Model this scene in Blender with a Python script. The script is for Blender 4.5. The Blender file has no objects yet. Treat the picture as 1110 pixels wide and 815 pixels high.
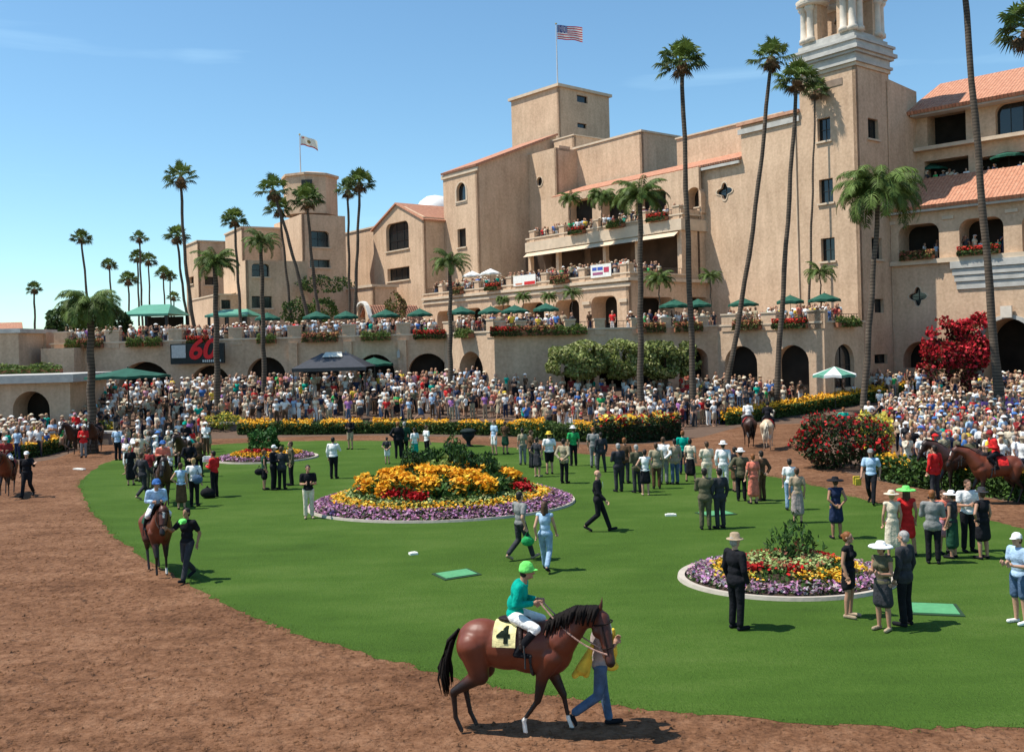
import bpy, bmesh, math, random
import numpy as np
from mathutils import Vector, Matrix
from mathutils.geometry import tessellate_polygon
random.seed(7); RNG = np.random.default_rng(7)
scene = bpy.context.scene
COL = scene.collection
PI = math.pi
F = 1050.0; CX = 555.0; HY = 376.0; RHO = math.radians(1.5); CH = 5.5
cR, sR = math.cos(RHO), math.sin(RHO)

# ---------- picture <-> place ----------
def ray(px, py):
    u = (px-CX)/F; v = (HY-py)/F
    return u*cR+v*sR, -u*sR+v*cR          # X/Y , (Z-CH)/Y
def P(px, py, Y):
    x, z = ray(px, py); return Vector((x*Y, Y, CH+z*Y))
def hz(X, Y):
    m = 2.2-1.1*min(1, max(0, (X-8)/18))
    t = min(1, max(0, (Y-63)/14.0)); t = t*t*(3-2*t)
    return m*t
def G(px, py, z=0.0):
    x, zz = ray(px, py)
    Y = (z-CH)/zz; return Vector((x*Y, Y, z))
def Gt(px, py):
    z = 0.0
    for _ in range(12):
        p = G(px, py, z)
        if p.y < 0 or p.y > 120: p.y = 120
        z = 0.5*z+0.5*hz(p.x, p.y)
    return p
def along(P0, d, px, z):
    u = (px-CX)/F; k = (z-CH)*sR
    return (u*P0[1]+k-P0[0]*cR)/(d[0]*cR-u*d[1])
def zat(p, py):
    return ((HY-py)/F-(p[0]/p[1])*sR)/cR*p[1]+CH
def proj(p):
    x = p[0]/p[1]; z = (p[2]-CH)/p[1]
    return CX+F*(x*cR-z*sR), HY-F*(x*sR+z*cR)

# ---------- object bookkeeping ----------
def tag(o, label=None, cat=None, group=None, kind=None):
    if label:
        if len(label.split())>16: print('LONG',len(label.split()),label)
        o['label'] = label
    if cat: o['category'] = cat
    if group: o['group'] = group
    if kind: o['kind'] = kind
    return o
def empty(name, loc=(0,0,0), rz=0, label=None, cat=None, group=None):
    o = bpy.data.objects.new(name, None); COL.objects.link(o)
    o.location = loc; o.rotation_euler = (0,0,rz); o.empty_display_size = .2
    return tag(o, label, cat, group)
def link(name, mesh, parent=None, loc=None, rz=0):
    o = bpy.data.objects.new(name, mesh); COL.objects.link(o)
    if parent is not None: o.parent = parent
    if loc is not None: o.location = loc
    if rz: o.rotation_euler = (0,0,rz)
    return o
def copy_tree(o, parent=None):
    c = o.copy(); COL.objects.link(c); c.parent = parent
    for ch in list(o.children): copy_tree(ch, c)
    return c

# ---------- materials ----------
_m = {}
def lin(c):
    return tuple(((v/255)/12.92 if v/255 <= .04045 else (((v/255)+.055)/1.055)**2.4) for v in c)
def mat(name, col, rough=.8, var=.18, scale=6.0, bump=0.0, bscale=None, spec=.3, metal=0, col2=None, coat=0):
    if name in _m: return _m[name]
    m = bpy.data.materials.new(name); m.use_nodes = True; nt = m.node_tree; N = nt.nodes; L = nt.links
    b = N['Principled BSDF']; b.inputs['Roughness'].default_value = rough
    b.inputs['Specular IOR Level'].default_value = spec; b.inputs['Metallic'].default_value = metal
    tc = N.new('ShaderNodeTexCoord'); n = N.new('ShaderNodeTexNoise'); n.inputs['Scale'].default_value = scale
    n.inputs['Detail'].default_value = 5; L.new(tc.outputs['Object'], n.inputs['Vector'])
    r = N.new('ShaderNodeMapRange'); r.inputs['From Min'].default_value=.3; r.inputs['From Max'].default_value=.7
    L.new(n.outputs['Fac'], r.inputs['Value'])
    mx = N.new('ShaderNodeMix'); mx.data_type='RGBA'
    c2 = col2 if col2 else tuple(min(1,v*(1+var)) for v in col)
    c1 = col if col2 else tuple(v*(1-var) for v in col)
    mx.inputs[6].default_value = (*c1,1); mx.inputs[7].default_value = (*c2,1)
    L.new(r.outputs['Result'], mx.inputs[0]); L.new(mx.outputs[2], b.inputs['Base Color'])
    if coat: b.inputs['Coat Weight'].default_value = coat
    if bump:
        n2 = N.new('ShaderNodeTexNoise'); n2.inputs['Scale'].default_value = bscale or scale*4; n2.inputs['Detail'].default_value=4
        L.new(tc.outputs['Object'], n2.inputs['Vector'])
        bp = N.new('ShaderNodeBump'); bp.inputs['Strength'].default_value = min(1,bump); bp.inputs['Distance'].default_value=.03*max(1,bump)
        L.new(n2.outputs['Fac'], bp.inputs['Height']); L.new(bp.outputs['Normal'], b.inputs['Normal'])
    _m[name] = m; return m

def stucco():
    m = bpy.data.materials.new('sand_stucco'); m.use_nodes=True; nt=m.node_tree; N=nt.nodes; L=nt.links
    b=N['Principled BSDF']; b.inputs['Roughness'].default_value=.92; b.inputs['Specular IOR Level'].default_value=.15
    g=N.new('ShaderNodeNewGeometry')
    n=N.new('ShaderNodeTexNoise'); n.inputs['Scale'].default_value=.35; n.inputs['Detail'].default_value=6; L.new(g.outputs['Position'],n.inputs['Vector'])
    mp=N.new('ShaderNodeMapping'); mp.inputs['Scale'].default_value=(1.6,1.6,.22); L.new(g.outputs['Position'],mp.inputs['Vector'])
    n3=N.new('ShaderNodeTexNoise'); n3.inputs['Scale'].default_value=1.1; n3.inputs['Detail'].default_value=6; L.new(mp.outputs['Vector'],n3.inputs['Vector'])
    n2=N.new('ShaderNodeTexNoise'); n2.inputs['Scale'].default_value=4.5; n2.inputs['Detail'].default_value=4; L.new(g.outputs['Position'],n2.inputs['Vector'])
    cr=N.new('ShaderNodeValToRGB'); e=cr.color_ramp.elements
    e[0].position=.3; e[0].color=(.40,.265,.17,1); e[1].position=.64; e[1].color=(.70,.495,.335,1)
    ad=N.new('ShaderNodeMath'); ad.operation='MULTIPLY_ADD'; ad.inputs[1].default_value=.36
    L.new(n2.outputs['Fac'],ad.inputs[0]); 
    m2=N.new('ShaderNodeMath'); m2.operation='MULTIPLY_ADD'; m2.inputs[1].default_value=.34; L.new(n.outputs['Fac'],m2.inputs[0])
    m3=N.new('ShaderNodeMath'); m3.operation='MULTIPLY'; m3.inputs[1].default_value=.30; L.new(n3.outputs['Fac'],m3.inputs[0])
    L.new(m3.outputs[0],m2.inputs[2]); L.new(m2.outputs[0],ad.inputs[2])
    L.new(ad.outputs[0],cr.inputs['Fac']); L.new(cr.outputs['Color'],b.inputs['Base Color'])
    bp=N.new('ShaderNodeBump'); bp.inputs['Strength'].default_value=.5; bp.inputs['Distance'].default_value=.03
    nn=N.new('ShaderNodeTexNoise'); nn.inputs['Scale'].default_value=7; nn.inputs['Detail'].default_value=5; L.new(g.outputs['Position'],nn.inputs['Vector'])
    L.new(nn.outputs['Fac'],bp.inputs['Height']); L.new(bp.outputs['Normal'],b.inputs['Normal'])
    return m
M_ST = stucco()
M_COP = mat('cream_coping',(.60,.47,.34),.8,.12,1.5,bump=.3)
M_STONE = mat('grey_cast_stone',(.46,.44,.40),.8,.15,1.5,bump=.4)
M_WSTONE = mat('pale_cast_stone',(.66,.58,.48),.75,.12,2,bump=.3)
M_DARK = mat('interior_shade',(.02,.016,.012),.9,.4,.8)  # near-black colour carrying the shade inside openings and the pavilion
M_INT = mat('slab_shade_wall',(.10,.065,.045),.9,.3,.6)  # wall brown darkened to carry the balcony slab's shade
M_WIN = mat('bronze_window_frame',(.03,.028,.026),.4,.1,3)
M_FLOOR = mat('terrace_paving',(.30,.22,.17),.85,.15,1.0,bump=.2)
def glass_mat():
    m=bpy.data.materials.new('tinted_window_glass'); m.use_nodes=True; b=m.node_tree.nodes['Principled BSDF']
    b.inputs['Base Color'].default_value=(.012,.016,.018,1); b.inputs['Roughness'].default_value=.08; b.inputs['Specular IOR Level'].default_value=.6
    N=m.node_tree.nodes; L=m.node_tree.links
    n=N.new('ShaderNodeTexNoise'); n.inputs['Scale'].default_value=.8; bp=N.new('ShaderNodeBump'); bp.inputs['Strength'].default_value=.1
    L.new(n.outputs['Fac'],bp.inputs['Height']); L.new(bp.outputs['Normal'],b.inputs['Normal']); return m
M_GLASS=glass_mat()
def tile_mat():
    m=bpy.data.materials.new('terracotta_roof_tiles'); m.use_nodes=True; nt=m.node_tree; N=nt.nodes; L=nt.links
    b=N['Principled BSDF']; b.inputs['Roughness'].default_value=.85
    uv=N.new('ShaderNodeUVMap'); uv.uv_map='UVMap'
    w=N.new('ShaderNodeTexWave'); w.wave_type='BANDS'; w.bands_direction='X'; w.inputs['Scale'].default_value=1.1; w.inputs['Distortion'].default_value=.6; L.new(uv.outputs['UV'],w.inputs['Vector'])
    w2=N.new('ShaderNodeTexWave'); w2.wave_type='BANDS'; w2.bands_direction='Y'; w2.wave_profile='SAW'; w2.inputs['Scale'].default_value=.8; w2.inputs['Distortion'].default_value=.4; L.new(uv.outputs['UV'],w2.inputs['Vector'])
    n=N.new('ShaderNodeTexNoise'); n.inputs['Scale'].default_value=2.6; n.inputs['Detail'].default_value=6; n.inputs['Roughness'].default_value=.7; L.new(uv.outputs['UV'],n.inputs['Vector'])
    cr=N.new('ShaderNodeValToRGB'); e=cr.color_ramp.elements
    e[0].position=.3; e[0].color=(.36,.13,.07,1); e[1].position=.7; e[1].color=(.62,.31,.19,1)
    L.new(n.outputs['Fac'],cr.inputs['Fac']); L.new(cr.outputs['Color'],b.inputs['Base Color'])
    a=N.new('ShaderNodeMath'); a.operation='ADD'; L.new(w.outputs['Fac'],a.inputs[0]); L.new(w2.outputs['Fac'],a.inputs[1])
    bp=N.new('ShaderNodeBump'); bp.inputs['Strength'].default_value=.9; bp.inputs['Distance'].default_value=.08
    L.new(a.outputs[0],bp.inputs['Height']); L.new(bp.outputs['Normal'],b.inputs['Normal']); return m
M_TILE=tile_mat()

# ---------- mesh builder ----------
class MB:
    def __init__(s): s.v=[]; s.f=[]; s.mi=[]; s.uv=None
    def add(s, vs, fs, mi=0):
        o=len(s.v); s.v += [tuple(v) for v in vs]; s.f += [tuple(i+o for i in f) for f in fs]; s.mi += [mi]*len(fs)
    def box(s, x0,y0,z0,x1,y1,z1, M=None, mi=0):
        vs=[Vector((x,y,z)) for z in (z0,z1) for y in (y0,y1) for x in (x0,x1)]
        if M is not None: vs=[M@v for v in vs]
        s.add(vs,[(0,2,3,1),(4,5,7,6),(0,1,5,4),(2,6,7,3),(0,4,6,2),(1,3,7,5)],mi)
    def prism(s, poly, z0, z1, mi=0, cap=True):
        n=len(poly); vs=[(p[0],p[1],z0 if not callable(z0) else z0(p)) for p in poly]+[(p[0],p[1],z1 if not callable(z1) else z1(p)) for p in poly]
        fs=[(i,(i+1)%n,n+(i+1)%n,n+i) for i in range(n)]
        if cap: fs+= [tuple(range(n,2*n)), tuple(reversed(range(n)))]
        s.add(vs,fs,mi)
    def tube(s, pts, rs, seg=8, mi=0, cap=True):
        pts=[Vector(p) for p in pts]; n=len(pts)
        if not hasattr(rs,'__len__'): rs=[rs]*n
        vs=[]; 
        for i,p in enumerate(pts):
            t=(pts[min(i+1,n-1)]-pts[max(i-1,0)]).normalized()
            a=Vector((0,0,1)) if abs(t.z)<.9 else Vector((1,0,0))
            u=t.cross(a).normalized(); w=t.cross(u)
            for k in range(seg):
                an=2*PI*k/seg; vs.append(p+(u*math.cos(an)+w*math.sin(an))*rs[i])
        fs=[(i*seg+k,i*seg+(k+1)%seg,(i+1)*seg+(k+1)%seg,(i+1)*seg+k) for i in range(n-1) for k in range(seg)]
        if cap: fs+=[tuple(reversed(range(seg))), tuple(range((n-1)*seg,n*seg))]
        s.add(vs,fs,mi)
    def lathe(s, prof, seg=16, c=(0,0,0), mi=0):
        vs=[]; 
        for r,z in prof:
            for k in range(seg):
                a=2*PI*k/seg; vs.append((c[0]+r*math.cos(a),c[1]+r*math.sin(a),c[2]+z))
        n=len(prof)
        fs=[(i*seg+k,i*seg+(k+1)%seg,(i+1)*seg+(k+1)%seg,(i+1)*seg+k) for i in range(n-1) for k in range(seg)]
        fs+=[tuple(reversed(range(seg))), tuple(range((n-1)*seg,n*seg))]
        s.add(vs,fs,mi)
    def mesh(s, name, mats, smooth=False):
        me=bpy.data.meshes.new(name); me.from_pydata(s.v,[],s.f)
        if not isinstance(mats,(list,tuple)): mats=[mats]
        for m in mats: me.materials.append(m)
        if len(mats)>1: me.polygons.foreach_set('material_index', s.mi)
        if smooth: me.polygons.foreach_set('use_smooth',[True]*len(me.polygons))
        if s.uv is not None:
            u=me.uv_layers.new(name='UVMap'); 
            for p in me.polygons:
                for li in p.loop_indices: u.data[li].uv=s.uv[me.loops[li].vertex_index]
        me.update(); return me
    def obj(s, name, mats, parent=None, smooth=False, **k):
        return link(name, s.mesh(name,mats,smooth), parent, **k)

def np_mesh(name, V, Fq, mats, colors=None, smooth=False):
    """V (n,3), Fq (m,k) same-size faces"""
    me=bpy.data.meshes.new(name); V=np.asarray(V,dtype=np.float32); Fq=np.asarray(Fq,dtype=np.int32); k=Fq.shape[1]
    me.vertices.add(len(V)); me.vertices.foreach_set('co',V.ravel())
    me.loops.add(Fq.size); me.loops.foreach_set('vertex_index',Fq.ravel())
    me.polygons.add(len(Fq)); me.polygons.foreach_set('loop_start',np.arange(0,Fq.size,k,dtype=np.int32))
    me.polygons.foreach_set('loop_total',np.full(len(Fq),k,dtype=np.int32))
    if not isinstance(mats,(list,tuple)): mats=[mats]
    for m in mats: me.materials.append(m)
    if colors is not None:
        ca=me.color_attributes.new('Col','FLOAT_COLOR','POINT')
        c=np.ones((len(V),4),dtype=np.float32); c[:,:3]=colors; ca.data.foreach_set('color',c.ravel())
    if smooth: me.polygons.foreach_set('use_smooth',np.ones(len(Fq),dtype=bool))
    me.update(calc_edges=True); me.validate(); return me
def vcol_mat(name, rough=.8, trans=0.0, spec=.2):
    if name in _m: return _m[name]
    m=bpy.data.materials.new(name); m.use_nodes=True; N=m.node_tree.nodes; L=m.node_tree.links; b=N['Principled BSDF']
    a=N.new('ShaderNodeAttribute'); a.attribute_name='Col'; b.inputs['Roughness'].default_value=rough; b.inputs['Specular IOR Level'].default_value=spec
    L.new(a.outputs['Color'],b.inputs['Base Color'])
    if trans:
        t=N.new('ShaderNodeBsdfTranslucent'); L.new(a.outputs['Color'],t.inputs['Color'])
        mx=N.new('ShaderNodeMixShader'); mx.inputs[0].default_value=trans; out=N['Material Output']
        L.new(b.outputs[0],mx.inputs[1]); L.new(t.outputs[0],mx.inputs[2]); L.new(mx.outputs[0],out.inputs['Surface'])
    _m[name]=m; return m
M_LEAF=vcol_mat('leaf_foliage',.6,.25); M_PETAL=vcol_mat('flower_petals',.7,.2); M_CLOTH=vcol_mat('crowd_clothing_and_skin',.85)
def leaves(pts, size, cols, up=.3, aspect=.6, rng=RNG, nrm=None):
    """little quads: pts (n,3), size scalar/array, cols (n,3) -> V,F,C"""
    n=len(pts); pts=np.asarray(pts); size=np.broadcast_to(size,(n,))[:,None]
    d=rng.normal(size=(n,3)); 
    if nrm is not None: d=d*.6+nrm
    d/=np.linalg.norm(d,axis=1)[:,None]
    e=rng.normal(size=(n,3)); e[:,2]+=up; e-=d*(e*d).sum(1)[:,None]; e/=np.linalg.norm(e,axis=1)[:,None]
    w=np.cross(d,e)*aspect
    V=np.stack([pts-e*size, pts+w*size, pts+e*size, pts-w*size],1).reshape(-1,3)
    Fq=np.arange(4*n).reshape(n,4); C=np.repeat(np.asarray(cols),4,axis=0)
    return V,Fq,C
def joinq(parts):
    o=0; Vs=[];Fs=[];Cs=[]
    for V,Fq,C in parts:
        Vs.append(V); Fs.append(Fq+o); Cs.append(C); o+=len(V)
    return np.concatenate(Vs),np.concatenate(Fs),np.concatenate(Cs)
def colvar(base, n, v=.3, rng=RNG, hue=.08):
    b=np.array(base)[None,:]; k=1+v*rng.uniform(-1,1,(n,1)); h=1+hue*rng.normal(size=(n,3)); return np.clip(b*k*h,0.001,1)

# ---------- camera, light, world ----------
cam=bpy.data.cameras.new('camera'); co=bpy.data.objects.new('camera',cam); COL.objects.link(co)
cam.sensor_width=36; cam.lens=36*F/1110; cam.shift_y=-(407.5-HY)/1110; cam.clip_end=6000; cam.clip_start=.1
co.matrix_world=Matrix(((cR,sR,0,0),(0,0,-1,0),(-sR,cR,0,CH),(0,0,0,1)))
scene.camera=co
SUN_EL=math.radians(61)
sh=Vector((-1,-.05,0)).normalized(); S=Vector((sh.x*math.cos(SUN_EL),sh.y*math.cos(SUN_EL),math.sin(SUN_EL)))
sl=bpy.data.lights.new('sun','SUN'); sl.energy=5.0; sl.angle=math.radians(.5); sl.color=(1,.95,.86)
so=bpy.data.objects.new('sun',sl); COL.objects.link(so); so.rotation_euler=S.to_track_quat('Z','Y').to_euler(); so.location=(-30,0,60)
w=bpy.data.worlds.new('World'); scene.world=w; w.use_nodes=True; N=w.node_tree.nodes; L=w.node_tree.links
bg=N['Background']; sky=N.new('ShaderNodeTexSky'); sky.sky_type='NISHITA'; sky.sun_disc=False
sky.sun_elevation=SUN_EL; sky.sun_rotation=math.atan2(sh.x,sh.y); sky.air_density=1.0; sky.dust_density=.15; sky.ozone_density=1.0
tc=N.new('ShaderNodeTexCoord'); mp=N.new('ShaderNodeMapping'); mp.inputs['Scale'].default_value=(1.2,1.2,9); L.new(tc.outputs['Generated'],mp.inputs['Vector'])
n=N.new('ShaderNodeTexNoise'); n.inputs['Scale'].default_value=1.7; n.inputs['Detail'].default_value=5; n.inputs['Distortion'].default_value=.4; L.new(mp.outputs['Vector'],n.inputs['Vector'])
mr=N.new('ShaderNodeMapRange'); mr.inputs['From Min'].default_value=.60; mr.inputs['From Max'].default_value=.85; mr.inputs['To Max'].default_value=.28; L.new(n.outputs['Fac'],mr.inputs['Value'])
mx=N.new('ShaderNodeMix'); mx.data_type='RGBA'; L.new(mr.outputs['Result'],mx.inputs[0]); L.new(sky.outputs['Color'],mx.inputs[6]); mx.inputs[7].default_value=(9,9.5,10,1)
tn=N.new('ShaderNodeMix'); tn.data_type='RGBA'; tn.blend_type='MULTIPLY'; tn.inputs[0].default_value=1; tn.inputs[7].default_value=(1.14,1.5,1.58,1)
L.new(mx.outputs[2],tn.inputs[6]); L.new(tn.outputs[2],bg.inputs['Color']); bg.inputs['Strength'].default_value=.085
scene.view_settings.view_transform='Standard'; scene.view_settings.look='None'; scene.view_settings.gamma=1; scene.view_settings.exposure=.33
scene.render.resolution_x=1024; scene.render.resolution_y=751; scene.render.engine='CYCLES'
# ---------- ground ----------
def catmull(pts, n=6, closed=False):
    out=[]; N_=len(pts); rng_=range(N_ if closed else N_-1)
    for i in rng_:
        p0,p1,p2,p3=[Vector(pts[(i+k)%N_] if closed else pts[min(max(i+k,0),N_-1)]) for k in (-1,0,1,2)]
        for k in range(n):
            t=k/n; out.append(.5*((2*p1)+(p2-p0)*t+(2*p0-5*p1+4*p2-p3)*t*t+(3*p1-p0-3*p2+p3)*t**3))
    if not closed: out.append(Vector(pts[-1]))
    return out
def sheet(name, poly, z, m, kind='structure'):
    tri=tessellate_polygon([[Vector((p[0],p[1],0)) for p in poly]])
    me=bpy.data.meshes.new(name); me.from_pydata([(p[0],p[1],z) for p in poly],[],[tuple(t) for t in tri]); me.materials.append(m)
    return tag(link(name,me),kind=kind)
def noise_ground(name, cols, scales, bumps, rough=.95, pos=(.3,.7), hoof=False):
    m=bpy.data.materials.new(name); m.use_nodes=True; N=m.node_tree.nodes; L=m.node_tree.links; b=N['Principled BSDF']
    b.inputs['Roughness'].default_value=rough; b.inputs['Specular IOR Level'].default_value=.1
    g=N.new('ShaderNodeNewGeometry'); acc=None
    tot=sum(w_ for _,w_,_ in scales)
    for sc,w_,st in scales:
        mp=N.new('ShaderNodeMapping'); mp.inputs['Scale'].default_value=st; L.new(g.outputs['Position'],mp.inputs['Vector'])
        n=N.new('ShaderNodeTexNoise'); n.inputs['Scale'].default_value=sc; n.inputs['Detail'].default_value=6; n.inputs['Roughness'].default_value=.65; L.new(mp.outputs['Vector'],n.inputs['Vector'])
        a=N.new('ShaderNodeMath'); a.operation='MULTIPLY_ADD'; a.inputs[1].default_value=w_/tot; L.new(n.outputs['Fac'],a.inputs[0])
        if acc is not None: L.new(acc.outputs[0],a.inputs[2])
        else: a.inputs[2].default_value=0
        acc=a
    cr=N.new('ShaderNodeValToRGB'); e=cr.color_ramp.elements
    for i,c in enumerate(cols):
        p=pos[0]+(pos[1]-pos[0])*i/(len(cols)-1)
        if i==0: e[0].position=p; e[0].color=(*c,1)
        elif i==len(cols)-1: e[-1].position=p; e[-1].color=(*c,1)
        else: x=e.new(p); x.color=(*c,1)
    L.new(acc.outputs[0],cr.inputs['Fac']); L.new(cr.outputs['Color'],b.inputs['Base Color'])
    pn=None
    for sc,st,ds in bumps:
        n=N.new('ShaderNodeTexNoise'); n.inputs['Scale'].default_value=sc; n.inputs['Detail'].default_value=5; L.new(g.outputs['Position'],n.inputs['Vector'])
        bp=N.new('ShaderNodeBump'); bp.inputs['Strength'].default_value=st; bp.inputs['Distance'].default_value=ds; L.new(n.outputs['Fac'],bp.inputs['Height'])
        if pn is not None: L.new(pn.outputs['Normal'],bp.inputs['Normal'])
        pn=bp
    if hoof:
        mp=N.new('ShaderNodeMapping'); mp.inputs['Scale'].default_value=(1.7,2.6,1); L.new(g.outputs['Position'],mp.inputs['Vector'])
        wn=N.new('ShaderNodeTexNoise'); wn.inputs['Scale'].default_value=1.5; L.new(g.outputs['Position'],wn.inputs['Vector'])
        va=N.new('ShaderNodeVectorMath'); va.operation='MULTIPLY_ADD'; va.inputs[1].default_value=(1.2,1.2,0); L.new(wn.outputs['Color'],va.inputs[0]); L.new(mp.outputs['Vector'],va.inputs[2])
        v=N.new('ShaderNodeTexVoronoi'); v.inputs['Scale'].default_value=1.6; v.inputs['Randomness'].default_value=1; L.new(va.outputs['Vector'],v.inputs['Vector'])
        r=N.new('ShaderNodeMapRange'); r.inputs['From Min'].default_value=.05; r.inputs['From Max'].default_value=.32; L.new(v.outputs['Distance'],r.inputs['Value'])
        bp=N.new('ShaderNodeBump'); bp.inputs['Strength'].default_value=.8; bp.inputs['Distance'].default_value=.06; L.new(r.outputs['Result'],bp.inputs['Height']); L.new(pn.outputs['Normal'],bp.inputs['Normal']); pn=bp
    if pn is not None: L.new(pn.outputs['Normal'],b.inputs['Normal'])
    return m
M_DIRT=noise_ground('raked_brown_dirt',[(.07,.031,.015),(.160,.076,.039),(.255,.135,.076)],[(.22,1.2,(1,1.6,1)),(1.3,1.3,(.6,1.2,1)),(4.5,1.4,(1,1,1)),(17,1.1,(.6,1,1))],[(3.2,.9,.16),(11,.7,.06),(30,.5,.02)],pos=(.39,.60),hoof=True)
M_GRASS=noise_ground('mown_lawn_grass',[(.036,.074,.010),(.056,.112,.015),(.098,.150,.032)],[(.12,1.8,(1,1.4,1)),(.9,1.1,(.35,1.2,1)),(14,1.0,(1,1,1)),(50,1.0,(1,1,1))],[(45,.9,.04),(14,.6,.03),(5,.3,.04)],pos=(.38,.62))
M_PAVE=noise_ground('brown_paving',[(.09,.058,.042),(.15,.10,.072)],[(.6,1,(1,1,1)),(5,1,(1,1,1))],[(8,.3,.02)])
# the sheet everything stands on, out to the horizon; it rises as low steps under the crowd
xs=[-3000,-800,-250,-120,-80]+[x for x in range(-60,61,3)]+[80,120,250,800,3000]
ys=[-60,-10,0,20,40,55]+[60+1.0*k for k in range(0,24)]+[90,100,130,200,500,1500,5000]
V=[(x,y,hz(x,y)-.004) for y in ys for x in xs]; nx=len(xs)
Fc=[(j*nx+i,j*nx+i+1,(j+1)*nx+i+1,(j+1)*nx+i) for j in range(len(ys)-1) for i in range(nx-1)]
me=bpy.data.meshes.new('ground'); me.from_pydata(V,[],Fc); me.materials.append(M_PAVE); tag(link('ground',me),kind='structure')
far=[(-90,60)]+[(G(*p).x,G(*p).y) for p in [(-60,512),(0,507),(60,497),(112,478),(128,478),(140,470),(225,467),(262,473),(400,472),(560,474),(600,480),(640,482),(700,481),(760,474),(800,463),(861,455),(885,458),(890,470),(880,488),(905,508),(940,519),(1000,530),(1060,538),(1110,547),(1250,580),(1500,650)]]
dirt=[(p[0],p[1]) for p in far]+[(60,-20),(-90,-20)]
sheet('dirt_track',dirt,.004,M_DIRT)
gp=[G(*p) for p in [(89,522),(93,545),(110,570),(145,598),(200,631),(260,662),(300,680),(400,711),(500,737),(600,754),(700,768),(900,785),(1110,789),(1400,788),(1700,760),(1500,680),(1300,622),(1110,574),(1040,556),(960,547),(900,531),(850,519),(800,512),(740,503),(680,497),(600,489),(540,484),(480,480),(420,478),(330,478),(270,480),(210,484),(150,493),(110,504)]]
lawn=catmull([(p.x,p.y,0) for p in gp],14,True)
random.seed(3)
lawn=[(p.x+.09*random.uniform(-1,1)+.05*math.sin(p.x*1.3+p.y),p.y+.09*random.uniform(-1,1)+.04*math.sin(p.x*2.1)) for p in lawn]
sheet('lawn',lawn,.008,M_GRASS)
# ragged grass fringe where the turf meets the dirt and loose blades over the lawn
def in_poly(x,y,poly):
    c=False; n=len(poly); j=n-1
    for i in range(n):
        xi,yi=poly[i]; xj,yj=poly[j]
        if (yi>y)!=(yj>y) and x<(xj-xi)*(y-yi)/(yj-yi)+xi: c=not c
        j=i
    return c
pts=[]
L_=len(lawn)
for i in range(L_):
    a=lawn[i]; b=lawn[(i+1)%L_]
    if a[1]>45 or a[0]>14: continue
    d=math.hypot(b[0]-a[0],b[1]-a[1])
    for k in range(int(d*90)):
        t=random.random(); pts.append((a[0]+(b[0]-a[0])*t+random.gauss(0,.10),a[1]+(b[1]-a[1])*t+random.gauss(0,.10),.02+random.random()*.03))
k=0
while k<0:
    y=13.5+22*random.random()**1.6; x=random.uniform(-8,15)
    if in_poly(x,y,lawn): pts.append((x,y,.018)); k+=1
pts=np.array(pts); Vq,Fq,Cq=leaves(pts,RNG.uniform(.012,.026,len(pts)),colvar((.078,.138,.020),len(pts),.16,hue=.04),up=2.5,aspect=.25)
tag(link('grass',np_mesh('grass',Vq,Fq,M_LEAF,Cq)),'ragged fringe of grass blades along the edge of the lawn','grass',kind='stuff')
# clods on the dirt
pts=[]
k=0
while k<9000:
    y=11+26*random.random()**1.8; x=random.uniform(-16,9)
    if not in_poly(x,y,lawn): pts.append((x,y,.008)); k+=1
pts=np.array(pts); sz=RNG.uniform(.012,.045,len(pts))
n_=len(pts); oc=np.array([(1,0,0),(0,1,0),(-1,0,0),(0,-1,0),(0,0,.8)]); 
rot=RNG.uniform(0,6.28,n_); cc,ss=np.cos(rot),np.sin(rot)
VV=np.zeros((n_,5,3)); VV[:,:,0]=oc[:,0]*cc[:,None]-oc[:,1]*ss[:,None]; VV[:,:,1]=(oc[:,0]*ss[:,None]+oc[:,1]*cc[:,None])*.8; VV[:,:,2]=oc[:,2]
VV=VV*sz[:,None,None]*RNG.uniform(.7,1.3,(n_,5,1))+pts[:,None,:]
FF=np.array([(0,1,4),(1,2,4),(2,3,4),(3,0,4)])[None]+5*np.arange(n_)[:,None,None]
tag(link('dirt_clods',np_mesh('dirt_clods',VV.reshape(-1,3),FF.reshape(-1,3),M_DIRT)),'loose clods scattered over the brown dirt walking ring','dirt clods',kind='stuff')
# lids and markers in the grass
M_LID=mat('green_plastic_lid',(.09,.30,.13),.6,.1,8); M_LIDD=mat('lid_rim',(.02,.05,.02),.8,.1,8); M_WHITE=mat('white_paint',(.8,.78,.72),.7,.08,4)
for (px,py,w_,d_,rz,lb) in [(495,623,.82,.62,.5,'flat green square cover in the lawn behind the nearest rider'),(1012,661,.85,.75,-.25,'flat green cover in the lawn beside the couple with the white hat'),(776,557,.9,.7,.3,'flat green cover in the lawn near the two men in suits')]:
    g=G(px,py); t=empty('valve_box',(g.x,g.y,.008),rz,lb,'valve box','green covers set in the lawn')
    b=MB(); b.box(-w_/2,-d_/2,0,w_/2,d_/2,.035); b.obj('lid',M_LID,t)
    b=MB(); 
    for x0,y0,x1,y1 in ((-w_/2-.08,-d_/2-.08,w_/2+.08,-d_/2-.005),(-w_/2-.08,d_/2+.005,w_/2+.08,d_/2+.08),(-w_/2-.08,-d_/2-.004,-w_/2-.005,d_/2+.004),(w_/2+.005,-d_/2-.004,w_/2+.08,d_/2+.004)): b.box(x0,y0,0,x1,y1,.02)
    b.obj('rim',M_LIDD,t)
for (px,py,w_,rz,lb) in [(86,509,.75,-.5,'pale slab lying on the dirt at the left end of the lawn'),(727,559,.34,0,'small pale bar in the grass left of the grey suited man'),(448,601,.22,.4,'small pale chip in the grass below the large flower bed')]:
    g=G(px,py); b=MB(); b.box(-w_/2,-.09,0,w_/2,.09,.05); b.box(-w_*.3,-.05,.05,w_*.3,.05,.07)
    o=b.obj('ground_marker',M_WHITE,loc=(g.x,g.y,.008),rz=rz); tag(o,lb,'ground marker')

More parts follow.
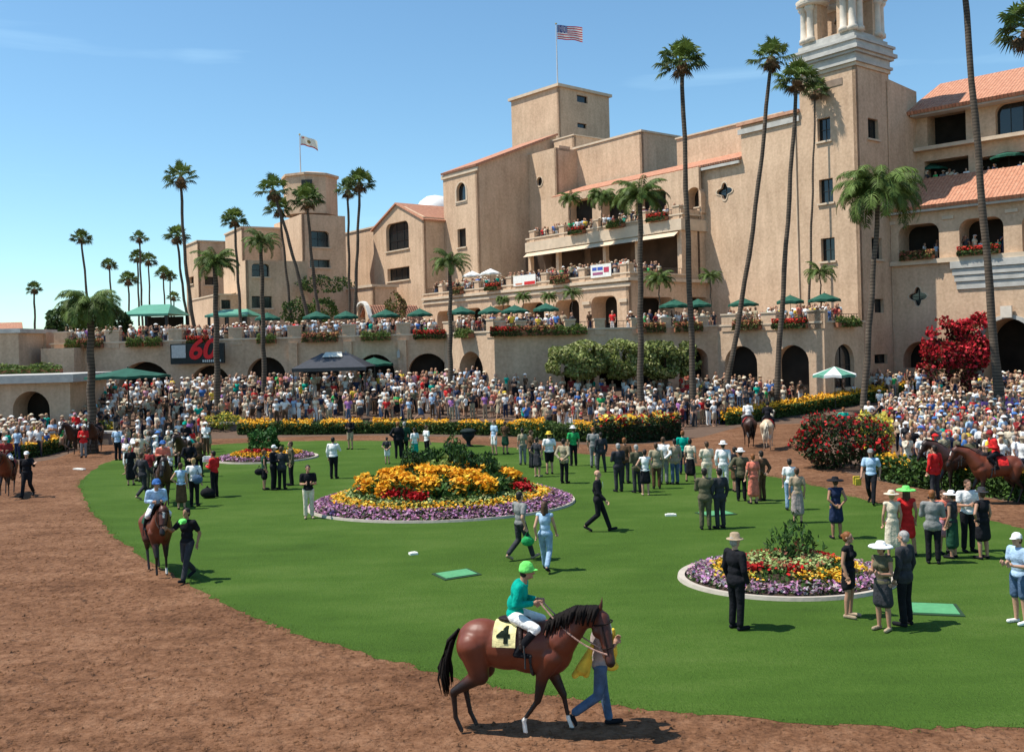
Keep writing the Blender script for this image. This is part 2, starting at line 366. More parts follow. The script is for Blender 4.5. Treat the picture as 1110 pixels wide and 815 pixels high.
# ---------- flower beds on the lawn ----------
GREENS=[(.035,.075,.015),(.06,.11,.025),(.10,.15,.04)]
def mound(R,H,n=20,flat=.0):
    b=MB(); b.lathe([(R,0),(R*.97,.06+.02),(R*.8,H*.35),(R*.55,H*.7),(R*.25,H*.95),(.01,H)],36); return b
def mz(r,R,H):  # mound height
    return float(np.interp(r/R,[0,.25,.55,.8,.97,1],[H,H*.95,H*.7,H*.35,.08,0]))
def ring_pts(n,r0,r1,R,H,rng,lift=(.05,.15),sx=1,sy=1,arc=None,clump=0):
    out=[]
    cl=[(rng.uniform(0,2*PI),rng.uniform(r0,r1)) for _ in range(clump)] if clump else None
    for i in range(n):
        if cl:
            a,r=cl[rng.integers(len(cl))]; a+=rng.normal()*.16/max(r,.3); r=min(max(r+rng.normal()*.13,0),R)
        else: a=rng.uniform(0,2*PI) if arc is None else rng.uniform(*arc); r=math.sqrt(rng.uniform(r0*r0,r1*r1))
        out.append((r*math.cos(a)*sx,r*math.sin(a)*sy,mz(r,R,H)+rng.uniform(*lift)))
    return np.array(out)
def bush_pts(c,rad,n,rng,hs=1.0,spiky=0):
    d=rng.normal(size=(n,3)); d/=np.linalg.norm(d,axis=1)[:,None]; d[:,2]=np.abs(d[:,2])
    lob=1+.18*np.sin(d[:,0]*7+c[0]*3)+.15*np.cos(d[:,1]*8+d[:,2]*5)
    r=rad*lob*rng.uniform(.55,1.0,n)**.4
    p=d*r[:,None]; p[:,2]*=hs; return p+np.array(c)
M_SOIL=mat('flower_bed_soil',(.045,.028,.018),.95,.3,8,bump=.5)
M_CURB=mat('pale_concrete_kerb',(.46,.40,.33),.85,.12,3,bump=.2)
def flower_bed(px_c,py_c,R,H,label,rings,bushes,seed,curb=1.0,sy=.8):
    rng=np.random.default_rng(seed); g=G(px_c,py_c)
    t=empty('flower_bed',(g.x,g.y,.01),0,label,'flower bed','round flower beds on the lawn')
    b=mound(R,H); b.v=[(x,y*sy,z) for x,y,z in b.v]; b.obj('soil',M_SOIL,t,smooth=True)
    b=MB(); seg=64; prof=[(R+.02,0),(R+.02,.07),(R+.02+.15*curb,.08),(R+.04+.15*curb,0)]
    vs=[(r*math.cos(2*PI*k/seg),r*math.sin(2*PI*k/seg)*sy,z) for k in range(seg) for r,z in prof]
    b.add(vs,[(k*4+j,k*4+j+1,((k+1)%seg)*4+j+1,((k+1)%seg)*4+j) for k in range(seg) for j in range(3)]); b.obj('kerb',M_CURB,t)
    for (nm,r0,r1,n,sz,cols,lift,clump) in rings:
        p=ring_pts(n,r0*R,r1*R,R,H,rng,lift,1,sy,clump=clump)
        c=np.concatenate([colvar(cols[k%len(cols)],1,.25,rng) for k in range(n)])
        # leaves underneath the petals
        pl=ring_pts(n//2,r0*R,r1*R,R,H,rng,(0,lift[1]*.7),1,sy,clump=0)
        Vp=leaves(p,rng.uniform(.7,1.2,n)*sz,c,up=0,aspect=.9,rng=rng,nrm=np.array((0,0,1.0)))
        o=link(nm,np_mesh(nm,*Vp[:2],M_PETAL,Vp[2]),t)
        Vl=leaves(pl,rng.uniform(.8,1.3,len(pl))*sz*1.1,colvar((.05,.10,.02),len(pl),.4,rng),up=.5,rng=rng)
        link('leaves',np_mesh('leaves',*Vl[:2],M_LEAF,Vl[2]),t)
    for (nm,bx,by,rad,hs,n,sz,cols,up) in bushes:
        p=bush_pts((bx,by,mz(math.hypot(bx,by/sy),R,H)-.05),rad,n,rng,hs)
        c=np.concatenate([colvar(cols[k%len(cols)],1,.3,rng) for k in range(n)])
        Vp=leaves(p,rng.uniform(.7,1.3,n)*sz,c,up=up,aspect=.35 if up>1 else .6,rng=rng)
        link(nm,np_mesh(nm,*Vp[:2],M_LEAF,Vp[2]),t)
    return t
OR=[(.80,.42,.03),(.85,.50,.05),(.72,.32,.02),(.82,.40,.02)]; YL=[(.75,.55,.06),(.8,.62,.12),(.6,.5,.1)]; PU=[(.46,.20,.37),(.52,.25,.44),(.30,.14,.24),(.50,.32,.42),(.25,.15,.16)]
RD=[(.42,.01,.015),(.55,.02,.02),(.25,.01,.01)]; LG=[(.35,.42,.15),(.42,.48,.2),(.28,.36,.12)]
DK=[(.012,.035,.01),(.02,.05,.015),(.035,.075,.02)]
flower_bed(479,546,4.55,.85,'large round flower bed of purple, yellow and orange flowers with dark shrubs',
 [('purple_flowers',.85,1.02,6200,.055,PU,(.02,.17),0),('yellow_flowers',.74,.87,3200,.055,OR+YL,(.04,.16),0),('pale_green_flowers',.65,.76,2200,.055,LG,(.03,.14),0),
  ('red_flowers',.58,.70,2600,.06,RD,(.12,.30),11),('orange_flowers',.14,.64,9500,.085,OR,(.10,.58),46)],
 [('shrub',-1.0,.9,.85,1.3,1900,.08,DK,2),('shrub',.2,1.2,1.1,1.15,2600,.10,DK+[(.07,.14,.03),(.05,.12,.02)],2.5),('shrub',.95,.3,1.05,.95,2400,.09,DK+[(.05,.11,.025)],2),('shrub',.0,.3,.6,1.2,800,.08,[(.35,.42,.12),(.25,.33,.08)],1),
  ('shrub',-1.9,.3,.5,1.0,600,.10,[(.06,.14,.03),(.04,.09,.02)],1.5),('shrub',2.2,.6,.5,1.1,500,.10,[(.07,.13,.03)],1.5),('shrub',1.6,1.6,.7,1.0,700,.10,[(.2,.28,.08),(.08,.14,.03)],1.5),
  ('shrub',-2.4,-.9,.4,.7,350,.09,DK,1.5),('shrub',2.1,-.7,.45,.7,350,.09,DK,1.5),('shrub',.5,-1.5,.4,.7,350,.09,DK,1.5)],21)
flower_bed(852,626,2.3,.35,'small round flower bed at right with a spiky green plant and a pale kerb',
 [('purple_flowers',.72,.98,2400,.045,PU+[(.3,.28,.25),(.5,.45,.45)],(.02,.12),0),('yellow_flowers',.56,.76,1500,.045,OR+YL,(.03,.14),30),('red_flowers',.42,.6,800,.05,RD,(.05,.2),10),('pale_green_flowers',.15,.46,1500,.045,LG+[(.3,.1,.05)],(.05,.2),0)],
 [('spiky_plant',.35,.45,.62,1.5,520,.075,[(.04,.09,.02),(.06,.13,.03),(.03,.06,.015)],3),('shrub',.4,.3,.4,1.0,400,.07,[(.10,.16,.05),(.25,.08,.04)],1)],22,sy=.85)
flower_bed(289,497,2.5,.4,'small distant flower bed at left with a green bush behind red flowers',
 [('purple_flowers',.75,.98,1600,.05,PU,(.02,.12),0),('yellow_flowers',.45,.74,1500,.055,OR,(.03,.16),0),('red_flowers',.3,.5,500,.06,RD,(.06,.2),8)],
 [('shrub',-.2,.6,.9,1.2,1300,.10,[(.05,.14,.03),(.03,.09,.02)],1)],23,sy=.9)

# ---------- long planting strips along the crowd ----------
def strip(name,pxs,width,h,label,flow,seed,nf=420,cat='flower strip',body=None,gap=0.0,fsz=.08):
    rng=np.random.default_rng(seed); P_=[]
    for px,py in pxs: q=Gt(px,py); P_.append(Vector((q.x,q.y,0)))
    P_=catmull(P_,5); c0=P_[0].copy()
    t=empty(name,(c0.x,c0.y,0),0,label,cat,'flower strips along the crowd')
    fp=[];fc=[];lp=[];lc=[]
    for a,b in zip(P_[:-1],P_[1:]):
        d=(b-a).length; nrm=Vector((-(b-a).y,(b-a).x,0)).normalized()
        for _ in range(int(d*nf)):
            s=rng.random(); o=rng.uniform(-.14,width) if rng.random()<.5 else rng.uniform(-.16,.02); q=a+(b-a)*s+nrm*o
            z=hz(q.x,q.y)+rng.random()**.8*h; lp.append((q.x-c0.x,q.y-c0.y,z)); lc.append((body or GREENS)[rng.integers(len(body or GREENS))])
        for _ in range(int(d*nf*.45)):
            s=rng.random(); o=rng.uniform(-.12,width*1.0); q=a+(b-a)*s+nrm*o
            if gap and math.sin(q.x*2.1+seed)+.5*math.sin(q.x*5.3)<gap-1: continue
            z=hz(q.x,q.y)+h+rng.uniform(-.36,.14)+.06*math.sin(q.x*4); fp.append((q.x-c0.x,q.y-c0.y,z)); fc.append(flow[rng.integers(len(flow))])
    b=MB(); 
    top=[];bot=[]
    for i,a in enumerate(P_):
        d=(P_[min(i+1,len(P_)-1)]-P_[max(i-1,0)]).normalized(); nrm=Vector((-d.y,d.x,0)); top.append((a-c0,a+nrm*width-c0,hz(a.x,a.y)))
    vs=[]
    for f_,k_,z in top: vs+=[(f_.x,f_.y,z-.1),(f_.x+.05,f_.y+.05,z+h*.66),(k_.x,k_.y-.05,z+h*.66),(k_.x,k_.y,z-.1)]
    b.add(vs,[(4*i+j,4*i+j+1,4*i+j+5,4*i+j+4) for i in range(len(top)-1) for j in range(3)]); b.obj('hedge_core',mat('hedge_core',(.018,.03,.01),.9,.4,4),t)
    lp=np.array(lp);lc=np.array(lc)*rng.uniform(.6,1.4,(len(lc),1)); q=leaves(lp,rng.uniform(.06,.12,len(lp)),lc,rng=rng); link('leaves',np_mesh('leaves',*q[:2],M_LEAF,q[2]),t)
    if fp:
        fp=np.array(fp);fc=np.array(fc)*rng.uniform(.8,1.2,(len(fc),1)); q=leaves(fp,rng.uniform(.7,1.3,len(fp))*fsz,fc,up=0,aspect=.9,rng=rng,nrm=np.array((0,-.3,.8))); link('flowers',np_mesh('flowers',*q[:2],M_PETAL,q[2]),t)
    return t
strip('flower_strip',[(18,498),(45,494),(76,486)],1.0,.75,'low strip of orange flowers in front of the crowd at far left',OR,31)
strip('flower_strip',[(258,471),(330,471),(420,470),(500,471),(560,473)],1.3,.75,'long hedge strip topped with orange flowers behind the dirt path at centre',OR,32,gap=.25)
strip('flower_strip',[(562,474),(600,478),(640,479)],1.4,1.0,'short run of orange flowers left of the red and yellow roses',OR,37,gap=.9)
strip('flower_strip',[(642,481),(690,480),(738,475)],1.8,1.35,'rose hedge with red and yellow blooms behind the group of men in suits',RD+YL+OR+LG+RD,33,cat='rose hedge',body=DK+[(.08,.05,.03)],fsz=.12,gap=.4)
strip('flower_strip',[(786,461),(830,455),(880,447),(935,438),(965,434)],1.3,.8,'sloping strip of orange flowers behind the two horses walking away',OR,34)
strip('flower_strip',[(952,432),(1000,424),(1050,414)],1.2,.8,'upper strip of orange flowers left of the red bougainvillea',OR,35)
strip('flower_strip',[(952,520),(1000,529),(1050,535),(1115,546),(1200,566)],1.2,.95,'strip of orange flowers in clumps behind the horse at far right',OR,36,gap=.9,fsz=.06,body=[(.05,.10,.02),(.08,.15,.03),(.03,.06,.015)])
def bush(name,px,py,rx,ry,hgt,cols,flow,label,cat,seed,n=2600,sz=.09,fn=500,fs=.1,stem=True,Y=None):
    rng=np.random.default_rng(seed); g=Gt(px,py) if Y is None else P(px,py,Y); t=empty(name,(g.x,g.y,hz(g.x,g.y)),0,label,cat)
    def cloud(n,surf):
        d=rng.normal(size=(n,3)); d/=np.linalg.norm(d,axis=1)[:,None]; lob=1+.15*np.sin(d[:,0]*6+seed)+.12*np.cos(d[:,1]*7+d[:,2]*6)
        r=lob*(rng.uniform(.35,1,n)**.4 if not surf else rng.uniform(.9,1.08,n)); p=d*r[:,None]
        p[:,0]*=rx; p[:,1]*=ry; p[:,2]=hgt*.52+p[:,2]*hgt*.5; p[:,2]=np.maximum(p[:,2],.03)
        if hgt>4:
            p[:,0]+=(p[:,2]-hgt/2)*.28*(1 if True else 0); gq=np.sin(p[:,0]*1.9+.6)*np.sin(p[:,2]*1.7)+.45*np.sin(p[:,0]*4.3+p[:,2]*3.1); p=p[(gq>-.35)|((p[:,0]-.2)**2+(p[:,2]-2.6)**2<2.2)]
        return p
    p=cloud(n,False); n=len(p); c=np.array([cols[k%len(cols)] for k in range(n)])*rng.uniform(.6,1.4,(n,1)); q=leaves(p,rng.uniform(.7,1.3,n)*sz,c,rng=rng); link('foliage',np_mesh('foliage',*q[:2],M_LEAF,q[2]),t)
    if fn:
        p=cloud(fn*2,True); p=p[(p[:,2]>hgt*.35)][:fn]; k=len(p)
        c=np.array([flow[i%len(flow)] for i in range(k)])*rng.uniform(.8,1.2,(k,1)); q=leaves(p,rng.uniform(.7,1.3,k)*fs,c,up=0,aspect=.9,rng=rng); link('blooms',np_mesh('blooms',*q[:2],M_PETAL,q[2]),t)
    if stem:
        b=MB(); 
        for k in range(5): b.tube([(0.1*k-.2,0,0),(rx*.5*math.cos(k*1.3),ry*.5*math.sin(k*1.3),hgt*.6)],[.04,.015],5)
        b.obj('stems',mat('brown_stem',(.08,.05,.03),.9,.2,5),t)
    return t
bush('rose_bush',908,507,1.95,1.4,2.2,DK+[(.06,.05,.02),(.09,.05,.035)],RD,'large rose bush with red blooms where the dirt path forks','rose bush',41,4200,.085,520,.075)
bush('flowering_bush',948,503,.75,.7,2.1,LG+[(.10,.16,.03)],YL,'yellow flowering bush beside the large red rose bush','yellow bush',42,1300,.09,550,.085)
bush('flowering_bush',1036,400,2.6,1.4,5.5,[(.05,.05,.02),(.16,.02,.03)],[(.58,.025,.04),(.66,.05,.07),(.36,.02,.025),(.14,.04,.015)],'big crimson bougainvillea against the wall beside the grey stone arch','bougainvillea',43,4200,.15,4200,.13,Y=75.2)
bush('flowering_bush',113,470,1.1,.6,.9,[(.12,.18,.03),(.2,.26,.05)],YL,'low yellow green bush on the left grey planter wall','yellow bush',44,700,.08,250,.08)
bush('flowering_bush',241,459,1.4,.7,1.1,[(.12,.18,.03),(.2,.26,.05)],YL,'low yellow bush behind the grey wall left of the orange strip','yellow bush',45,800,.08,250,.08)
# low planter walls at the mouth of the horse path
for pa,pb,lb in [((104,482),(127,482),'short grey planter wall left of the horse path'),((229,471),(258,471),'short grey planter wall at the left end of the long orange flower strip')]:
    a=G(*pa);b_=G(*pb); t=empty('low_wall',(a.x,a.y,0),math.atan2(b_.y-a.y,b_.x-a.x),lb,'low wall'); l=(b_-a).length
    b=MB(); b.box(0,0,0,l,.5,.72); b.obj('wall',mat('weathered_grey_wall',(.20,.16,.125),.9,.25,1.5,bump=.4),t); b=MB(); b.box(-.06,-.06,.72,l+.06,.56,.84); b.obj('coping',M_STONE,t)
# ---------- buildings ----------
def dirs(th): t=math.radians(th); return Vector((-math.sin(t),math.cos(t),0)), Vector((math.cos(t),math.sin(t),0))
class Face:
    """vertical wall plane: origin P0, unit direction d, outward normal n"""
    def __init__(s,P0,d,n,length): s.P0=Vector((P0[0],P0[1],0)); s.d=d.normalized(); s.n=n.normalized(); s.L=length
    def loc(s,px,py):
        x,z=ray(px,py); r=Vector((x,1,0)); # P = r*Y ; (P-P0).n=0
        Y=s.P0.dot(s.n)/r.dot(s.n); p=r*Y
        return (p-s.P0).dot(s.d), CH+z*Y
    def w(s,a,z,o=0.0): p=s.P0+s.d*a+s.n*o; return (p.x,p.y,z)
    def sat(s,px,z): return along(s.P0,s.d,px,z)
    def M(s):  # local frame x=along, y=outward, z=up
        return Matrix(((s.d.x,s.n.x,0,s.P0.x),(s.d.y,s.n.y,0,s.P0.y),(0,0,1,0),(0,0,0,1)))
def shape(kind,s0,s1,z0,z1):
    if kind=='rect': return [(s0,z0),(s1,z0),(s1,z1),(s0,z1)]
    c=(s0+s1)/2; r=(s1-s0)/2
    if kind=='arch':
        zc=z1-r; 
        if zc<z0: zc=z0; 
        ry=z1-zc
        return [(s0,z0),(s1,z0)]+[(c+r*math.cos(a),zc+ry*math.sin(a)) for a in [PI*k/14 for k in range(15)] if not (k_skip(a,zc,z0))]
    if kind=='rrect':
        q=min(r,(z1-z0)/2)*.5
        pts=[(s0,z0),(s1,z0)]
        pts+=[(s1-q+q*math.cos(a),z1-q+q*math.sin(a)) for a in [PI/2*k/5 for k in range(6)]]
        pts+=[(s0+q-q*math.sin(a),z1-q+q*math.cos(a)) for a in [PI/2*k/5 for k in range(6)]]
        return pts
    if kind=='round': 
        zc=(z0+z1)/2; rz=(z1-z0)/2
        return [(c+r*math.cos(a),zc+rz*math.sin(a)) for a in [2*PI*k/20 for k in range(20)]]
    if kind=='quatre':
        zc=(z0+z1)/2; rz=(z1-z0)/2; 
        return [(c+r*(.78+.22*math.cos(4*a))*math.cos(a),zc+rz*(.78+.22*math.cos(4*a))*math.sin(a)) for a in [2*PI*k/32 for k in range(32)]]
def k_skip(a,zc,z0): return zc<=z0 and (a<.01 or a>PI-.01)
def scaled(poly,e):
    cx=sum(p[0] for p in poly)/len(poly); cz=sum(p[1] for p in poly)/len(poly)
    xs_=[p[0] for p in poly]; zs_=[p[1] for p in poly]; kx=1+2*e/max(.1,max(xs_)-min(xs_)); kz=1+2*e/max(.1,max(zs_)-min(zs_))
    return [(cx+(p[0]-cx)*kx,cz+(p[1]-cz)*kz) for p in poly]
def window(F,poly,parent,depth=.25,kind='glass',frame=True,sill=True,surround=None,mull=(1,1),name='window'):
    """recess lining, pane, frame bars and sill of one opening"""
    m=MB(); n=len(poly)
    e=.07
    inner=scaled(poly,-e)
    vs=[F.w(a,z,-depth+.05) for a,z in poly]+[F.w(a,z,-depth+.05) for a,z in inner]+[F.w(a,z,-depth) for a,z in poly]+[F.w(a,z,-depth) for a,z in inner]
    m.add(vs,[(i,(i+1)%n,n+(i+1)%n,n+i) for i in range(n)]+[(n+i,n+(i+1)%n,3*n+(i+1)%n,3*n+i) for i in range(n)])
    s0=min(p[0] for p in inner);s1=max(p[0] for p in inner);z0=min(p[1] for p in inner);z1=max(p[1] for p in inner)
    M_=F.M()
    for k in range(1,mull[0]+1):
        c=s0+(s1-s0)*k/(mull[0]+1); m.box(c-.025,-depth+.005,z0,c+.025,-depth+.045,z1 if len(poly)==4 else z1-.05,M_)
    for k in range(1,mull[1]+1):
        c=z0+(z1-z0)*k/(mull[1]+1); m.box(s0,-depth+.008,c-.022,s1,-depth+.042,c+.022,M_)
    w_=m.obj(name,M_WIN,parent)
    p=MB(); p.add([F.w(a,z,-depth-.01) for a,z in poly],[tuple(range(n))]); p.obj('pane',M_GLASS,w_)
    if sill:
        q=MB(); a0=min(p_[0] for p_ in poly);a1=max(p_[0] for p_ in poly);zz=min(p_[1] for p_ in poly); q.box(a0-.15,-.02,zz-.16,a1+.15,.16,zz-.003,M_); q.obj('sill',M_COP,w_)
    if surround:
        q=MB(); o=scaled(poly,surround); vs=[F.w(a,z,.003) for a,z in poly]+[F.w(a,z,.06) for a,z in poly]+[F.w(a,z,.06) for a,z in o]+[F.w(a,z,.0) for a,z in o]
        q.add(vs,[(j*n+i,j*n+(i+1)%n,(j+1)*n+(i+1)%n,(j+1)*n+i) for j in range(3) for i in range(n)]); q.obj('surround',M_COP,w_)
    return w_
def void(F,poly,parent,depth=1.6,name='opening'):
    m=MB(); n=len(poly); m.add([F.w(a,z,-depth) for a,z in poly],[tuple(range(n))]); return m.obj(name,M_DARK,parent)  # near-black sheet stands for the shaded depth behind
def wall(F,poly,holes,parent,name='wall',m=None,thick=.3):
    """poly: outline (s,z); holes: list of (poly, reveal depth)"""
    loops=[[Vector((a,z,0)) for a,z in poly]]+[[Vector((a,z,0)) for a,z in h] for h,_ in holes]
    tri=tessellate_polygon(loops); flat=[p for l in loops for p in l]
    b=MB(); b.add([F.w(p.x,p.y) for p in flat],[tuple(t) for t in tri])
    for h,dp in holes:
        n=len(h); b.add([F.w(a,z) for a,z in h]+[F.w(a,z,-dp) for a,z in h],[(i,(i+1)%n,n+(i+1)%n,n+i) for i in range(n)])
    n=len(poly); b.add([F.w(a,z) for a,z in poly]+[F.w(a,z,-thick) for a,z in poly],[(i,(i+1)%n,n+(i+1)%n,n+i) for i in range(n)])
    return b.obj(name,m or M_ST,parent)
def openings(F,specs,parent):
    """specs in picture units: (kind, what, x0,y0,x1,y1, opts) -> holes list"""
    holes=[]
    for kind,what,x0,y0,x1,y1,o in specs:
        o=dict(o)
        xc,yc=(x0+x1)/2,(y0+y1)/2
        sa,_=F.loc(x0,yc); sb,_=F.loc(x1,yc); _,za=F.loc(xc,y1); _,zb=F.loc(xc,y0)
        if sa>sb: sa,sb=sb,sa
        poly=shape(kind,sa,sb,za,zb); dp=o.pop('depth',.3 if what=='glass' else 1.6)
        holes.append((poly,dp))
        if what=='glass': window(F,poly,parent,depth=dp-.02,**o)
        else: void(F,poly,parent,dp-.004)
    return holes
def pitched(name,pts,parent,uvdir=None,thick=.18):
    """one roof plane from 4 (or 3) corner points, eave first two; with thickness"""
    pts=[Vector(p) for p in pts]; e=(pts[1]-pts[0]).normalized(); nn=(pts[1]-pts[0]).cross(pts[-1]-pts[0]).normalized()
    if nn.z<0: nn=-nn
    up=nn.cross(e); b=MB(); n=len(pts); b.v=[tuple(p) for p in pts]+[tuple(p-nn*thick) for p in pts]
    b.f=[tuple(range(n)),tuple(reversed(range(n,2*n)))]+[(i,(i+1)%n,n+(i+1)%n,n+i) for i in range(n)]; b.mi=[0]*len(b.f)
    b.uv=[(((Vector(v)-pts[0]).dot(e)),((Vector(v)-pts[0]).dot(up))) for v in b.v]
    return b.obj(name,M_TILE,parent)
def solid(poly,z0,z1,parent,name='wall',m=None):
    b=MB(); b.prism(poly,z0,z1); return b.obj(name,m or M_ST,parent)
def band(F,s0,s1,z0,z1,proud,parent,name='cornice',m=None,back=.0):
    b=MB(); b.box(s0,-back,z0,s1,proud,z1,F.M()); return b.obj(name,m or M_COP,parent)
def bldg(name,label,cat,P0): return empty(name,(P0[0],P0[1],0),0,label,cat)
# children are built in world coordinates, so shift the parent's inverse
_par=[]
def settle(root):
    def rec(o,off):
        for ch in o.children:
            if ch.type=='MESH' and ch.parent==root:
                ch.matrix_parent_inverse=Matrix.Translation((-root.location.x,-root.location.y,-root.location.z))
    rec(root,None)
def box_block(theta,cpx,cpy,Y,pxl,pxr,z0,parent,top=None,Lo=(),Ro=(),cop=None,Lpoly=None,Rpoly=None):
    c=P(cpx,cpy,Y); zt=c.z if top is None else top; dl,dr=dirs(theta); c0=Vector((c.x,c.y,0))
    ll=along(c0,dl,pxl,zt); lr=along(c0,dr,pxr,zt)
    FL=Face(c0,dl,-dr,ll); FR=Face(c0,dr,-dl,lr)
    wall(FL,Lpoly or [(0,z0),(ll,z0),(ll,zt),(0,zt)],openings(FL,Lo,parent),parent,'wall')
    wall(FR,Rpoly(lr,zt) if Rpoly else [(0,z0),(lr,z0),(lr,zt),(0,zt)],openings(FR,Ro,parent),parent,'wall')
    # the two far walls and the roof slab
    a=c0+dl*ll; b=c0+dr*lr; d=a+dr*lr
    zr=(lambda p:zt) if not Rpoly else None
    if not Rpoly:
        m=MB(); m.add([(a.x,a.y,z0),(d.x,d.y,z0),(d.x,d.y,zt),(a.x,a.y,zt),(b.x,b.y,z0),(b.x,b.y,zt)],[(0,1,2,3),(1,4,5,2)]); m.obj('rear_wall',M_ST,parent)
        m=MB(); m.prism([c0+dl*.01+dr*.01,a-dl*.01+dr*.01,d-dl*.01-dr*.01,b+dl*.01-dr*.01],zt-.3,zt-.02); m.obj('flat_roof',M_FLOOR,parent)
    if cop:
        h,pr=cop; m=MB()
        o=[c0-dl*pr-dr*pr,a+dl*pr-dr*pr,d+dl*pr+dr*pr,b-dl*pr+dr*pr]; m.prism(o,zt+.003,zt+h); m.obj('coping',M_COP,parent)
    return FL,FR,zt
TH=38.0; DL,DR=dirs(TH); Z1=6.3; ZL=6.55

# ===== bell tower =====
T0=P(927,71,78); TT=Vector((T0.x,T0.y,0)); ZT=T0.z
bt=bldg('bell_tower','tall square stucco bell tower with grey stone belfry at upper right','tower',TT)
lT=along(TT,DL,866,ZT); rT=along(TT,DR,963,ZT)
FTL=Face(TT,DL,-DR,lT); FTR=Face(TT,DR,-DL,rT)
h=openings(FTL,[('rect','glass',886,128,900,153,{'depth':.4}),('rect','glass',888,194,903,220,{'depth':.4}),('rect','glass',890,258,905,283,{'depth':.4})],bt)
wall(FTL,[(0,1),(lT,1),(lT,ZT),(0,ZT)],h,bt)
h=openings(FTR,[('rect','glass',941,129,952,151,{'depth':.35,'mull':(1,0)}),('rect','glass',945,258,956,281,{'depth':.35,'mull':(1,0)}),('rect','glass',948,324,958,339,{'depth':.35,'mull':(0,0),'sill':False}),('rect','glass',948,384,962,394,{'depth':.35,'mull':(0,0),'sill':False})],bt)
wall(FTR,[(0,1),(rT,1),(rT,ZT),(0,ZT)],h,bt)
a=TT+DL*lT; b_=TT+DR*rT; d_=a+DR*rT
m=MB(); m.add([(a.x,a.y,1),(d_.x,d_.y,1),(d_.x,d_.y,ZT),(a.x,a.y,ZT),(b_.x,b_.y,1),(b_.x,b_.y,ZT)],[(0,1,2,3),(1,4,5,2)]); m.obj('rear_wall',M_ST,bt)
cen=(TT+d_)/2; hx,hy=rT/2,lT/2     # centre and half sizes along DR, DL
def sq(e,c=cen): return [c-DR*(hx+e)-DL*(hy+e),c-DR*(hx+e)+DL*(hy+e),c+DR*(hx+e)+DL*(hy+e),c+DR*(hx+e)-DL*(hy+e)]
z=ZT
for i,(e,hh,mm) in enumerate([(.12,.30,M_COP),(.28,.22,M_STONE),(.10,.55,M_STONE),(.34,.22,M_STONE),(.55,.30,M_STONE),(.30,.45,M_STONE),(.45,.2,M_STONE),(.0,.45,M_STONE),(-.25,.35,M_STONE)]):
    m=MB(); m.prism(sq(e),z+.003,z+hh); m.obj('cornice',mm,bt); z+=hh
zb=z
# belfry: corner piers with engaged columns, arched openings between, upper entablature
bf=MB(); core=.62
for sx in (-1,1):
    for sy in (-1,1):
        c=cen+DR*(sx*(hx-1.0))+DL*(sy*(hy-1.0)); 
        m=MB(); m.prism([c-DR*.75-DL*.75,c-DR*.75+DL*.75,c+DR*.75+DL*.75,c+DR*.75-DL*.75],zb,zb+6.6); pr=m.obj('belfry_pier',M_ST,bt)
        q=MB()
        for ox,oy in ((sx*.62,sy*.62),(sx*.75,-sy*.1),(-sx*.1,sy*.75)):
            cc=c+DR*ox+DL*oy; q.lathe([(.42,0),(.42,.3),(.32,.42),(.30,1.2),(.28,2.5),(.33,2.6),(.45,2.75),(.5,3.0)],16,(cc.x,cc.y,zb))
        q.obj('column',M_WSTONE,pr,smooth=True)
        m=MB(); m.lathe([(1.15,0),(1.38,.15),(1.25,.3),(1.42,.45),(1.2,.6)],20,(c.x+DR.x*sx*.2,c.y+DR.y*sx*.2,zb+3.0)); m.obj('capital',M_WSTONE,pr,smooth=True)
        q=MB()
        for ox,oy in ((sx*.62,sy*.62),):
            cc=c+DR*ox+DL*oy; q.lathe([(.36,0),(.28,.3),(.26,2.4),(.34,2.6),(.4,3.0)],16,(cc.x,cc.y,zb+3.6))
        q.obj('column',M_WSTONE,pr,smooth=True)
for FF_ in (Face(cen-DR*(hx-.7)-DL*(hy),DL,-DR,2*hy),Face(cen-DL*(hy-.7)-DR*(hx),DR,-DL,2*hx),Face(cen+DR*(hx-.7)-DL*(hy),DL,DR,2*hy),Face(cen+DL*(hy-.7)-DR*(hx),DR,DL,2*hx)):
    mid=FF_.L/2; hole=shape('arch',mid-.85,mid+.85,zb+.2,zb+5.0)
    wall(FF_,[(.9,zb),(FF_.L-.9,zb),(FF_.L-.9,zb+6.6),(.9,zb+6.6)],[(hole,.5)],bt,'arcade_wall',thick=.5)
b1=MB(); b1.lathe([(.05,1.2),(.3,1.15),(.42,.6),(.6,.1),(.65,0)],16,(cen.x,cen.y,zb+1.6)); b1.obj('bell',mat('old_bronze',(.10,.08,.04),.5,.2,4,metal=.7),bt,smooth=True)
m=MB(); m.prism(sq(.1),zb+6.6,zb+7.2); m.obj('cornice',M_WSTONE,bt)
m=MB(); m.lathe([(2.3,0),(2.25,1),(1.9,2),(1.2,2.8),(.3,3.2),(.25,4.2),(.02,4.5)],24,(cen.x,cen.y,zb+7.2)); m.obj('dome',M_TILE if False else mat('glazed_dome_tile',(.20,.10,.06),.5,.2,6),bt,smooth=True)
# recessed panel under the cornice on the lit face
band(FTL,1.2,lT-1.2,ZT-1.25,ZT-.7,.05,bt,'frieze_panel',mat('frieze_tile',(.26,.19,.14),.8,.2,2))
for sp_ in (rT-.35,):
    q=MB(); q.tube([FTR.w(sp_,1,.09),FTR.w(sp_,ZT-.6,.09)],.055,8); q.obj('downpipe',M_ST,bt)
settle(bt)

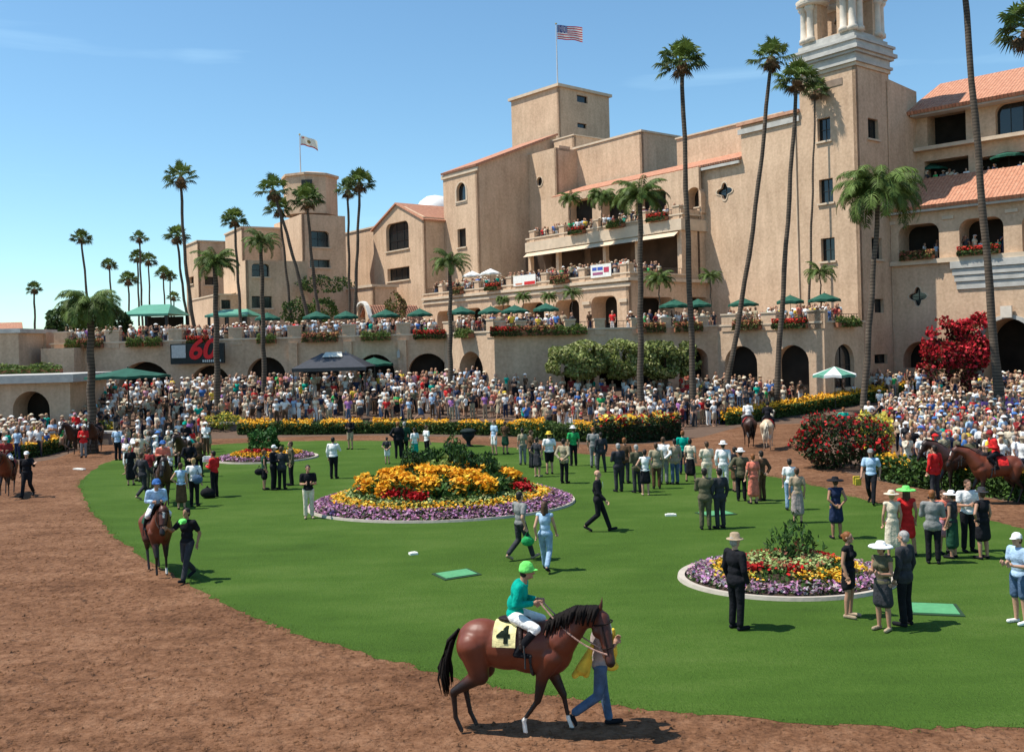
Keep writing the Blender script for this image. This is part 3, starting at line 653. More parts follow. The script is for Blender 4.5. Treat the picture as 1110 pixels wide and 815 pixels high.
# ===== tall clubhouse wall left of the bell tower, with the third-floor range and the terraces =====
ch=bldg('grandstand','long sand coloured stucco grandstand with stacked balcony terraces at centre','building',TT)
s803=along(TT,DL,803,24.9); ZK=24.9; sK=FTL.sat(738,22)
F0=Face(TT,DL,-DR,60)
q=MB(); q.tube([F0.w(lT+.45,1,.09),F0.w(lT+.45,ZK-1,.09)],.055,8); q.obj('downpipe',M_COP,ch)
h=openings(F0,[('quatre','glass',777,198,794,217,{'depth':.3,'sill':False,'surround':.14,'mull':(1,1)})],ch)
sU=F0.sat(766,15); eav=22.0
wall(F0,[(lT+.003,1),(sU+.6,1),(sU+.6,eav),(s803,eav),(s803,ZK),(lT+.003,ZK)],h,ch)
band(F0,lT+.01,s803+.25,ZK-.9,ZK-.45,.18,ch,'cornice',M_STONE); band(F0,lT+.01,s803+.3,ZK-.15,ZK+.12,.3,ch,'coping',M_TILE if False else mat('terracotta_coping',(.5,.27,.17),.85,.2,3))
# side return of the high wall, roof behind
pA=F0.P0+F0.d*s803; m=MB(); e=pA+DR*9; m.add([(pA.x,pA.y,eav-1),(e.x,e.y,eav-1),(e.x,e.y,ZK),(pA.x,pA.y,ZK)],[(0,1,2,3)])
q0=F0.P0+F0.d*lT+DR*9; m.add([(pA.x,pA.y,ZK-.05),(e.x,e.y,ZK-.05),(q0.x,q0.y,ZK-.05),((F0.P0+F0.d*lT).x,(F0.P0+F0.d*lT).y,ZK-.05)],[(0,1,2,3)]); m.obj('flat_roof',M_ST,ch)
# block K set back above the lean-to roof
oK=3.6; FK=Face(TT+DR*oK,DL,-DR,60); k0=s803-2; k1=FK.sat(734,24)
wall(FK,[(k0,eav),(k1,eav),(k1,ZK+1.1),(k0,ZK+1.1)],openings(FK,[('rect','glass',768,173,800,177,{'sill':False,'mull':(5,0)})],ch),ch)
band(FK,k0,k1+.1,ZK+1.103,ZK+1.25,.15,ch,'coping',M_COP,back=.4)
# third-floor range: wall with deep openings behind the balcony
s605=F0.sat(603,22.0)
FU0=P(738,237,88.6); FU=Vector((FU0.x,FU0.y,0)); ZU=FU0.z     # balcony corner
FUl=Face(FU,DL,-DR,0); FUl.L=FUl.sat(571,ZU)
U1=FUl.L
bk=2.6; FB=Face(FU+DR*bk,DL,-DR,U1)
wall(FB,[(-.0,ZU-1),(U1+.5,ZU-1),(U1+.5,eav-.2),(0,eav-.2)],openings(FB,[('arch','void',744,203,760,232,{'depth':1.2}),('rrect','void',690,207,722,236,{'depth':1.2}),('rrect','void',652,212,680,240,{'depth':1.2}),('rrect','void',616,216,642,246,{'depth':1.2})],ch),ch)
# lean-to tile roof over it
e0=F0.w(s803-.02,eav,.55); 
FE=Face(F0.P0+F0.n*.45,DL,-DR,60)
r0=FE.w(s803,eav-.05); r1=FE.w(s605+.3,eav-.05); kk=Face(TT+DR*(oK+.01),DL,-DR,60); r2=kk.w(s605+.3,eav+1.35); r3=kk.w(s803,eav+1.35)
pitched('tile_roof',[r0,r1,r2,r3],ch); band(FE,s803,s605+.3,eav-.55,eav-.3,-.02,ch,'eave_board',M_STONE,back=.2)
# side wall of the balcony block (shaded), full height
sMR=7.0
FUr=Face(FU,DR,-DL,4.6)
FUr.L=FUr.sat(770,15)+.5
wall(FUr,[(0,Z1),(FUr.L,Z1),(FUr.L,ZU+.9),(0,ZU+.9)],openings(FUr,[('rrect','void',742,322,768,352,{'depth':1.2})],ch),ch)
# balcony slab of third floor
ZS=ZU-1.05
m=MB(); p0=FU; m.prism([p0-DR*.25-DL*.25,p0+DL*U1-DR*.25,p0+DL*U1+DR*(bk+1),p0+DR*(bk+1)-DL*.25],ZS,ZU-.003); m.obj('balcony_slab',M_COP,ch)
def parapet(F,s0,s1,zf,piers,parent,ph=1.15,pw=.8,fills=True,low=.35,kerb=True,m_=None,thick=.45,group=None):
    """low wall with square piers between which planters and railings sit"""
    b=MB(); b.box(s0,-thick,zf,s1,0,zf+low,F.M()); pa=b.obj('parapet',m_ or M_ST,parent)
    b=MB(); b.box(s0-.1,-thick-.06,zf+low+.003,s1+.1,.1,zf+low+.14,F.M()); b.obj('coping',M_COP,parent)
    for c in piers:
        b=MB(); b.box(c-pw/2,-thick-.1,zf-.05,c+pw/2,.06,zf+ph,F.M()); o=b.obj('pier',m_ or M_ST,parent)
        b=MB(); b.box(c-pw/2-.06,-thick-.16,zf+ph+.003,c+pw/2+.06,.12,zf+ph+.12,F.M()); b.obj('pier_cap',M_COP,o)
    b=MB(); cs=sorted([s0]+list(piers)+[s1])
    for u,v in zip(cs[:-1],cs[1:]):
        if v-u<1.2: continue
        b.box(u+.3,-.3,zf+.98,v-.3,-.26,zf+1.02,F.M()); b.box(u+.3,-.3,zf+.62,v-.3,-.27,zf+.65,F.M())
        k=u+.5
        while k<v-.4: b.box(k-.012,-.295,zf+low,k+.012,-.265,zf+1.0,F.M()); k+=.35
    b.obj('railing',M_WIN,parent)
def pxs(F,L,z): return [F.sat(p,z) for p in L]
parapet(FUl,-.2,U1,ZU,pxs(FUl,[577,609,646,697,733],ZU+.5),ch)
parapet(FUr,.2,FUr.L-1.0,ZU,[FUr.L-1.6],ch)
# second floor: block M with its terrace
FM0=P(681,297,84); FMc=Vector((FM0.x,FM0.y,0)); ZM=FM0.z-.3
FMl=Face(FMc,DL,-DR,0); FMl.L=FMl.sat(459,ZM)
FMr=Face(FMc,DR,-DL,0); FMr.L=FMr.sat(745,ZM)
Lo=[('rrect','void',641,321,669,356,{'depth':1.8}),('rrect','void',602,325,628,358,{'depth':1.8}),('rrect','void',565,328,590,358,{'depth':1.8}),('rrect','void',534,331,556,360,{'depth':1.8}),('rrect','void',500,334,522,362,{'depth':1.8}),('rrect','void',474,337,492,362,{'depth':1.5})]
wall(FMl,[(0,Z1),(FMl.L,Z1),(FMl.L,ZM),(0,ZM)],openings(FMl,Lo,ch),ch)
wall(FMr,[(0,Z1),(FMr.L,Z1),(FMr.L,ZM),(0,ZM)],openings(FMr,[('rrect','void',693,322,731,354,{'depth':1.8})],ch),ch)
for c in pxs(FMl,[676,636,597],9): band(FMl,c-.5,c+.5,9.15,9.45,.14,ch,'impost',M_COP)
m=MB(); a=FMc; m.prism([a-DR*.3-DL*.3,a+DL*FMl.L-DR*.3,a+DL*FMl.L+DR*14,a+DR*14-DL*.3],ZM-.28,ZM-.003); m.obj('terrace_floor',M_COP,ch)
band(FMl,-.3,FMl.L,ZM-.75,ZM-.45,.16,ch,'string_course',M_COP)
parapet(FMl,-.2,FMl.L,ZM,pxs(FMl,[676,631,590,552,517,478],ZM+.5),ch)
parapet(FMr,.3,FMr.L,ZM,[.35],ch,pw=.6)
# recessed second-floor wall, its brown darkened for the shade under the slab
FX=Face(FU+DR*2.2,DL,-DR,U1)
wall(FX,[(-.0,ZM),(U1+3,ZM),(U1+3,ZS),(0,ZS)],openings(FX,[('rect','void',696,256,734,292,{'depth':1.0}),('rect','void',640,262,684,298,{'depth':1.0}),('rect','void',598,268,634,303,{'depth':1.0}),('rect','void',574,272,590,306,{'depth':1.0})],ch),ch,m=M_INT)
for c in pxs(FUl,[736,690,655,604,574],ZM+2):
    m=MB(); m.box(c-.22,-.5,ZM,c+.22,-.06,ZS,FUl.M()); m.obj('column',M_ST,ch)
m=MB(); q=FUl.M(); m.add([q@Vector((.2,.02,ZS)),q@Vector((U1-.2,.02,ZS)),q@Vector((U1-.2,.75,ZS-.55)),q@Vector((.2,.75,ZS-.55))],[(0,1,2,3)]); m.obj('awning',mat('sand_canvas',(.62,.48,.34),.9,.1,2),ch)
settle(ch)

# ===== oval-window block B2/B3/B4 and the flag tower =====
cb=bldg('clubhouse','plain sand stucco clubhouse block with sloping roof edge and oval window behind the balconies','building',P(516,178,108))
c2=P(516.5,178,108)
def rake(lr,zt): 
    return [(0,Z1),(lr,Z1),(lr,zt+4.6),(0,zt)]
FL2,FR2,z2=box_block(TH,516.5,178,108,480,604,Z1,cb,Lo=[('arch','glass',495,198,505,218,{'depth':.4,'surround':.25,'mull':(0,0)}),('rect','glass',496,248,505,268,{'depth':.4,'mull':(0,0)})],Rpoly=rake)
m=MB(); f=FR2; lr=f.L
def rp(a,o,z): return f.w(a,z,o)
back=-FL2.L
roof=pitched('roof',[rp(-.35,.3,z2-.05),rp(lr,.3,z2+4.75),rp(lr,back,z2+4.75),rp(-.35,back,z2-.05)],cb,thick=.25)
band(FL2,-.3,FL2.L+.2,z2-.75,z2-.3,.15,cb,'cornice',M_COP)
# B3 with the oval window
c3=P(602.5,160,108.7)
box_block(TH,602.5,160,108.7,571,626,Z1+5,cb,Lo=[('round','glass',582,192,588,202,{'depth':.3,'sill':False,'surround':.12,'mull':(0,0)})],Ro=[('rect','void',606,150.5+8,618,156+8,{'depth':.8})])
b3t=P(613,146,112)
box_block(TH,622,147,111.5,600,660,20,cb,cop=(.15,.1),Ro=[('rect','void',0,0,0,0,{})][:0])
# B4
box_block(TH,695,143,102.6,622,737,20,cb,cop=(.22,.12))
settle(cb)
ft=bldg('flag_tower','square stucco tower top carrying the american flag','tower',P(605,93,118))
box_block(TH+3,605,94,118,554,660,22,ft,Ro=[('rect','glass',625.5,104,637,111.5,{'depth':.3,'sill':False,'mull':(0,0)}),('rect','glass',626,134,636,139,{'depth':.3,'sill':False,'mull':(0,0)})],cop=(.35,.3))
settle(ft)
# ===== gabled block =====
gb=bldg('gabled_house','gabled stucco block with two dark windows and a terracotta roof','building',P(459,232,111.5))
cg=P(459,235,111.5); zc=cg.z; c0=Vector((cg.x,cg.y,0)); ll=along(c0,DL,404.5,zc); lr=along(c0,DR,490,zc)
FL=Face(c0,DL,-DR,ll); FR=Face(c0,DR,-DL,lr); zp=FL.loc(431,220)[1]
h=openings(FL,[('rrect','glass',418.5,241,443,271,{'depth':.5,'mull':(2,2)}),('rect','glass',420,290,444,304,{'depth':.5,'mull':(3,0)})],gb)
wall(FL,[(0,5),(ll,5),(ll,zc),(ll/2,zp),(0,zc)],h,gb); wall(FR,[(0,5),(lr+1,5),(lr+1,zc),(0,zc)],[],gb)
for s0,s1,z0,z1 in ((-.35,ll/2,zc-.3,zp+.05),(ll+.35,ll/2,zc-.3,zp+.05)):
    pitched('roof',[FL.w(s0,z0,.25),FL.w(s0,z0,-10),FL.w(s1,z1,-10),FL.w(s1,z1,.25)],gb)
settle(gb)
db=bldg('dome','white domed roof just behind the gabled block','dome',P(470,212,135)); g=P(472,235,135)
m=MB(); m.lathe([(2.9,-4),(2.9,0),(2.7,1.2),(2.1,2.1),(1.2,2.75),(.05,3.0)],28,(g.x,g.y,g.z)); m.obj('dome_shell',mat('white_dome_skin',(.8,.79,.76),.5,.05,2),db,smooth=True)
m=MB(); m.lathe([(1.0,-g.z),(1.0,-4)],12,(g.x,g.y,g.z)); m.obj('support',M_ST,db); settle(db)
# ===== left range =====
lb=bldg('west_building','sand stucco building with octagonal turret carrying the pale flag, left of centre','building',P(327,230,114))
FLa,FRa,zl=box_block(TH-6,327,232,114,297,374,4,lb,Ro=[('rrect','glass',335,250.5,357,268,{'depth':.5,'mull':(1,1)}),('rect','glass',336,281.5,358,290,{'depth':.5,'mull':(1,0)})])
gc=P(337,226,121); rt=3.35
m=MB(); m.lathe([(rt,-1),(rt,3.6),(rt+.25,3.62),(rt+.25,3.9),(rt*.5,4.3),(.05,4.45)],8,(gc.x,gc.y,gc.z)); m.obj('turret',M_ST,lb)
Ft=Face(gc+Vector((-1.3,-rt*.96,0)),Vector((1,0,0)),Vector((0,-1,0)),3)
q=MB(); q.box(.9,.02,gc.z+1.0,2.2,.14,gc.z+3.0,Ft.M()); q.obj('louvre',M_WIN,lb)
box_block(TH,410,246,123,369,440,4,lb,cop=(.2,.15))
hp=P(408,243,123); g1=P(366,249,132)
box_block(TH,404,311,112,366,430,4,lb,cop=(.3,.2))
settle(lb)
nb=bldg('west_wing','brown shaded stucco wing with dark windows behind the palms at left','building',P(266,285,104))
box_block(TH-8,266,282,104,242,333,4,nb,Ro=[('rrect','glass',273,281+5,292,300,{'depth':.5,'mull':(1,1)}),('rect','glass',273,321,295,334,{'depth':.5,'mull':(2,0)})],Lo=[('rect','glass',249,318,256,326,{'depth':.4,'mull':(0,0)})])
box_block(TH-8,262,247,118,244,310,4,nb,cop=(.2,.15))
settle(nb)
fb=bldg('far_building','pale stucco building farthest left behind the tall palms','building',P(214,262,128))
box_block(TH-6,214,262,128,201,246,4,fb,Ro=[('rect','glass',222,300,232,309,{'depth':.4,'mull':(0,0)}),('rect','glass',220,280,229,287,{'depth':.4,'mull':(0,0)})],Lo=[('rect','glass',205,300,210,308,{'depth':.4,'mull':(0,0)})],cop=(.2,.15))
box_block(TH-6,235,320,105,205,262,4,fb,Ro=[('rect','glass',240,325,250,335,{'depth':.4,'mull':(1,0)})],cop=(.15,.1))
settle(fb)
# entrance with curved gable and tiled roof on the first terrace
eb=bldg('entrance_pavilion','small pavilion with curved white gable and pink tiled roof on the terrace','pavilion',P(405,335,98))
ce=P(402,340,96); c0=Vector((ce.x,ce.y,0)); FE_=Face(c0-DR*0,DL,-DR,3.4)
pl=[(0,Z1),(3.6,Z1),(3.6,Z1+1.6)]+[(1.8+1.8*math.cos(a)*(1-.18*math.sin(2*a)**2),Z1+1.6+2.4*math.sin(a)) for a in [PI*k/10 for k in range(1,10)]]+[(0,Z1+1.6)]
wall(FE_,pl,openings(FE_,[('arch','void',388,331,396,352,{'depth':.8})],eb),eb)
q=MB(); o=[(s_,z_) for s_,z_ in pl[2:]]; 
for (a0,z0_),(a1,z1_) in zip(o[:-1],o[1:]):
    q.add([FE_.w(a0,z0_,.12),FE_.w(a1,z1_,.12),FE_.w(a1,z1_+.18,.12),FE_.w(a0,z0_+.18,.12),FE_.w(a0,z0_,-.35),FE_.w(a1,z1_,-.35),FE_.w(a1,z1_+.18,-.35),FE_.w(a0,z0_+.18,-.35)],[(0,1,2,3),(3,2,6,7),(4,5,6,7),(0,1,5,4)])
q.obj('gable_trim',mat('white_plaster_trim',(.75,.70,.62),.8,.08,2),eb)
pitched('roof',[FE_.w(-.2,Z1+1.5,-.2),FE_.w(-.2,Z1+1.5,-6.5),FE_.w(1.8,Z1+3.8,-6.5),FE_.w(1.8,Z1+3.8,-.2)],eb); pitched('roof',[FE_.w(3.8,Z1+1.5,-.2),FE_.w(3.8,Z1+1.5,-6.5),FE_.w(1.8,Z1+3.8,-6.5),FE_.w(1.8,Z1+3.8,-.2)],eb)
Fs=Face(c0+DR*.35,DR,-DL,6); wall(Fs,[(0,Z1),(6,Z1),(6,Z1+1.5),(0,Z1+1.5)],[],eb); settle(eb)

# ===== right wing =====
rw=bldg('tiled_wing','right wing with terracotta roofs, deep arched balconies and a grey stone arch','building',P(990,97,83.5))
TW=46.0; dw=Vector((math.sin(math.radians(TW)),-math.cos(math.radians(TW)),0)); nw=Vector((-math.cos(math.radians(TW)),-math.sin(math.radians(TW)),0))
lo=along(TT,DR,992,26.6); U0=TT+DR*lo
FS=Face(TT,DR,-DL,lo); zr=26.6
wall(FS,[(rT+.003,1),(lo+.2,1),(lo+.2,zr),(rT+.003,ZT-.4)],[],rw)
FU2=Face(U0,dw,nw,26)
h=openings(FU2,[('rect','void',1005,121,1047,161,{'depth':1.8}),('rrect','glass',1079,110,1122,148,{'depth':.6,'mull':(2,0),'sill':False}),('rect','void',1002,172,1050,199,{'depth':1.5}),('rect','void',1058,167,1120,194,{'depth':1.5})],rw)
zE=zat(FU2.w(0,0),120); wall(FU2,[(0,16),(26,16),(26,zE),(0,zE)],h,rw)
zr1=zE+3.0
pitched('roof',[FU2.w(-.4,zE-.35,1.5),FU2.w(26,zE-.35,1.5),FU2.w(26,zr1,-4.5),FU2.w(.5,zr1,-4.5)],rw,thick=.3)
band(FU2,0,26,zE-.75,zE-.35,1.2,rw,'eave_soffit',M_STONE)
zl1=zat(FU2.w(0,0),164); band(FU2,0,26,zl1-.15,zl1+.15,.7,rw,'ledge',M_COP)
t1=along(TT,DR,966,12); Q0=TT+DR*t1; FP=Face(Q0,dw,nw,30)
zf=zat(FP.w(0,0),286); ze2=zat(FP.w(4,0),219)
h=openings(FP,[('rrect','void',974,243,1018,284,{'depth':2.2}),('rrect','void',1040,236,1088,280,{'depth':2.2}),('rrect','void',1108,231,1150,276,{'depth':2.2}),('quatre','glass',985,311,1005,332,{'depth':.35,'sill':False,'surround':.1}),('arch','void',979,370,1019,399,{'depth':1.6}),('arch','void',1066,345,1122,425,{'depth':3.0})],rw)
wall(FP,[(0,.3),(28,.3),(28,ze2-.2),(0,ze2-.2)],h,rw)
pitched('roof',[FP.w(-.2,ze2-.25,.9),FP.w(28,ze2-.25,.9),FP.w(28,ze2+2.6,-3.6),FP.w(1.5,ze2+2.6,-3.6)],rw,thick=.3)
band(FP,0,28,ze2-.7,ze2-.35,.6,rw,'eave_soffit',M_STONE)
m=MB(); m.box(0,-6,ze2+1.2,28,-3.7,ze2+1.45,FP.M()); m.obj('upper_walkway',M_FLOOR,rw)
band(FP,0,28,zf-.25,zf+.12,.35,rw,'ledge',M_COP)
c=FP.sat(1029,10)
s0_=FP.sat(1032,zf-1); 
for k,(dz,hh,pr) in enumerate([(.25,.55,.42),(.85,.5,.30),(1.4,.45,.22),(1.9,.55,.12)]): band(FP,s0_+.12*k,28,zf-dz-hh,zf-dz-.003,pr,rw,'stone_entablature',M_STONE)
for pxx in (965,1028,1097): c=FP.sat(pxx,14); band(FP,c-.45 if pxx>970 else 0,c+.45,zf+3.2,zf+3.45,.12,rw,'impost',M_COP)
# stone surround of the big arch
arc=h[-1][0]; o=scaled(arc,.55); n=len(arc)
q=MB(); q.add([FP.w(a,z,.003) for a,z in arc]+[FP.w(a,z,.16) for a,z in arc]+[FP.w(a,z,.16) for a,z in o]+[FP.w(a,z,.0) for a,z in o],[(j*n+i,j*n+(i+1)%n,(j+1)*n+(i+1)%n,(j+1)*n+i) for j in range(3) for i in range(n)]); q.obj('arch_surround',M_STONE,rw)
cm=sum(a for a,z in arc)/n; zt_=max(z for a,z in arc); q=MB(); q.box(cm-.4,.17,zt_+.05,cm+.4,.42,zt_+.95,FP.M()); q.obj('keystone',M_WSTONE,rw)
settle(rw)

# ===== first-floor terrace arcade along the crowd =====
ta=bldg('terrace_arcade','long ground floor arcade wall with terrace, arches and parapet piers behind the crowd','arcade',(0,74))
C0=P(535.5,361,74); C0=Vector((C0.x,C0.y,0)); tl=along(C0,DL,481,ZL); W1=C0+DL*tl
FA=Face(W1,Vector((-1,0,0)),Vector((0,-1,0)),0); FA.L=FA.sat(55,ZL)
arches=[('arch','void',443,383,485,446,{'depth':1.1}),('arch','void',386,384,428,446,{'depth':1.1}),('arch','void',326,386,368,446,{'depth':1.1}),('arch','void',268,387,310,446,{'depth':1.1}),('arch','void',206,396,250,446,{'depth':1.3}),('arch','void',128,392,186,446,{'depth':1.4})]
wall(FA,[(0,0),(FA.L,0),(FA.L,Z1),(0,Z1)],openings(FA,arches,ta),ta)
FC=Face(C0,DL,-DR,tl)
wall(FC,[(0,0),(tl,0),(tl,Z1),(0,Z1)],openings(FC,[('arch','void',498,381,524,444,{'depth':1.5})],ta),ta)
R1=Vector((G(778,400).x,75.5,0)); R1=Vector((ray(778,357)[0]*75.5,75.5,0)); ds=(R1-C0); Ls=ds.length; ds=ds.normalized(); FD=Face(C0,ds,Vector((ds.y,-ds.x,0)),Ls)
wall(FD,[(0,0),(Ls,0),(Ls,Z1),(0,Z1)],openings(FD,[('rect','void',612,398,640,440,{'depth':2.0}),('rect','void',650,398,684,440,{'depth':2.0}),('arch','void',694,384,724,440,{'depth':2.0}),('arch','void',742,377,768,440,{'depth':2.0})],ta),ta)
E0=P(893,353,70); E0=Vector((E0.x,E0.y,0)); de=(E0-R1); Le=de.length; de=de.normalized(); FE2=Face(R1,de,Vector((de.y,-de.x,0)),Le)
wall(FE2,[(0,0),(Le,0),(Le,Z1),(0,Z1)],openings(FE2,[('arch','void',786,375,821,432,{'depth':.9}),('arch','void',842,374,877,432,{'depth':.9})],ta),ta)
FG=Face(E0,DR,-DL,0); FG.L=FG.sat(937,5)
wall(FG,[(0,0),(FG.L,0),(FG.L,Z1),(0,Z1)],openings(FG,[('arch','glass',905,373,926,420,{'depth':.4,'sill':False})],ta),ta)
e2=E0+DR*FG.L
m=MB(); m.prism([(C0.x,C0.y+.2),(R1.x,R1.y+.2),(E0.x-.1,E0.y+.25),(e2.x-.1,e2.y+.2),(TT.x,TT.y+4),(TT.x-12,110),(-70,135),(FA.w(FA.L,0)[0],FA.w(FA.L,0)[1]+.2),(W1.x+.2,W1.y+.2)],Z1-.3,Z1-.003); m.obj('terrace_floor',M_FLOOR,ta)
parapet(FA,0,FA.L,Z1,pxs(FA,[437,378,319,255,190,122,66],7),ta,ph=1.3,pw=1.1)
for c_px,w_ in ((437,1.1),(378,1.1),(319,1.1)): 
    c=FA.sat(c_px,3); band(FA,c-.35,c+.35,0,Z1-.01,.25,ta,'buttress',M_ST)
parapet(FC,.2,tl,Z1,[.45,tl-.5],ta,ph=1.3,pw=.9)
parapet(FD,0,Ls,Z1,[.5]+pxs(FD,[565,618,650,690,722,762],7)[:6],ta,ph=1.1)
parapet(FE2,.3,Le-.2,Z1,pxs(FE2,[790,833,884],7)+[Le-.5],ta,ph=1.2,pw=1.2)
parapet(FG,.3,FG.L,Z1,[],ta)
band(FA,0,FA.L,3.45,3.6,.05,ta,'string_course',M_COP) if False else None
# wall lanterns
for c_px in (433,376): 
    c=FA.sat(c_px,4); z0=5.2; q=MB(); q.box(c-.12,.26,z0-.35,c+.12,.5,z0+.2,FA.M()); q.box(c-.04,.2,z0+.2,c+.04,.38,z0+.3,FA.M()); q.obj('wall_lantern',M_STONE,ta)
settle(ta)
# left end blocks behind the planter
le=bldg('west_gate','stucco gate walls with a sunlit buttress at the far left edge','gate wall',(-38,80))
def px_block(px0,px1,pyt,Y,parent,z0=0,dep=6,m=None,name='wall'):
    a=P(px0,pyt,Y); b=P(px1,pyt,Y); mm=MB(); mm.prism([(a.x,Y),(b.x,Y),(b.x,Y+dep),(a.x,Y+dep)],z0,a.z); return mm.obj(name,m or M_ST,parent),a.z
_,zz=px_block(-60,20,363,76,le); _,zz2=px_block(17,50,361,80,le); _,zz3=px_block(44,80,378,77.5,le,dep=8)
m=MB(); a=P(-62,363,75.8);b=P(22,363,75.8); m.prism([(a.x,75.8),(b.x,75.8),(b.x,82),(a.x,82)],zz+.003,zz+.35); m.obj('coping',M_STONE,le)
settle(le)
sb=bldg('arched_kiosk','low brown building with one dark arch and a flat grey roof at left edge','kiosk',(-30,66))
FK_=Face(P(76,430,66).xy.to_3d(),Vector((-1,0,0)),Vector((0,-1,0)),14); FK_.P0.z=0
zt=P(40,415,66).z
wall(FK_,[(0,0),(14,0),(14,zt),(0,zt)],openings(FK_,[('arch','void',14,424,54,470,{'depth':2.0})],sb),sb)
m=MB(); x0=FK_.P0.x; m.prism([(x0,68.4),(x0,72),(x0-14,72),(x0-14,68.4)],0,zt-.01); m.prism([(x0,66.31),(x0,68.39),(x0-.3,68.39),(x0-.3,66.31)],0,zt-.01); m.obj('rear_wall',M_ST,sb)
m=MB(); m.box(-.5,-7,zt+.003,14,.6,zt+.55,FK_.M()); m.obj('roof',M_STONE,sb); settle(sb)
# far roofs at the left horizon
hb=bldg('distant_house','distant low house with red tiled roof at the left horizon','house',P(10,355,150)); a=P(-25,362,150); b=P(24,362,150)
m=MB(); m.prism([(a.x,150),(b.x,150),(b.x,158),(a.x,158)],0,a.z-.5); m.obj('wall',M_ST,hb); pitched('roof',[(a.x-.5,149.5,a.z-.6),(b.x+.5,149.5,a.z-.6),(b.x-2,154,a.z+1.8),(a.x,154,a.z+1.8)],hb); settle(hb)
hb=bldg('distant_house','distant low house with pale roof right of the red roofed one at the horizon','house',P(38,360,160)); a=P(27,366,160); b=P(50,366,160)
m=MB(); m.prism([(a.x,160),(b.x,160),(b.x,168),(a.x,168)],0,a.z-.4); m.obj('wall',M_ST,hb); pitched('roof',[(a.x-.5,159.5,a.z-.5),(b.x+.5,159.5,a.z-.5),(b.x-1,164,a.z+1.0),(a.x+1,164,a.z+1.0)],hb); settle(hb)
# green roofed pavilions on the terrace
M_GRN=mat('green_metal_roof',(.10,.30,.20),.55,.12,1.5); M_CANV=mat('green_canvas',(.015,.085,.055),.85,.2,4); M_CANVL=mat('pale_green_canvas',(.10,.28,.20),.85,.2,4)
def pav(px0,px1,pyt,pye,Y,label,dk=True):
    a=P(px0,pye,Y); b=P(px1,pye,Y); t=empty('roofed_pavilion',(a.x,Y,Z1),0,label,'pavilion'); w_=b.x-a.x; he=a.z-Z1; ht=P(px0,pyt,Y+3).z-Z1
    m=MB(); m.add([(-.3,-.3,he),(w_+.3,-.3,he),(w_-.6,3,ht),(.6,3,ht),(-.3,6.3,he),(w_+.3,6.3,he)],[(0,1,2,3),(4,5,2,3),(0,3,4),(1,5,2)]); m.add([(-.3,-.3,he-.2),(w_+.3,-.3,he-.2),(w_+.3,-.3,he),(-.3,-.3,he)],[(0,1,2,3)]); m.obj('roof',M_GRN,t)
    for x in (0,w_/2,w_): 
        m=MB(); m.box(x-.12,0,0,x+.12,.24,he); m.obj('post',M_WIN,t); m=MB(); m.box(x-.12,5.8,0,x+.12,6.04,he); m.obj('post',M_WIN,t)
    if dk: m=MB(); m.box(.1,5,0,w_-.1,5.2,he-.1); m.obj('back_panel',M_DARK,t)
pav(136,180,331,341,92,'green roofed pavilion with dark inside on the terrace at far left')
pav(226,266,336,342,96,'low green roofed shelter on the terrace left of the brown wing',False)
# ---------- palms and trees ----------
M_TRUNK=mat('grey_brown_palm_bark',(.10,.075,.055),.95,.3,1.5,bump=.6,bscale=9)
def _rings(m):
    N=m.node_tree.nodes; L=m.node_tree.links; tc=N.new('ShaderNodeTexCoord'); w=N.new('ShaderNodeTexWave'); w.bands_direction='Z'; w.inputs['Scale'].default_value=1.6; w.inputs['Distortion'].default_value=1.5; w.inputs['Detail'].default_value=2
    L.new(tc.outputs['Object'],w.inputs['Vector']); b=N['Principled BSDF']; old=b.inputs['Base Color'].links[0].from_socket
    mr=N.new('ShaderNodeMapRange'); mr.inputs['To Min'].default_value=.55; mr.inputs['To Max'].default_value=1.35; L.new(w.outputs['Fac'],mr.inputs['Value'])
    vm=N.new('ShaderNodeVectorMath'); vm.operation='SCALE'; L.new(old,vm.inputs[0]); L.new(mr.outputs['Result'],vm.inputs['Scale']); L.new(vm.outputs['Vector'],b.inputs['Base Color'])
_rings(M_TRUNK)
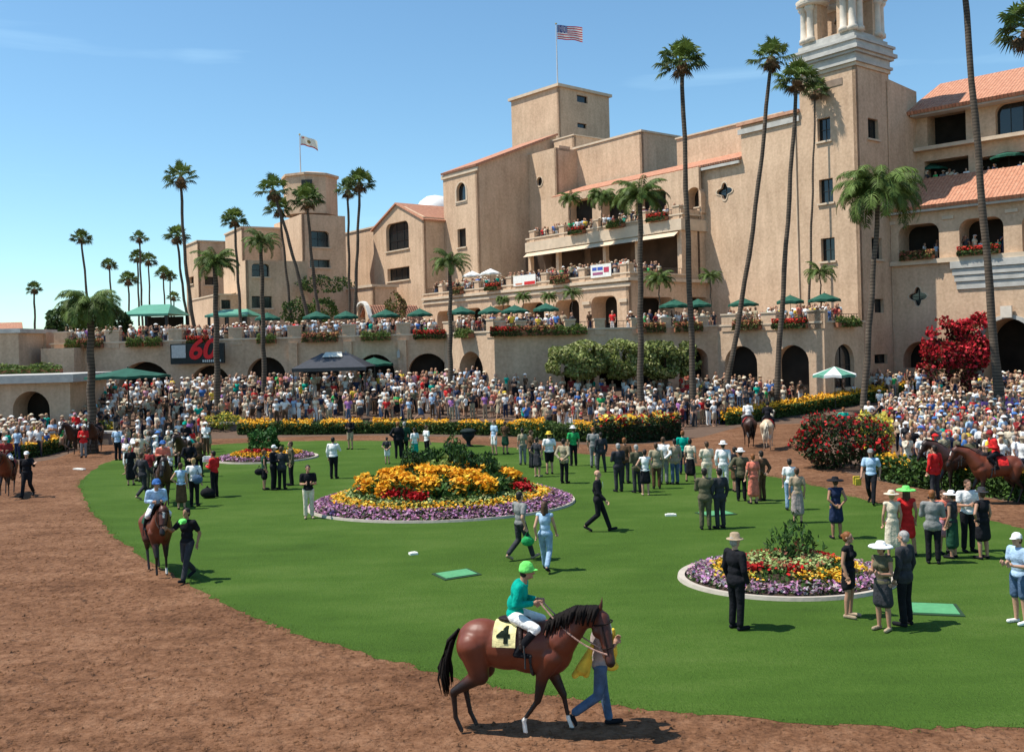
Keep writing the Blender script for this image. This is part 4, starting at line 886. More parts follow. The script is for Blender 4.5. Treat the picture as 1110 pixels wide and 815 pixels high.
def fan_crown(seed,n=34,dead=7):
    rng=np.random.default_rng(seed); V=[];Fs=[];C=[]
    def tri(a,b,c,col):
        o=len(V); V.extend([a,b,c]); Fs.append((o,o+1,o+2)); C.extend([col]*3)
    for i in range(n+dead):
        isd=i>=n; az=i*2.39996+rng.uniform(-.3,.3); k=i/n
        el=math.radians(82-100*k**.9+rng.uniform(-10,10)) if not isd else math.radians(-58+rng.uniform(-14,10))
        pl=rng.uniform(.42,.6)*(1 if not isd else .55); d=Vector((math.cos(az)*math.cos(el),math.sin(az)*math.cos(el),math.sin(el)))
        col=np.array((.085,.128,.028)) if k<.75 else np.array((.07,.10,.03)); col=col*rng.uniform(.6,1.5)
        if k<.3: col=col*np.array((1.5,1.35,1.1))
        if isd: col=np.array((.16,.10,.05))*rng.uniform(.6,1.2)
        sag=Vector((0,0,-.10*math.cos(el)))
        c=d*pl+sag; side=d.cross(Vector((0,0,1))).normalized() if abs(d.z)<.98 else Vector((1,0,0)); up=side.cross(d).normalized()
        w_=side*.015; o=len(V); V.extend([w_*1.5,-w_*1.5,c-w_,c+w_]); Fs.extend([(o,o+1,o+2),(o,o+2,o+3)]); C.extend([col*1.3]*4)
        R=rng.uniform(.38,.5)*(1 if not isd else .8); m=15; tw=rng.uniform(-.5,.5); cup=rng.uniform(.05,.3)
        s2=(side*math.cos(tw)+up*math.sin(tw)); u2=s2.cross(d)
        for j in range(m):
            a=(-1+2*(j+.5)/m)*2.0; da=2.0/m*.98
            def q(r,aa): return c+(d*math.cos(aa)+s2*math.sin(aa))*r+u2*(cup*r*(1-abs(aa)/3)) 
            ff=rng.uniform(.85,1.1)*(1-.18*abs(a)/2)
            mid=q(R*.62*ff,a); tip=q(R*ff,a)+Vector((0,0,-R*(.22+.25*rng.random())*math.cos(el)-(.1*R)))
            l=q(R*.55*ff,a-da)+u2*-.012; r=q(R*.55*ff,a+da)+u2*-.012
            cc=col*rng.uniform(.8,1.25); tri(c,l,mid,cc); tri(c,mid,r,cc*.9); tri(l,tip,mid,cc); tri(mid,tip,r,cc*.9)
    return np_mesh('crown',[tuple(v) for v in V],Fs,M_LEAF,np.array(C))
def feather_crown(seed,n=24,droop=1.0,width=.22):
    rng=np.random.default_rng(seed); V=[];Fs=[];C=[]
    for i in range(n):
        az=i*2.39996+rng.uniform(-.3,.3); k=i/n; el=math.radians(78-88*k+rng.uniform(-8,8)); L_=rng.uniform(.85,1.1)
        h=Vector((math.cos(az),math.sin(az),0)); side=Vector((-math.sin(az),math.cos(az),0)); pos=Vector((0,0,0)); e=el; N_=16; ps=[]
        for j in range(N_+1):
            ps.append((pos.copy(),e)); pos=pos+(h*math.cos(e)+Vector((0,0,math.sin(e))))*(L_/N_); e-=droop*(.06+.11*j/N_)
        col=np.array((.105,.155,.035))*rng.uniform(.6,1.35)
        for j in range(N_):
            p,e=ps[j]; p2,_=ps[j+1]; o=len(V); ww=side*.012; V.extend([p-ww,p+ww,p2+ww,p2-ww]); Fs.extend([(o,o+1,o+2,o+3)]); C.extend([col*1.2]*4)
            if j<2: continue
            for s in (-1,1):
                for sub in range(4):
                    b=p.lerp(p2,sub/4+.12); ll=width*math.sin(PI*min(1,(j+2)/(N_+2)))**.5*rng.uniform(.8,1.15)
                    t=b+side*s*ll*.55+h*ll*.45*math.cos(e)+Vector((0,0,-ll*rng.uniform(.35,.75))); wv=(p2-p).normalized()*.011
                    mid=b.lerp(t,.5)+Vector((0,0,ll*.12)); o=len(V); V.extend([b-wv*.5,mid-wv,t,mid+wv]); Fs.append((o,o+1,o+2,o+3)); C.extend([col*rng.uniform(.7,1.3)]*4)
    return np_mesh('crown',[tuple(v) for v in V],Fs,M_LEAF,np.array(C))
FAN=[fan_crown(s,n,d) for s,n,d in ((1,34,7),(2,26,12),(3,38,4),(4,22,9),(5,30,14),(6,36,8),(7,20,5),(8,32,10))]; FEA=[feather_crown(11,36,1.1,.27),feather_crown(12,46,1.3,.30),feather_crown(13,26,1.1,.26)]
def palm(cx,cy,bx,by,Y,R,kind,label,group=None,rt=.17,k=0,zb=None,bow=0.0,name='fan_palm'):
    g=P(bx,by,Y); z0=hz(g.x,Y) if zb is None else zb
    x,zr_=ray(bx,by); base=Vector((x*Y,Y,z0)); top=P(cx,cy,Y)
    t=empty(name,base,0,label,'palm tree',group); v=top-base; pts=[];rs=[]
    n=14
    for i in range(n+1):
        s=i/n; q=v*s; q.x+=bow*math.sin(PI*s)*v.z*.05; q.x+=.04*math.sin(i*1.7+k); pts.append(q); rs.append(rt*(1.35-.35*min(1,s*6))*(1-.35*s)*(1+.05*math.sin(i*2.3)))
    b=MB(); b.tube(pts,rs,9); b.obj('trunk',M_TRUNK,t,smooth=True)
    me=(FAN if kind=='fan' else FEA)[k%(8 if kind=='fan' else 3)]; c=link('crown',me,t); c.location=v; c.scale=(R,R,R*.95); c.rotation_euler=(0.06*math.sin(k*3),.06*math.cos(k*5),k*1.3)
    if kind=='fan':
        b=MB(); b.lathe([(rt*.7,-R*.42),(rt*1.5,-R*.3),(rt*1.9,-R*.12),(rt*1.2,0)],9,tuple(v)); b.obj('leaf_bases',mat('dry_leaf_bases',(.20,.11,.055),.95,.3,6),t)
    return t
GP='tall fan palms in front of the grandstand'; GL='fan palms above the left terrace'
palm(1041,-60,1084,425,60,2.6,'fan','tall fan palm nearest the right edge whose trunk leaves the top of the frame',GP,.26,0)
palm(1113,32,1150,430,62,2.5,'fan','fan palm whose crown only enters the frame at the top right corner',GP,.2,1)
palm(739,67,752,432,66,2.05,'fan','tall straight fan palm left of the bell tower, standing alone against the sky',GP,.22,2)
palm(836,62,784,432,70,1.85,'fan','leaning fan palm left of the pair, its trunk slanting down to the left',GP,.2,3,bow=.3)
palm(864,86,840,435,68,1.85,'fan','leaning fan palm with the darker trunk of the pair beside the bell tower',GP,.2,0)
palm(884,98,876,345,80,1.45,'fan','thin reddish trunked fan palm rising from the terrace in front of the bell tower',GP,.11,1,zb=Z1)
palm(953,208,934,450,58,3.3,'fea','bushy feather palm with drooping green fronds in front of the shaded side of the tower',None,.2,1,name='feather_palm')
palm(694,212,694,435,66,2.3,'fea','feather palm in front of the balconies, its crown at the third floor',None,.24,0,name='feather_palm')
palm(488,285,488,425,72,1.9,'fea','small feather palm in front of the gabled house',None,.2,2,name='feather_palm')
palm(98,333,99,465,56,2.3,'fea','feather palm with a broad drooping crown in front of the left arch wall',None,.27,1,name='feather_palm')
palm(233,285,236,445,68,2.0,'fea','feather palm whose trunk crosses the red lettered sign',None,.24,0,name='feather_palm')
palm(283,262,287,440,72,1.75,'fea','feather palm right of the red lettered sign',None,.2,2,name='feather_palm')
for i,(cx,cy,bx,by,Y,R,rt,lb,zb,bow) in enumerate([
 (390,198,383,352,96,1.9,.19,'right palm of the close pair left of the gabled house',Z1,0),
 (377,206,379,352,99,1.6,.17,'left palm of the close pair left of the gabled house',Z1,0),
 (333,216,350,352,94,2.1,.19,'leaning fan palm in front of the turret',Z1,-.3),
 (296,206,338,352,93,2.0,.2,'strongly leaning fan palm left of the turret',Z1,.4),
 (303,226,318,350,97,1.7,.16,'shorter fan palm just behind the strongly leaning one',Z1,0),
 (254,238,262,350,95,1.6,.17,'slim fan palm in front of the brown wing',Z1,0),
 (196,192,213,345,96,2.15,.2,'tallest leaning fan palm at left, standing above the far building',Z1,-.4),
 (192,256,208,350,98,1.55,.16,'fan palm left of the far building, shorter than its leaning neighbour',Z1,-.3),
 (88,258,103,350,105,1.35,.16,'leaning fan palm alone against the sky above the feather palm at left',2.2,0),
 (37,313,39,400,110,1.15,.15,'lone small fan palm at the far left above the distant roof',2.2,0),
 (118,287,127,350,125,1.25,.15,'small distant fan palm left of the cluster over the green roof',2.2,0),
 (151,258,155,350,120,1.3,.15,'highest fan palm of the distant cluster over the green roof',2.2,0),
 (149,279,151,350,122,1.35,.15,'fan palm below the highest one in the distant cluster',2.2,0),
 (139,303,141,350,118,1.45,.15,'bushy low fan palm at the left of the distant cluster',2.2,0),
 (161,282,163,350,126,1.45,.14,'fan palm in the middle of the distant cluster',2.2,0),
 (177,296,180,350,128,1.35,.14,'fan palm third from the right in the distant cluster',2.2,0),
 (184,300,187,350,132,1.2,.13,'fan palm second from the right in the distant cluster',2.2,0),
 (188,322,190,350,130,1.05,.13,'lowest and rightmost fan palm of the distant cluster',2.2,0)]):
    palm(cx,cy,bx,by,Y,R,'fan',lb,GL,rt,i,zb=zb,bow=bow)
palm(889,296,891,352,76,1.6,'fea','small arching feather palm on the terrace against the bell tower',None,.07,2,zb=Z1,name='feather_palm')
palm(770,300,771,356,82,1.3,'fea','small feather palm on the terrace at the foot of the balcony block',None,.07,2,zb=Z1,name='feather_palm')
palm(714,303,716,356,80,1.6,'fea','small feather palm on the terrace beside the feather palm trunk',None,.07,0,zb=Z1,name='feather_palm')
for i,(cx,cy,bx,by,Y,R) in enumerate([(618,216,618,240,97,1.5),(652,214,652,238,94,1.9),(672,220,672,236,93,1.5),(567,322,567,345,88,1.0),(545,325,545,345,91,.9),(620,318,620,345,84,1.2),(595,322,595,345,86,1.0)]):
    zz_=ZU if i<3 else Z1
    palm(cx,cy,bx,by,Y,R,'fea',['left potted palm on the third floor balcony','middle potted palm on the third floor balcony','right potted palm on the third floor balcony','potted palm by the third arch of the first terrace','leftmost potted palm on the first terrace','potted palm nearest the big doorway of the first terrace','potted palm second from the big doorway'][i],'potted palms on the terraces',.05,i%3,zb=zz_,name='potted_palm')
# clipped trees along the arcade wall
def tree(px0,px1,py0,py1,Y,label,seed,cols,name='clipped_tree',n=8000,sz=.15,trunk=True,boxy=3.0,grp=None,dy=1.6,cat='tree'):
    rng=np.random.default_rng(seed); a=P(px0,py1,Y);b=P(px1,py0,Y); cx=(a.x+b.x)/2; rx=(b.x-a.x)/2; rz=(b.z-a.z)/2; zc=(a.z+b.z)/2; z0=hz(cx,Y)
    t=empty(name,(cx,Y,z0),0,label,cat,grp)
    d=rng.normal(size=(n,3)); d/=np.linalg.norm(d,axis=1)[:,None]; q=(np.abs(d)**boxy).sum(1)**(-1/boxy); d=d*q[:,None]
    lob=1+.08*np.sin(d[:,0]*5+seed)+.08*np.sin(d[:,2]*6+d[:,0]*4+seed*2)+.06*np.cos(d[:,1]*7)
    r=lob*rng.uniform(.2,1.12,n)**.2; p=d*r[:,None]*np.array((rx,dy,rz)); p[:,2]+=zc-z0
    gap=np.sin(p[:,0]*2.1+seed)*np.sin(p[:,2]*2.7+seed)+.5*np.sin(p[:,0]*5.3); p=p[gap>-.75]
    k=len(p); cl=np.sin(p[:,0]*1.7+seed)*np.sin(p[:,2]*2.3)*.5
    c=np.array([cols[i%len(cols)] for i in range(k)])*(rng.uniform(.6,1.4,(k,1))); q=leaves(p,rng.uniform(.7,1.3,k)*sz,c,rng=rng); link('crown',np_mesh('crown',*q[:2],M_LEAF,q[2]),t)
    if trunk:
        m=MB(); m.tube([(0,0,0),(.05,0,(zc-z0)*.5),(0,0,zc-z0)],[.16,.13,.08],7)
        for s in (-1,1): m.tube([(0.03,0,(zc-z0)*.6),(s*rx*.35,.2*s,zc-z0+.1),(s*rx*.65,.1,zc-z0+rz*.4)],[.08,.05,.03],5)
        m.obj('trunk',mat('brown_bark',(.09,.06,.04),.95,.3,5),t,smooth=True)
    return t
OL=[(.24,.27,.08),(.30,.33,.11),(.17,.21,.055),(.34,.34,.15)]
GT='clipped trees along the arcade wall'
tree(598,662,372,409,70.5,'left clipped olive green tree along the arcade wall',51,OL,grp=GT)
tree(644,710,370,409,70.8,'middle clipped olive green tree along the arcade wall',52,OL,grp=GT)
tree(690,752,370,410,70.3,'right clipped tree along the arcade wall, with darker gaps',53,OL+[(.10,.12,.035),(.06,.08,.025)],grp=GT)
GD=[(.03,.06,.015),(.05,.085,.02),(.02,.04,.012)]
tree(50,95,333,372,92,'dark leafy tree behind the terrace at far left',54,GD+[(.07,.11,.03)],name='leafy_tree',boxy=2,sz=.2,n=3500)
tree(96,140,335,372,90,'dark leafy tree left of the green roofed pavilion',55,GD,name='leafy_tree',boxy=2,sz=.2,n=3500)
tree(336,366,322,352,98,'round green shrub at the foot of the turret on the terrace',56,[(.06,.10,.02),(.1,.15,.03)],name='shrub',boxy=2,sz=.13,n=1500,trunk=False,cat='shrub')
tree(306,336,324,352,97,'green shrub left of the turret shrub on the terrace',57,[(.05,.09,.02),(.09,.13,.03)],name='shrub',boxy=2,sz=.13,n=1300,trunk=False,cat='shrub')
tree(418,440,318,350,92,'reddish green bush beside the entrance pavilion',58,[(.08,.07,.02),(.12,.14,.03),(.15,.07,.03)],name='shrub',boxy=2,sz=.12,n=1300,trunk=False,cat='shrub')
tree(322,380,298,318,106,'trailing dark green planting on the low roof behind the palm pair',59,GD+[(.08,.12,.03)],name='shrub',boxy=2.5,sz=.13,n=1600,trunk=False,cat='shrub')
# ---------- planter boxes on the parapets ----------
M_POT=mat('terracotta_pot',(.32,.13,.07),.85,.15,4)
def planter_mesh(cols,flow,seed,L_):
    rng=np.random.default_rng(seed); n=int(330*L_); p=np.stack([rng.uniform(-L_/2,L_/2,n),rng.uniform(-.28,.28,n),.3+rng.random(n)**1.3*.42],1); p[:,2]*=1+.15*np.sin(p[:,0]*5+seed)
    hang=rng.random(n)<.25; p[hang,1]=-.32; p[hang,2]=rng.uniform(0,.4,hang.sum())
    c=np.array([cols[i%len(cols)] for i in range(n)])*rng.uniform(.6,1.4,(n,1)); q=leaves(p,rng.uniform(.06,.12,n),c,rng=rng); A=np_mesh('leaves',*q[:2],M_LEAF,q[2]); B=None
    if flow:
        n=int(170*L_); p=np.stack([rng.uniform(-L_/2,L_/2,n),rng.uniform(-.34,.25,n),rng.uniform(.35,.75,n)],1); c=np.array([flow[i%len(flow)] for i in range(n)])*rng.uniform(.8,1.2,(n,1))
        q=leaves(p,rng.uniform(.05,.09,n),c,up=0,aspect=.9,rng=rng,nrm=np.array((0,-.5,.6))); B=np_mesh('flowers',*q[:2],M_PETAL,q[2])
    m=MB(); m.box(-L_/2,-.26,0,L_/2,.26,.34); return A,B,m.mesh('box',M_POT)
PK={'red':planter_mesh(GD+[(.08,.12,.03)],[(.5,.02,.02),(.6,.05,.03)],61,2.2),'green':planter_mesh([(.12,.17,.04),(.07,.11,.02),(.18,.22,.06)],None,62,2.2),'mixed':planter_mesh([(.08,.12,.03),(.12,.08,.04)],[(.35,.12,.06),(.45,.3,.1),(.3,.08,.05)],63,2.2)}
def planter(Fc_,px,z,kind,label,group,sc=1.0,out=.34):
    s=Fc_.sat(px,z); x,y,_=Fc_.w(s,0,out); ang=math.atan2(Fc_.d.y,Fc_.d.x)
    if Fc_.d.x<0: ang+=PI
    t=empty('planter_box',(x,y,z),ang,label,'planter',group); t.scale=(sc,1,1); A,B,C_=PK[kind]
    link('box',C_,t); link('leaves',A,t)
    if B: link('flowers',B,t)
KN={'red':'red flowering','green':'light green','mixed':'rusty brown'}
def plist(Fc_,z,items,group,where):
    for px,kd,sc,lab in items: planter(Fc_,px,z,kd,'%s planter %s'%(KN[kd],lab),group,sc)
gA='planter boxes along the first terrace parapet'
za=Z1+.02
plist(FA,za,[(408,'green',1.1,'between the two right piers of the arcade wall'),(466,'red',1.2,'just left of the sunlit corner of the arcade wall'),(348,'mixed',1.3,'above the black tent on the arcade wall'),(290,'green',.7,'above the first arch right of the red sign'),(100,'mixed',.9,'above the feather palm trunk at far left'),(82,'green',.6,'at the far left end of the arcade parapet'),(148,'green',.6,'left of the pair above the large left arch'),(168,'green',.6,'right of the pair above the large left arch'),(216,'red',.8,'directly above the red lettered sign')],gA,'')
plist(FC,za,[(507,'green',.9,'on the sunlit corner above the narrow arch')],gA,'')
plist(FD,za,[(545,'red',.9,'at the left end of the shaded terrace wall'),(580,'mixed',1.5,'in the middle of the shaded terrace wall'),(617,'green',1.2,'left of the large doorway on the terrace wall'),(705,'mixed',1.0,'right of the feather palm trunk on the terrace wall'),(745,'mixed',1.0,'at the right end of the shaded terrace wall')],gA,'')
plist(FE2,za,[(812,'mixed',1.0,'above the left arch of the sunlit terrace wall'),(858,'red',1.2,'above the right arch of the sunlit terrace wall')],gA,'')
plist(FG,za,[(915,'green',1.2,'trailing over the terrace wall beside the bell tower')],gA,'')
gB='planter boxes along the second floor parapet'
plist(FMl,ZM+.05,[(610,'mixed',1.0,'on the second floor parapet left of the white banner'),(537,'red',1.0,'on the second floor parapet behind the red and white banner'),(498,'mixed',.9,'near the left end of the second floor parapet')],gB,'')
plist(FUl,ZU+.05,[(715,'red',1.1,'at the right end of the third floor parapet'),(628,'red',1.0,'in the middle of the third floor parapet'),(670,'green',1.0,'between the potted palms on the third floor parapet')],'planter boxes along the third floor parapet','')
plist(FP,zf+.13,[(1062,'red',1.4,'in the arched balcony of the tiled wing behind the tall trunk'),(996,'mixed',1.2,'in the arched balcony of the tiled wing nearest the bell tower')],'planter boxes in the arched balconies','')
planter(Face((FK_.P0.x,72.5,0),Vector((-1,0,0)),Vector((0,-1,0)),5),34,P(34,405,72.5).z,'green','light green planter on the ledge above the arched kiosk','planter boxes along the first terrace parapet',2.2)
# ---------- umbrellas ----------
def umbrella_proto():
    m=MB(); n=8; R=1.45; top=(0,0,2.75); vs=[top]; 
    for k in range(n*2):
        a=PI*k/n; r=R if k%2==0 else R*.93; vs.append((r*math.cos(a),r*math.sin(a),2.2 if k%2==0 else 2.26))
    for k in range(n*2):
        a=PI*k/n; r=(R if k%2==0 else R*.93)*1.0; vs.append((r*math.cos(a),r*math.sin(a),2.03 if k%2==0 else 2.08))
    m.add(vs,[(0,1+k,1+(k+1)%(2*n)) for k in range(2*n)]+[(1+k,1+(k+1)%(2*n),1+2*n+(k+1)%(2*n),1+2*n+k) for k in range(2*n)])
    me1=m.mesh('canopy',M_CANV); m=MB(); m.tube([(0,0,0),(0,0,2.85)],.025,8); me2=m.mesh('pole',M_WIN)
    m=MB(); m.lathe([(.5,.7),(.52,.73),(.5,.76)],18); me3=m.mesh('table_top',M_WHITE); return me1,me2,me3
UM=umbrella_proto()
def umbrella(px,Y,z,label,group,canvas=None,sc=1.0,py=None,table=True):
    x,_=ray(px,340); x=x*Y; t=empty('patio_umbrella',(x,Y,z),px*.1,label,'umbrella',group); t.scale=(sc,sc,1)
    c=link('canopy',UM[0],t); link('pole',UM[1],t)
    if canvas:
        me=UM[0].copy(); me.materials.clear()
        for m_ in canvas: me.materials.append(m_)
        if len(canvas)>1: me.polygons.foreach_set('material_index',[(k//2)%2 for k in range(16)]+[(k//2)%2 for k in range(16)])
        c.data=me
gU='green patio umbrellas along the first terrace'
for i,(px,Y,lb) in enumerate([(290,84,'first green umbrella from the left on the terrace, above the arch beside the sign'),(343,84,'second green umbrella from the left, above the black tent'),(375,85,'third green umbrella from the left on the terrace'),(418,84,'green umbrella in front of the entrance pavilion'),(455,84,'green umbrella left of the small feather palm trunk'),(500,82,'green umbrella right of the small feather palm trunk'),(532,83,'left of the three close green umbrellas under the second floor'),(558,82,'middle of the three close green umbrellas under the second floor'),(592,80,'right of the three close green umbrellas under the second floor'),(731,79,'left of the two green umbrellas under the balcony corner'),(757,79.5,'right of the two green umbrellas under the balcony corner'),(806,80,'green umbrella against the tall blank wall, leftmost of three'),(857,77,'green umbrella against the tall blank wall, middle of three'),(894,75,'green umbrella against the tall blank wall, nearest the tower corner')]):
    umbrella(px,Y,Z1,lb,gU,canvas=None,sc=.78+.08*(i%2))
M_WC=mat('white_canvas',(.75,.75,.72),.85,.08,3)
g=Gt(903,430); umbrella(903,64,.9,'white and green striped umbrella rising from the crowd below the bell tower','umbrellas in the crowd',canvas=[M_WC,M_CANVL],sc=1.0)
umbrella(137,66,2.3-.3,'wide flat green umbrella in front of the large left arch','umbrellas in the crowd',sc=1.9)
umbrella(404,78.2,2.2,'green umbrella under the arch right of the black tent','umbrellas in the crowd',sc=1.1)
xw=ray(1012,188)[0]*82; 
umbrella(1014,84.0,ze2+1.45,'green umbrella on the upper walkway of the tiled wing','umbrellas on the tiled wing',canvas=[M_CANV],sc=.9); bpy.context.view_layer.update()
umbrella(1098,79.0,ze2+1.45,'dark green umbrella at the right end of the upper walkway','umbrellas on the tiled wing',sc=1.0)
# white parasols on second floor
umbrella(513,107,ZM,'white umbrella at the left end of the second floor terrace','white umbrellas on the second floor',canvas=[M_WC],sc=.8)
umbrella(533,104.5,ZM,'white umbrella second from the left on the second floor terrace','white umbrellas on the second floor',canvas=[M_WC],sc=.8)
# ---------- black tent ----------
tp=P(362,398,72); t=empty('event_tent',(tp.x,72,hz(tp.x,72)),0,'large black canopy tent with a pale ridge panel in front of the arcade','tent'); zc_=tp.z-hz(tp.x,72); ztop=P(362,381,74).z-hz(tp.x,72)
m=MB(); w_=2.7; vs=[(-w_,-2,zc_),(w_,-2,zc_),(w_,3,zc_),(-w_,3,zc_),(-.9,.2,ztop-.1),(.9,.2,ztop-.1),(.9,.9,ztop-.1),(-.9,.9,ztop-.1)]
m.add(vs,[(0,1,5,4),(1,2,6,5),(2,3,7,6),(3,0,4,7),(4,5,6,7)]); m.add([(-w_,-2,zc_-.25),(w_,-2,zc_-.25),(w_,-2,zc_),(-w_,-2,zc_)],[(0,1,2,3)]); m.obj('canopy',mat('black_canvas',(.03,.03,.035),.5,.2,3,spec=.5),t)
m=MB(); m.add([(-.75,-.56,(zc_+ztop)/2+.16),(.75,-.56,(zc_+ztop)/2+.16),(.6,.1,ztop-.13+.06),(-.6,.1,ztop-.13+.06)],[(0,1,2,3)]); m.v=[(x,y-.03,z+.03) for x,y,z in m.v]; m.obj('ridge_panel',mat('pale_tent_panel',(.6,.58,.5),.6,.1,3),t)
for x in (-w_+.1,w_-.1):
    for y in (-1.9,2.9): m=MB(); m.tube([(x,y,0),(x,y,zc_)],.04,6); m.obj('pole',M_WIN,t)
# ---------- flags ----------
def flagpole(px,pyb,pyt,Y,label,name='flagpole'):
    b=P(px,pyb,Y); tp=P(px-.026*(pyb-pyt)*0,pyt,Y); h=tp.z-b.z; t=empty(name,b,0,label,'flagpole'); m=MB(); m.tube([(0,0,-.2),(0,0,h)],[.09,.05],8); m.obj('pole',mat('pale_metal_pole',(.55,.56,.58),.4,.1,3),t); m=MB(); m.lathe([(.02,0),(.13,.08),(.13,.16),(.02,.24)],10,(0,0,h)); m.obj('finial',mat('gilt_ball',(.6,.45,.15),.35,.1,3,metal=.8),t); return b,h
def cloth_flag(name,origin,w_,h_,label,colfn,seed,droop=.25):
    nx,ny=52,28; V=[];C=[];Fs=[]
    for j in range(ny+1):
        for i in range(nx+1):
            u=i/nx;v=j/ny; V.append((u*w_,.22*math.sin(u*8+v*1.5+seed)*u,-(1-v)*h_-droop*w_*u*u+.06*math.sin(u*9+seed)))
    for j in range(ny):
        for i in range(nx): Fs.append((j*(nx+1)+i,j*(nx+1)+i+1,(j+1)*(nx+1)+i+1,(j+1)*(nx+1)+i))
    # colour per face: separate quads
    VV=[];FF=[];CC=[]
    for k,f in enumerate(Fs):
        i=k%nx;j=k//nx; o=len(VV); VV+= [V[q] for q in f]; FF.append((o,o+1,o+2,o+3)); CC+=[colfn((i+.5)/nx,(j+.5)/ny)]*4
    me=np_mesh(name,VV,FF,M_PETAL,np.array(CC)); o=link(name,me,loc=origin); return tag(o,label,'flag')
def us(u,v):
    if u<.4 and v>6/13:
        cu=(u/.4*9)%1; cv=((v-6/13)/(7/13)*7)%1
        return (.7,.7,.72) if (cu-.5)**2+(cv-.5)**2<.07 else (.03,.05,.20)
    return (.55,.03,.05) if int(v*13)%2==0 else (.78,.77,.75)
def pale(u,v):
    if v<.16: return (.5,.08,.06)
    if (u-.5)**2*3+(v-.55)**2<.035: return (.28,.20,.08)
    if (u-.16)**2+(v-.8)**2<.006: return (.5,.05,.05)
    return (.75,.72,.62)
b,h=flagpole(604.5,94,27,119.5,'tall pale flagpole on the square flag tower'); cloth_flag('flag',(b.x+.12,b.y,b.z+h-.1),3.1,1.75,'american flag flying from the pole on the square tower',us,1.2,.12)
b,h=flagpole(326,192,147,121,'thin flagpole on the octagonal turret at left'); cloth_flag('flag',(b.x+.1,b.y,b.z+h-.1),2.1,1.15,'pale flag with a brown emblem flying over the octagonal turret',pale,.4,.35)
# ---------- sign with red lettering ----------
sg=P(185,397,78.4); sw=P(243,397,78.4).x-sg.x; shh=P(185,371,78.4).z-P(185,393,78.4).z; sx0=sg.x; sz=P(185,395,78.4).z
t=empty('anniversary_sign',(sx0,78.4,sz),0,'dark sign board with a large red number 60 on the arcade wall','sign')
m=MB(); m.box(0,0,0,sw,.35,shh); m.obj('board',mat('black_sign_board',(.012,.016,.016),.5,.2,3),t)
m=MB(); m.box(.12,-.05,.5,1.25,-.003,shh-.1); m.obj('panel',mat('pale_sign_panel',(.42,.43,.43),.6,.15,9),t)
def text(s,size,x,z,y,m_,parent,name,ext=.03,shear=0,bold=.0):
    c=bpy.data.curves.new(name,'FONT'); c.body=s; c.size=size; c.extrude=ext; c.shear=shear; c.offset=bold; c.resolution_u=4
    o=bpy.data.objects.new('tmp',c); COL.objects.link(o); dg=bpy.context.evaluated_depsgraph_get(); me=bpy.data.meshes.new_from_object(o.evaluated_get(dg)); bpy.data.objects.remove(o)
    for v in me.vertices: v.co=Vector((v.co.x+x,-v.co.z+y,v.co.y+z))
    me.materials.clear(); me.materials.append(m_); return link(name,me,parent)
M_RED=mat('red_sign_letter',(.62,.01,.015),.5,.08,3)
text('60',2.25,1.4,.42,-.04,M_RED,t,'lettering',shear=.25,bold=.06)
m=MB()
for k in range(9): m.box(2.6+.17*k,-.04,.12,2.6+.17*k+.11,-.003,.30)
m.obj('small_lettering',mat('pale_sign_letter',(.6,.62,.6),.6,.1,5),t)
def banner(Fc_,px0,px1,z,h_,label,cols,words=None):
    s0=Fc_.sat(px0,z); s1=Fc_.sat(px1,z); 
    if s0>s1: s0,s1=s1,s0
    t=empty('banner',Fc_.w(s1 if Fc_.d.x<0 else s0,z,.14),math.atan2(-Fc_.d.y,-Fc_.d.x) if Fc_.d.x<0 else math.atan2(Fc_.d.y,Fc_.d.x),label,'banner'); w_=s1-s0
    m=MB(); m.box(0,-.03,0,w_,0,h_); m.obj('cloth',M_WHITE,t)
    for (a,b_,c,d,col) in cols:
        m=MB(); m.box(a*w_,-.045,c*h_,b_*w_,-.033,d*h_); m.obj('marking',mat('banner_ink_%d%d%d'%tuple(int(x*99) for x in col),col,.7,.05,3),t)
banner(FMl,642,664,ZM+.25,1.15,'white banner with blue and red marks on the second floor parapet',[(.08,.30,.55,.8,(.05,.10,.4)),(.34,.6,.55,.8,(.05,.10,.4)),(.65,.9,.35,.75,(.5,.05,.1)),(.1,.6,.2,.4,(.35,.1,.2))])
banner(FMl,558,582,ZM+.25,1.0,'white banner with a red lower right corner on the second floor parapet',[(.5,.98,.04,.35,(.6,.03,.03)),(.1,.4,.1,.25,(.6,.2,.1))])
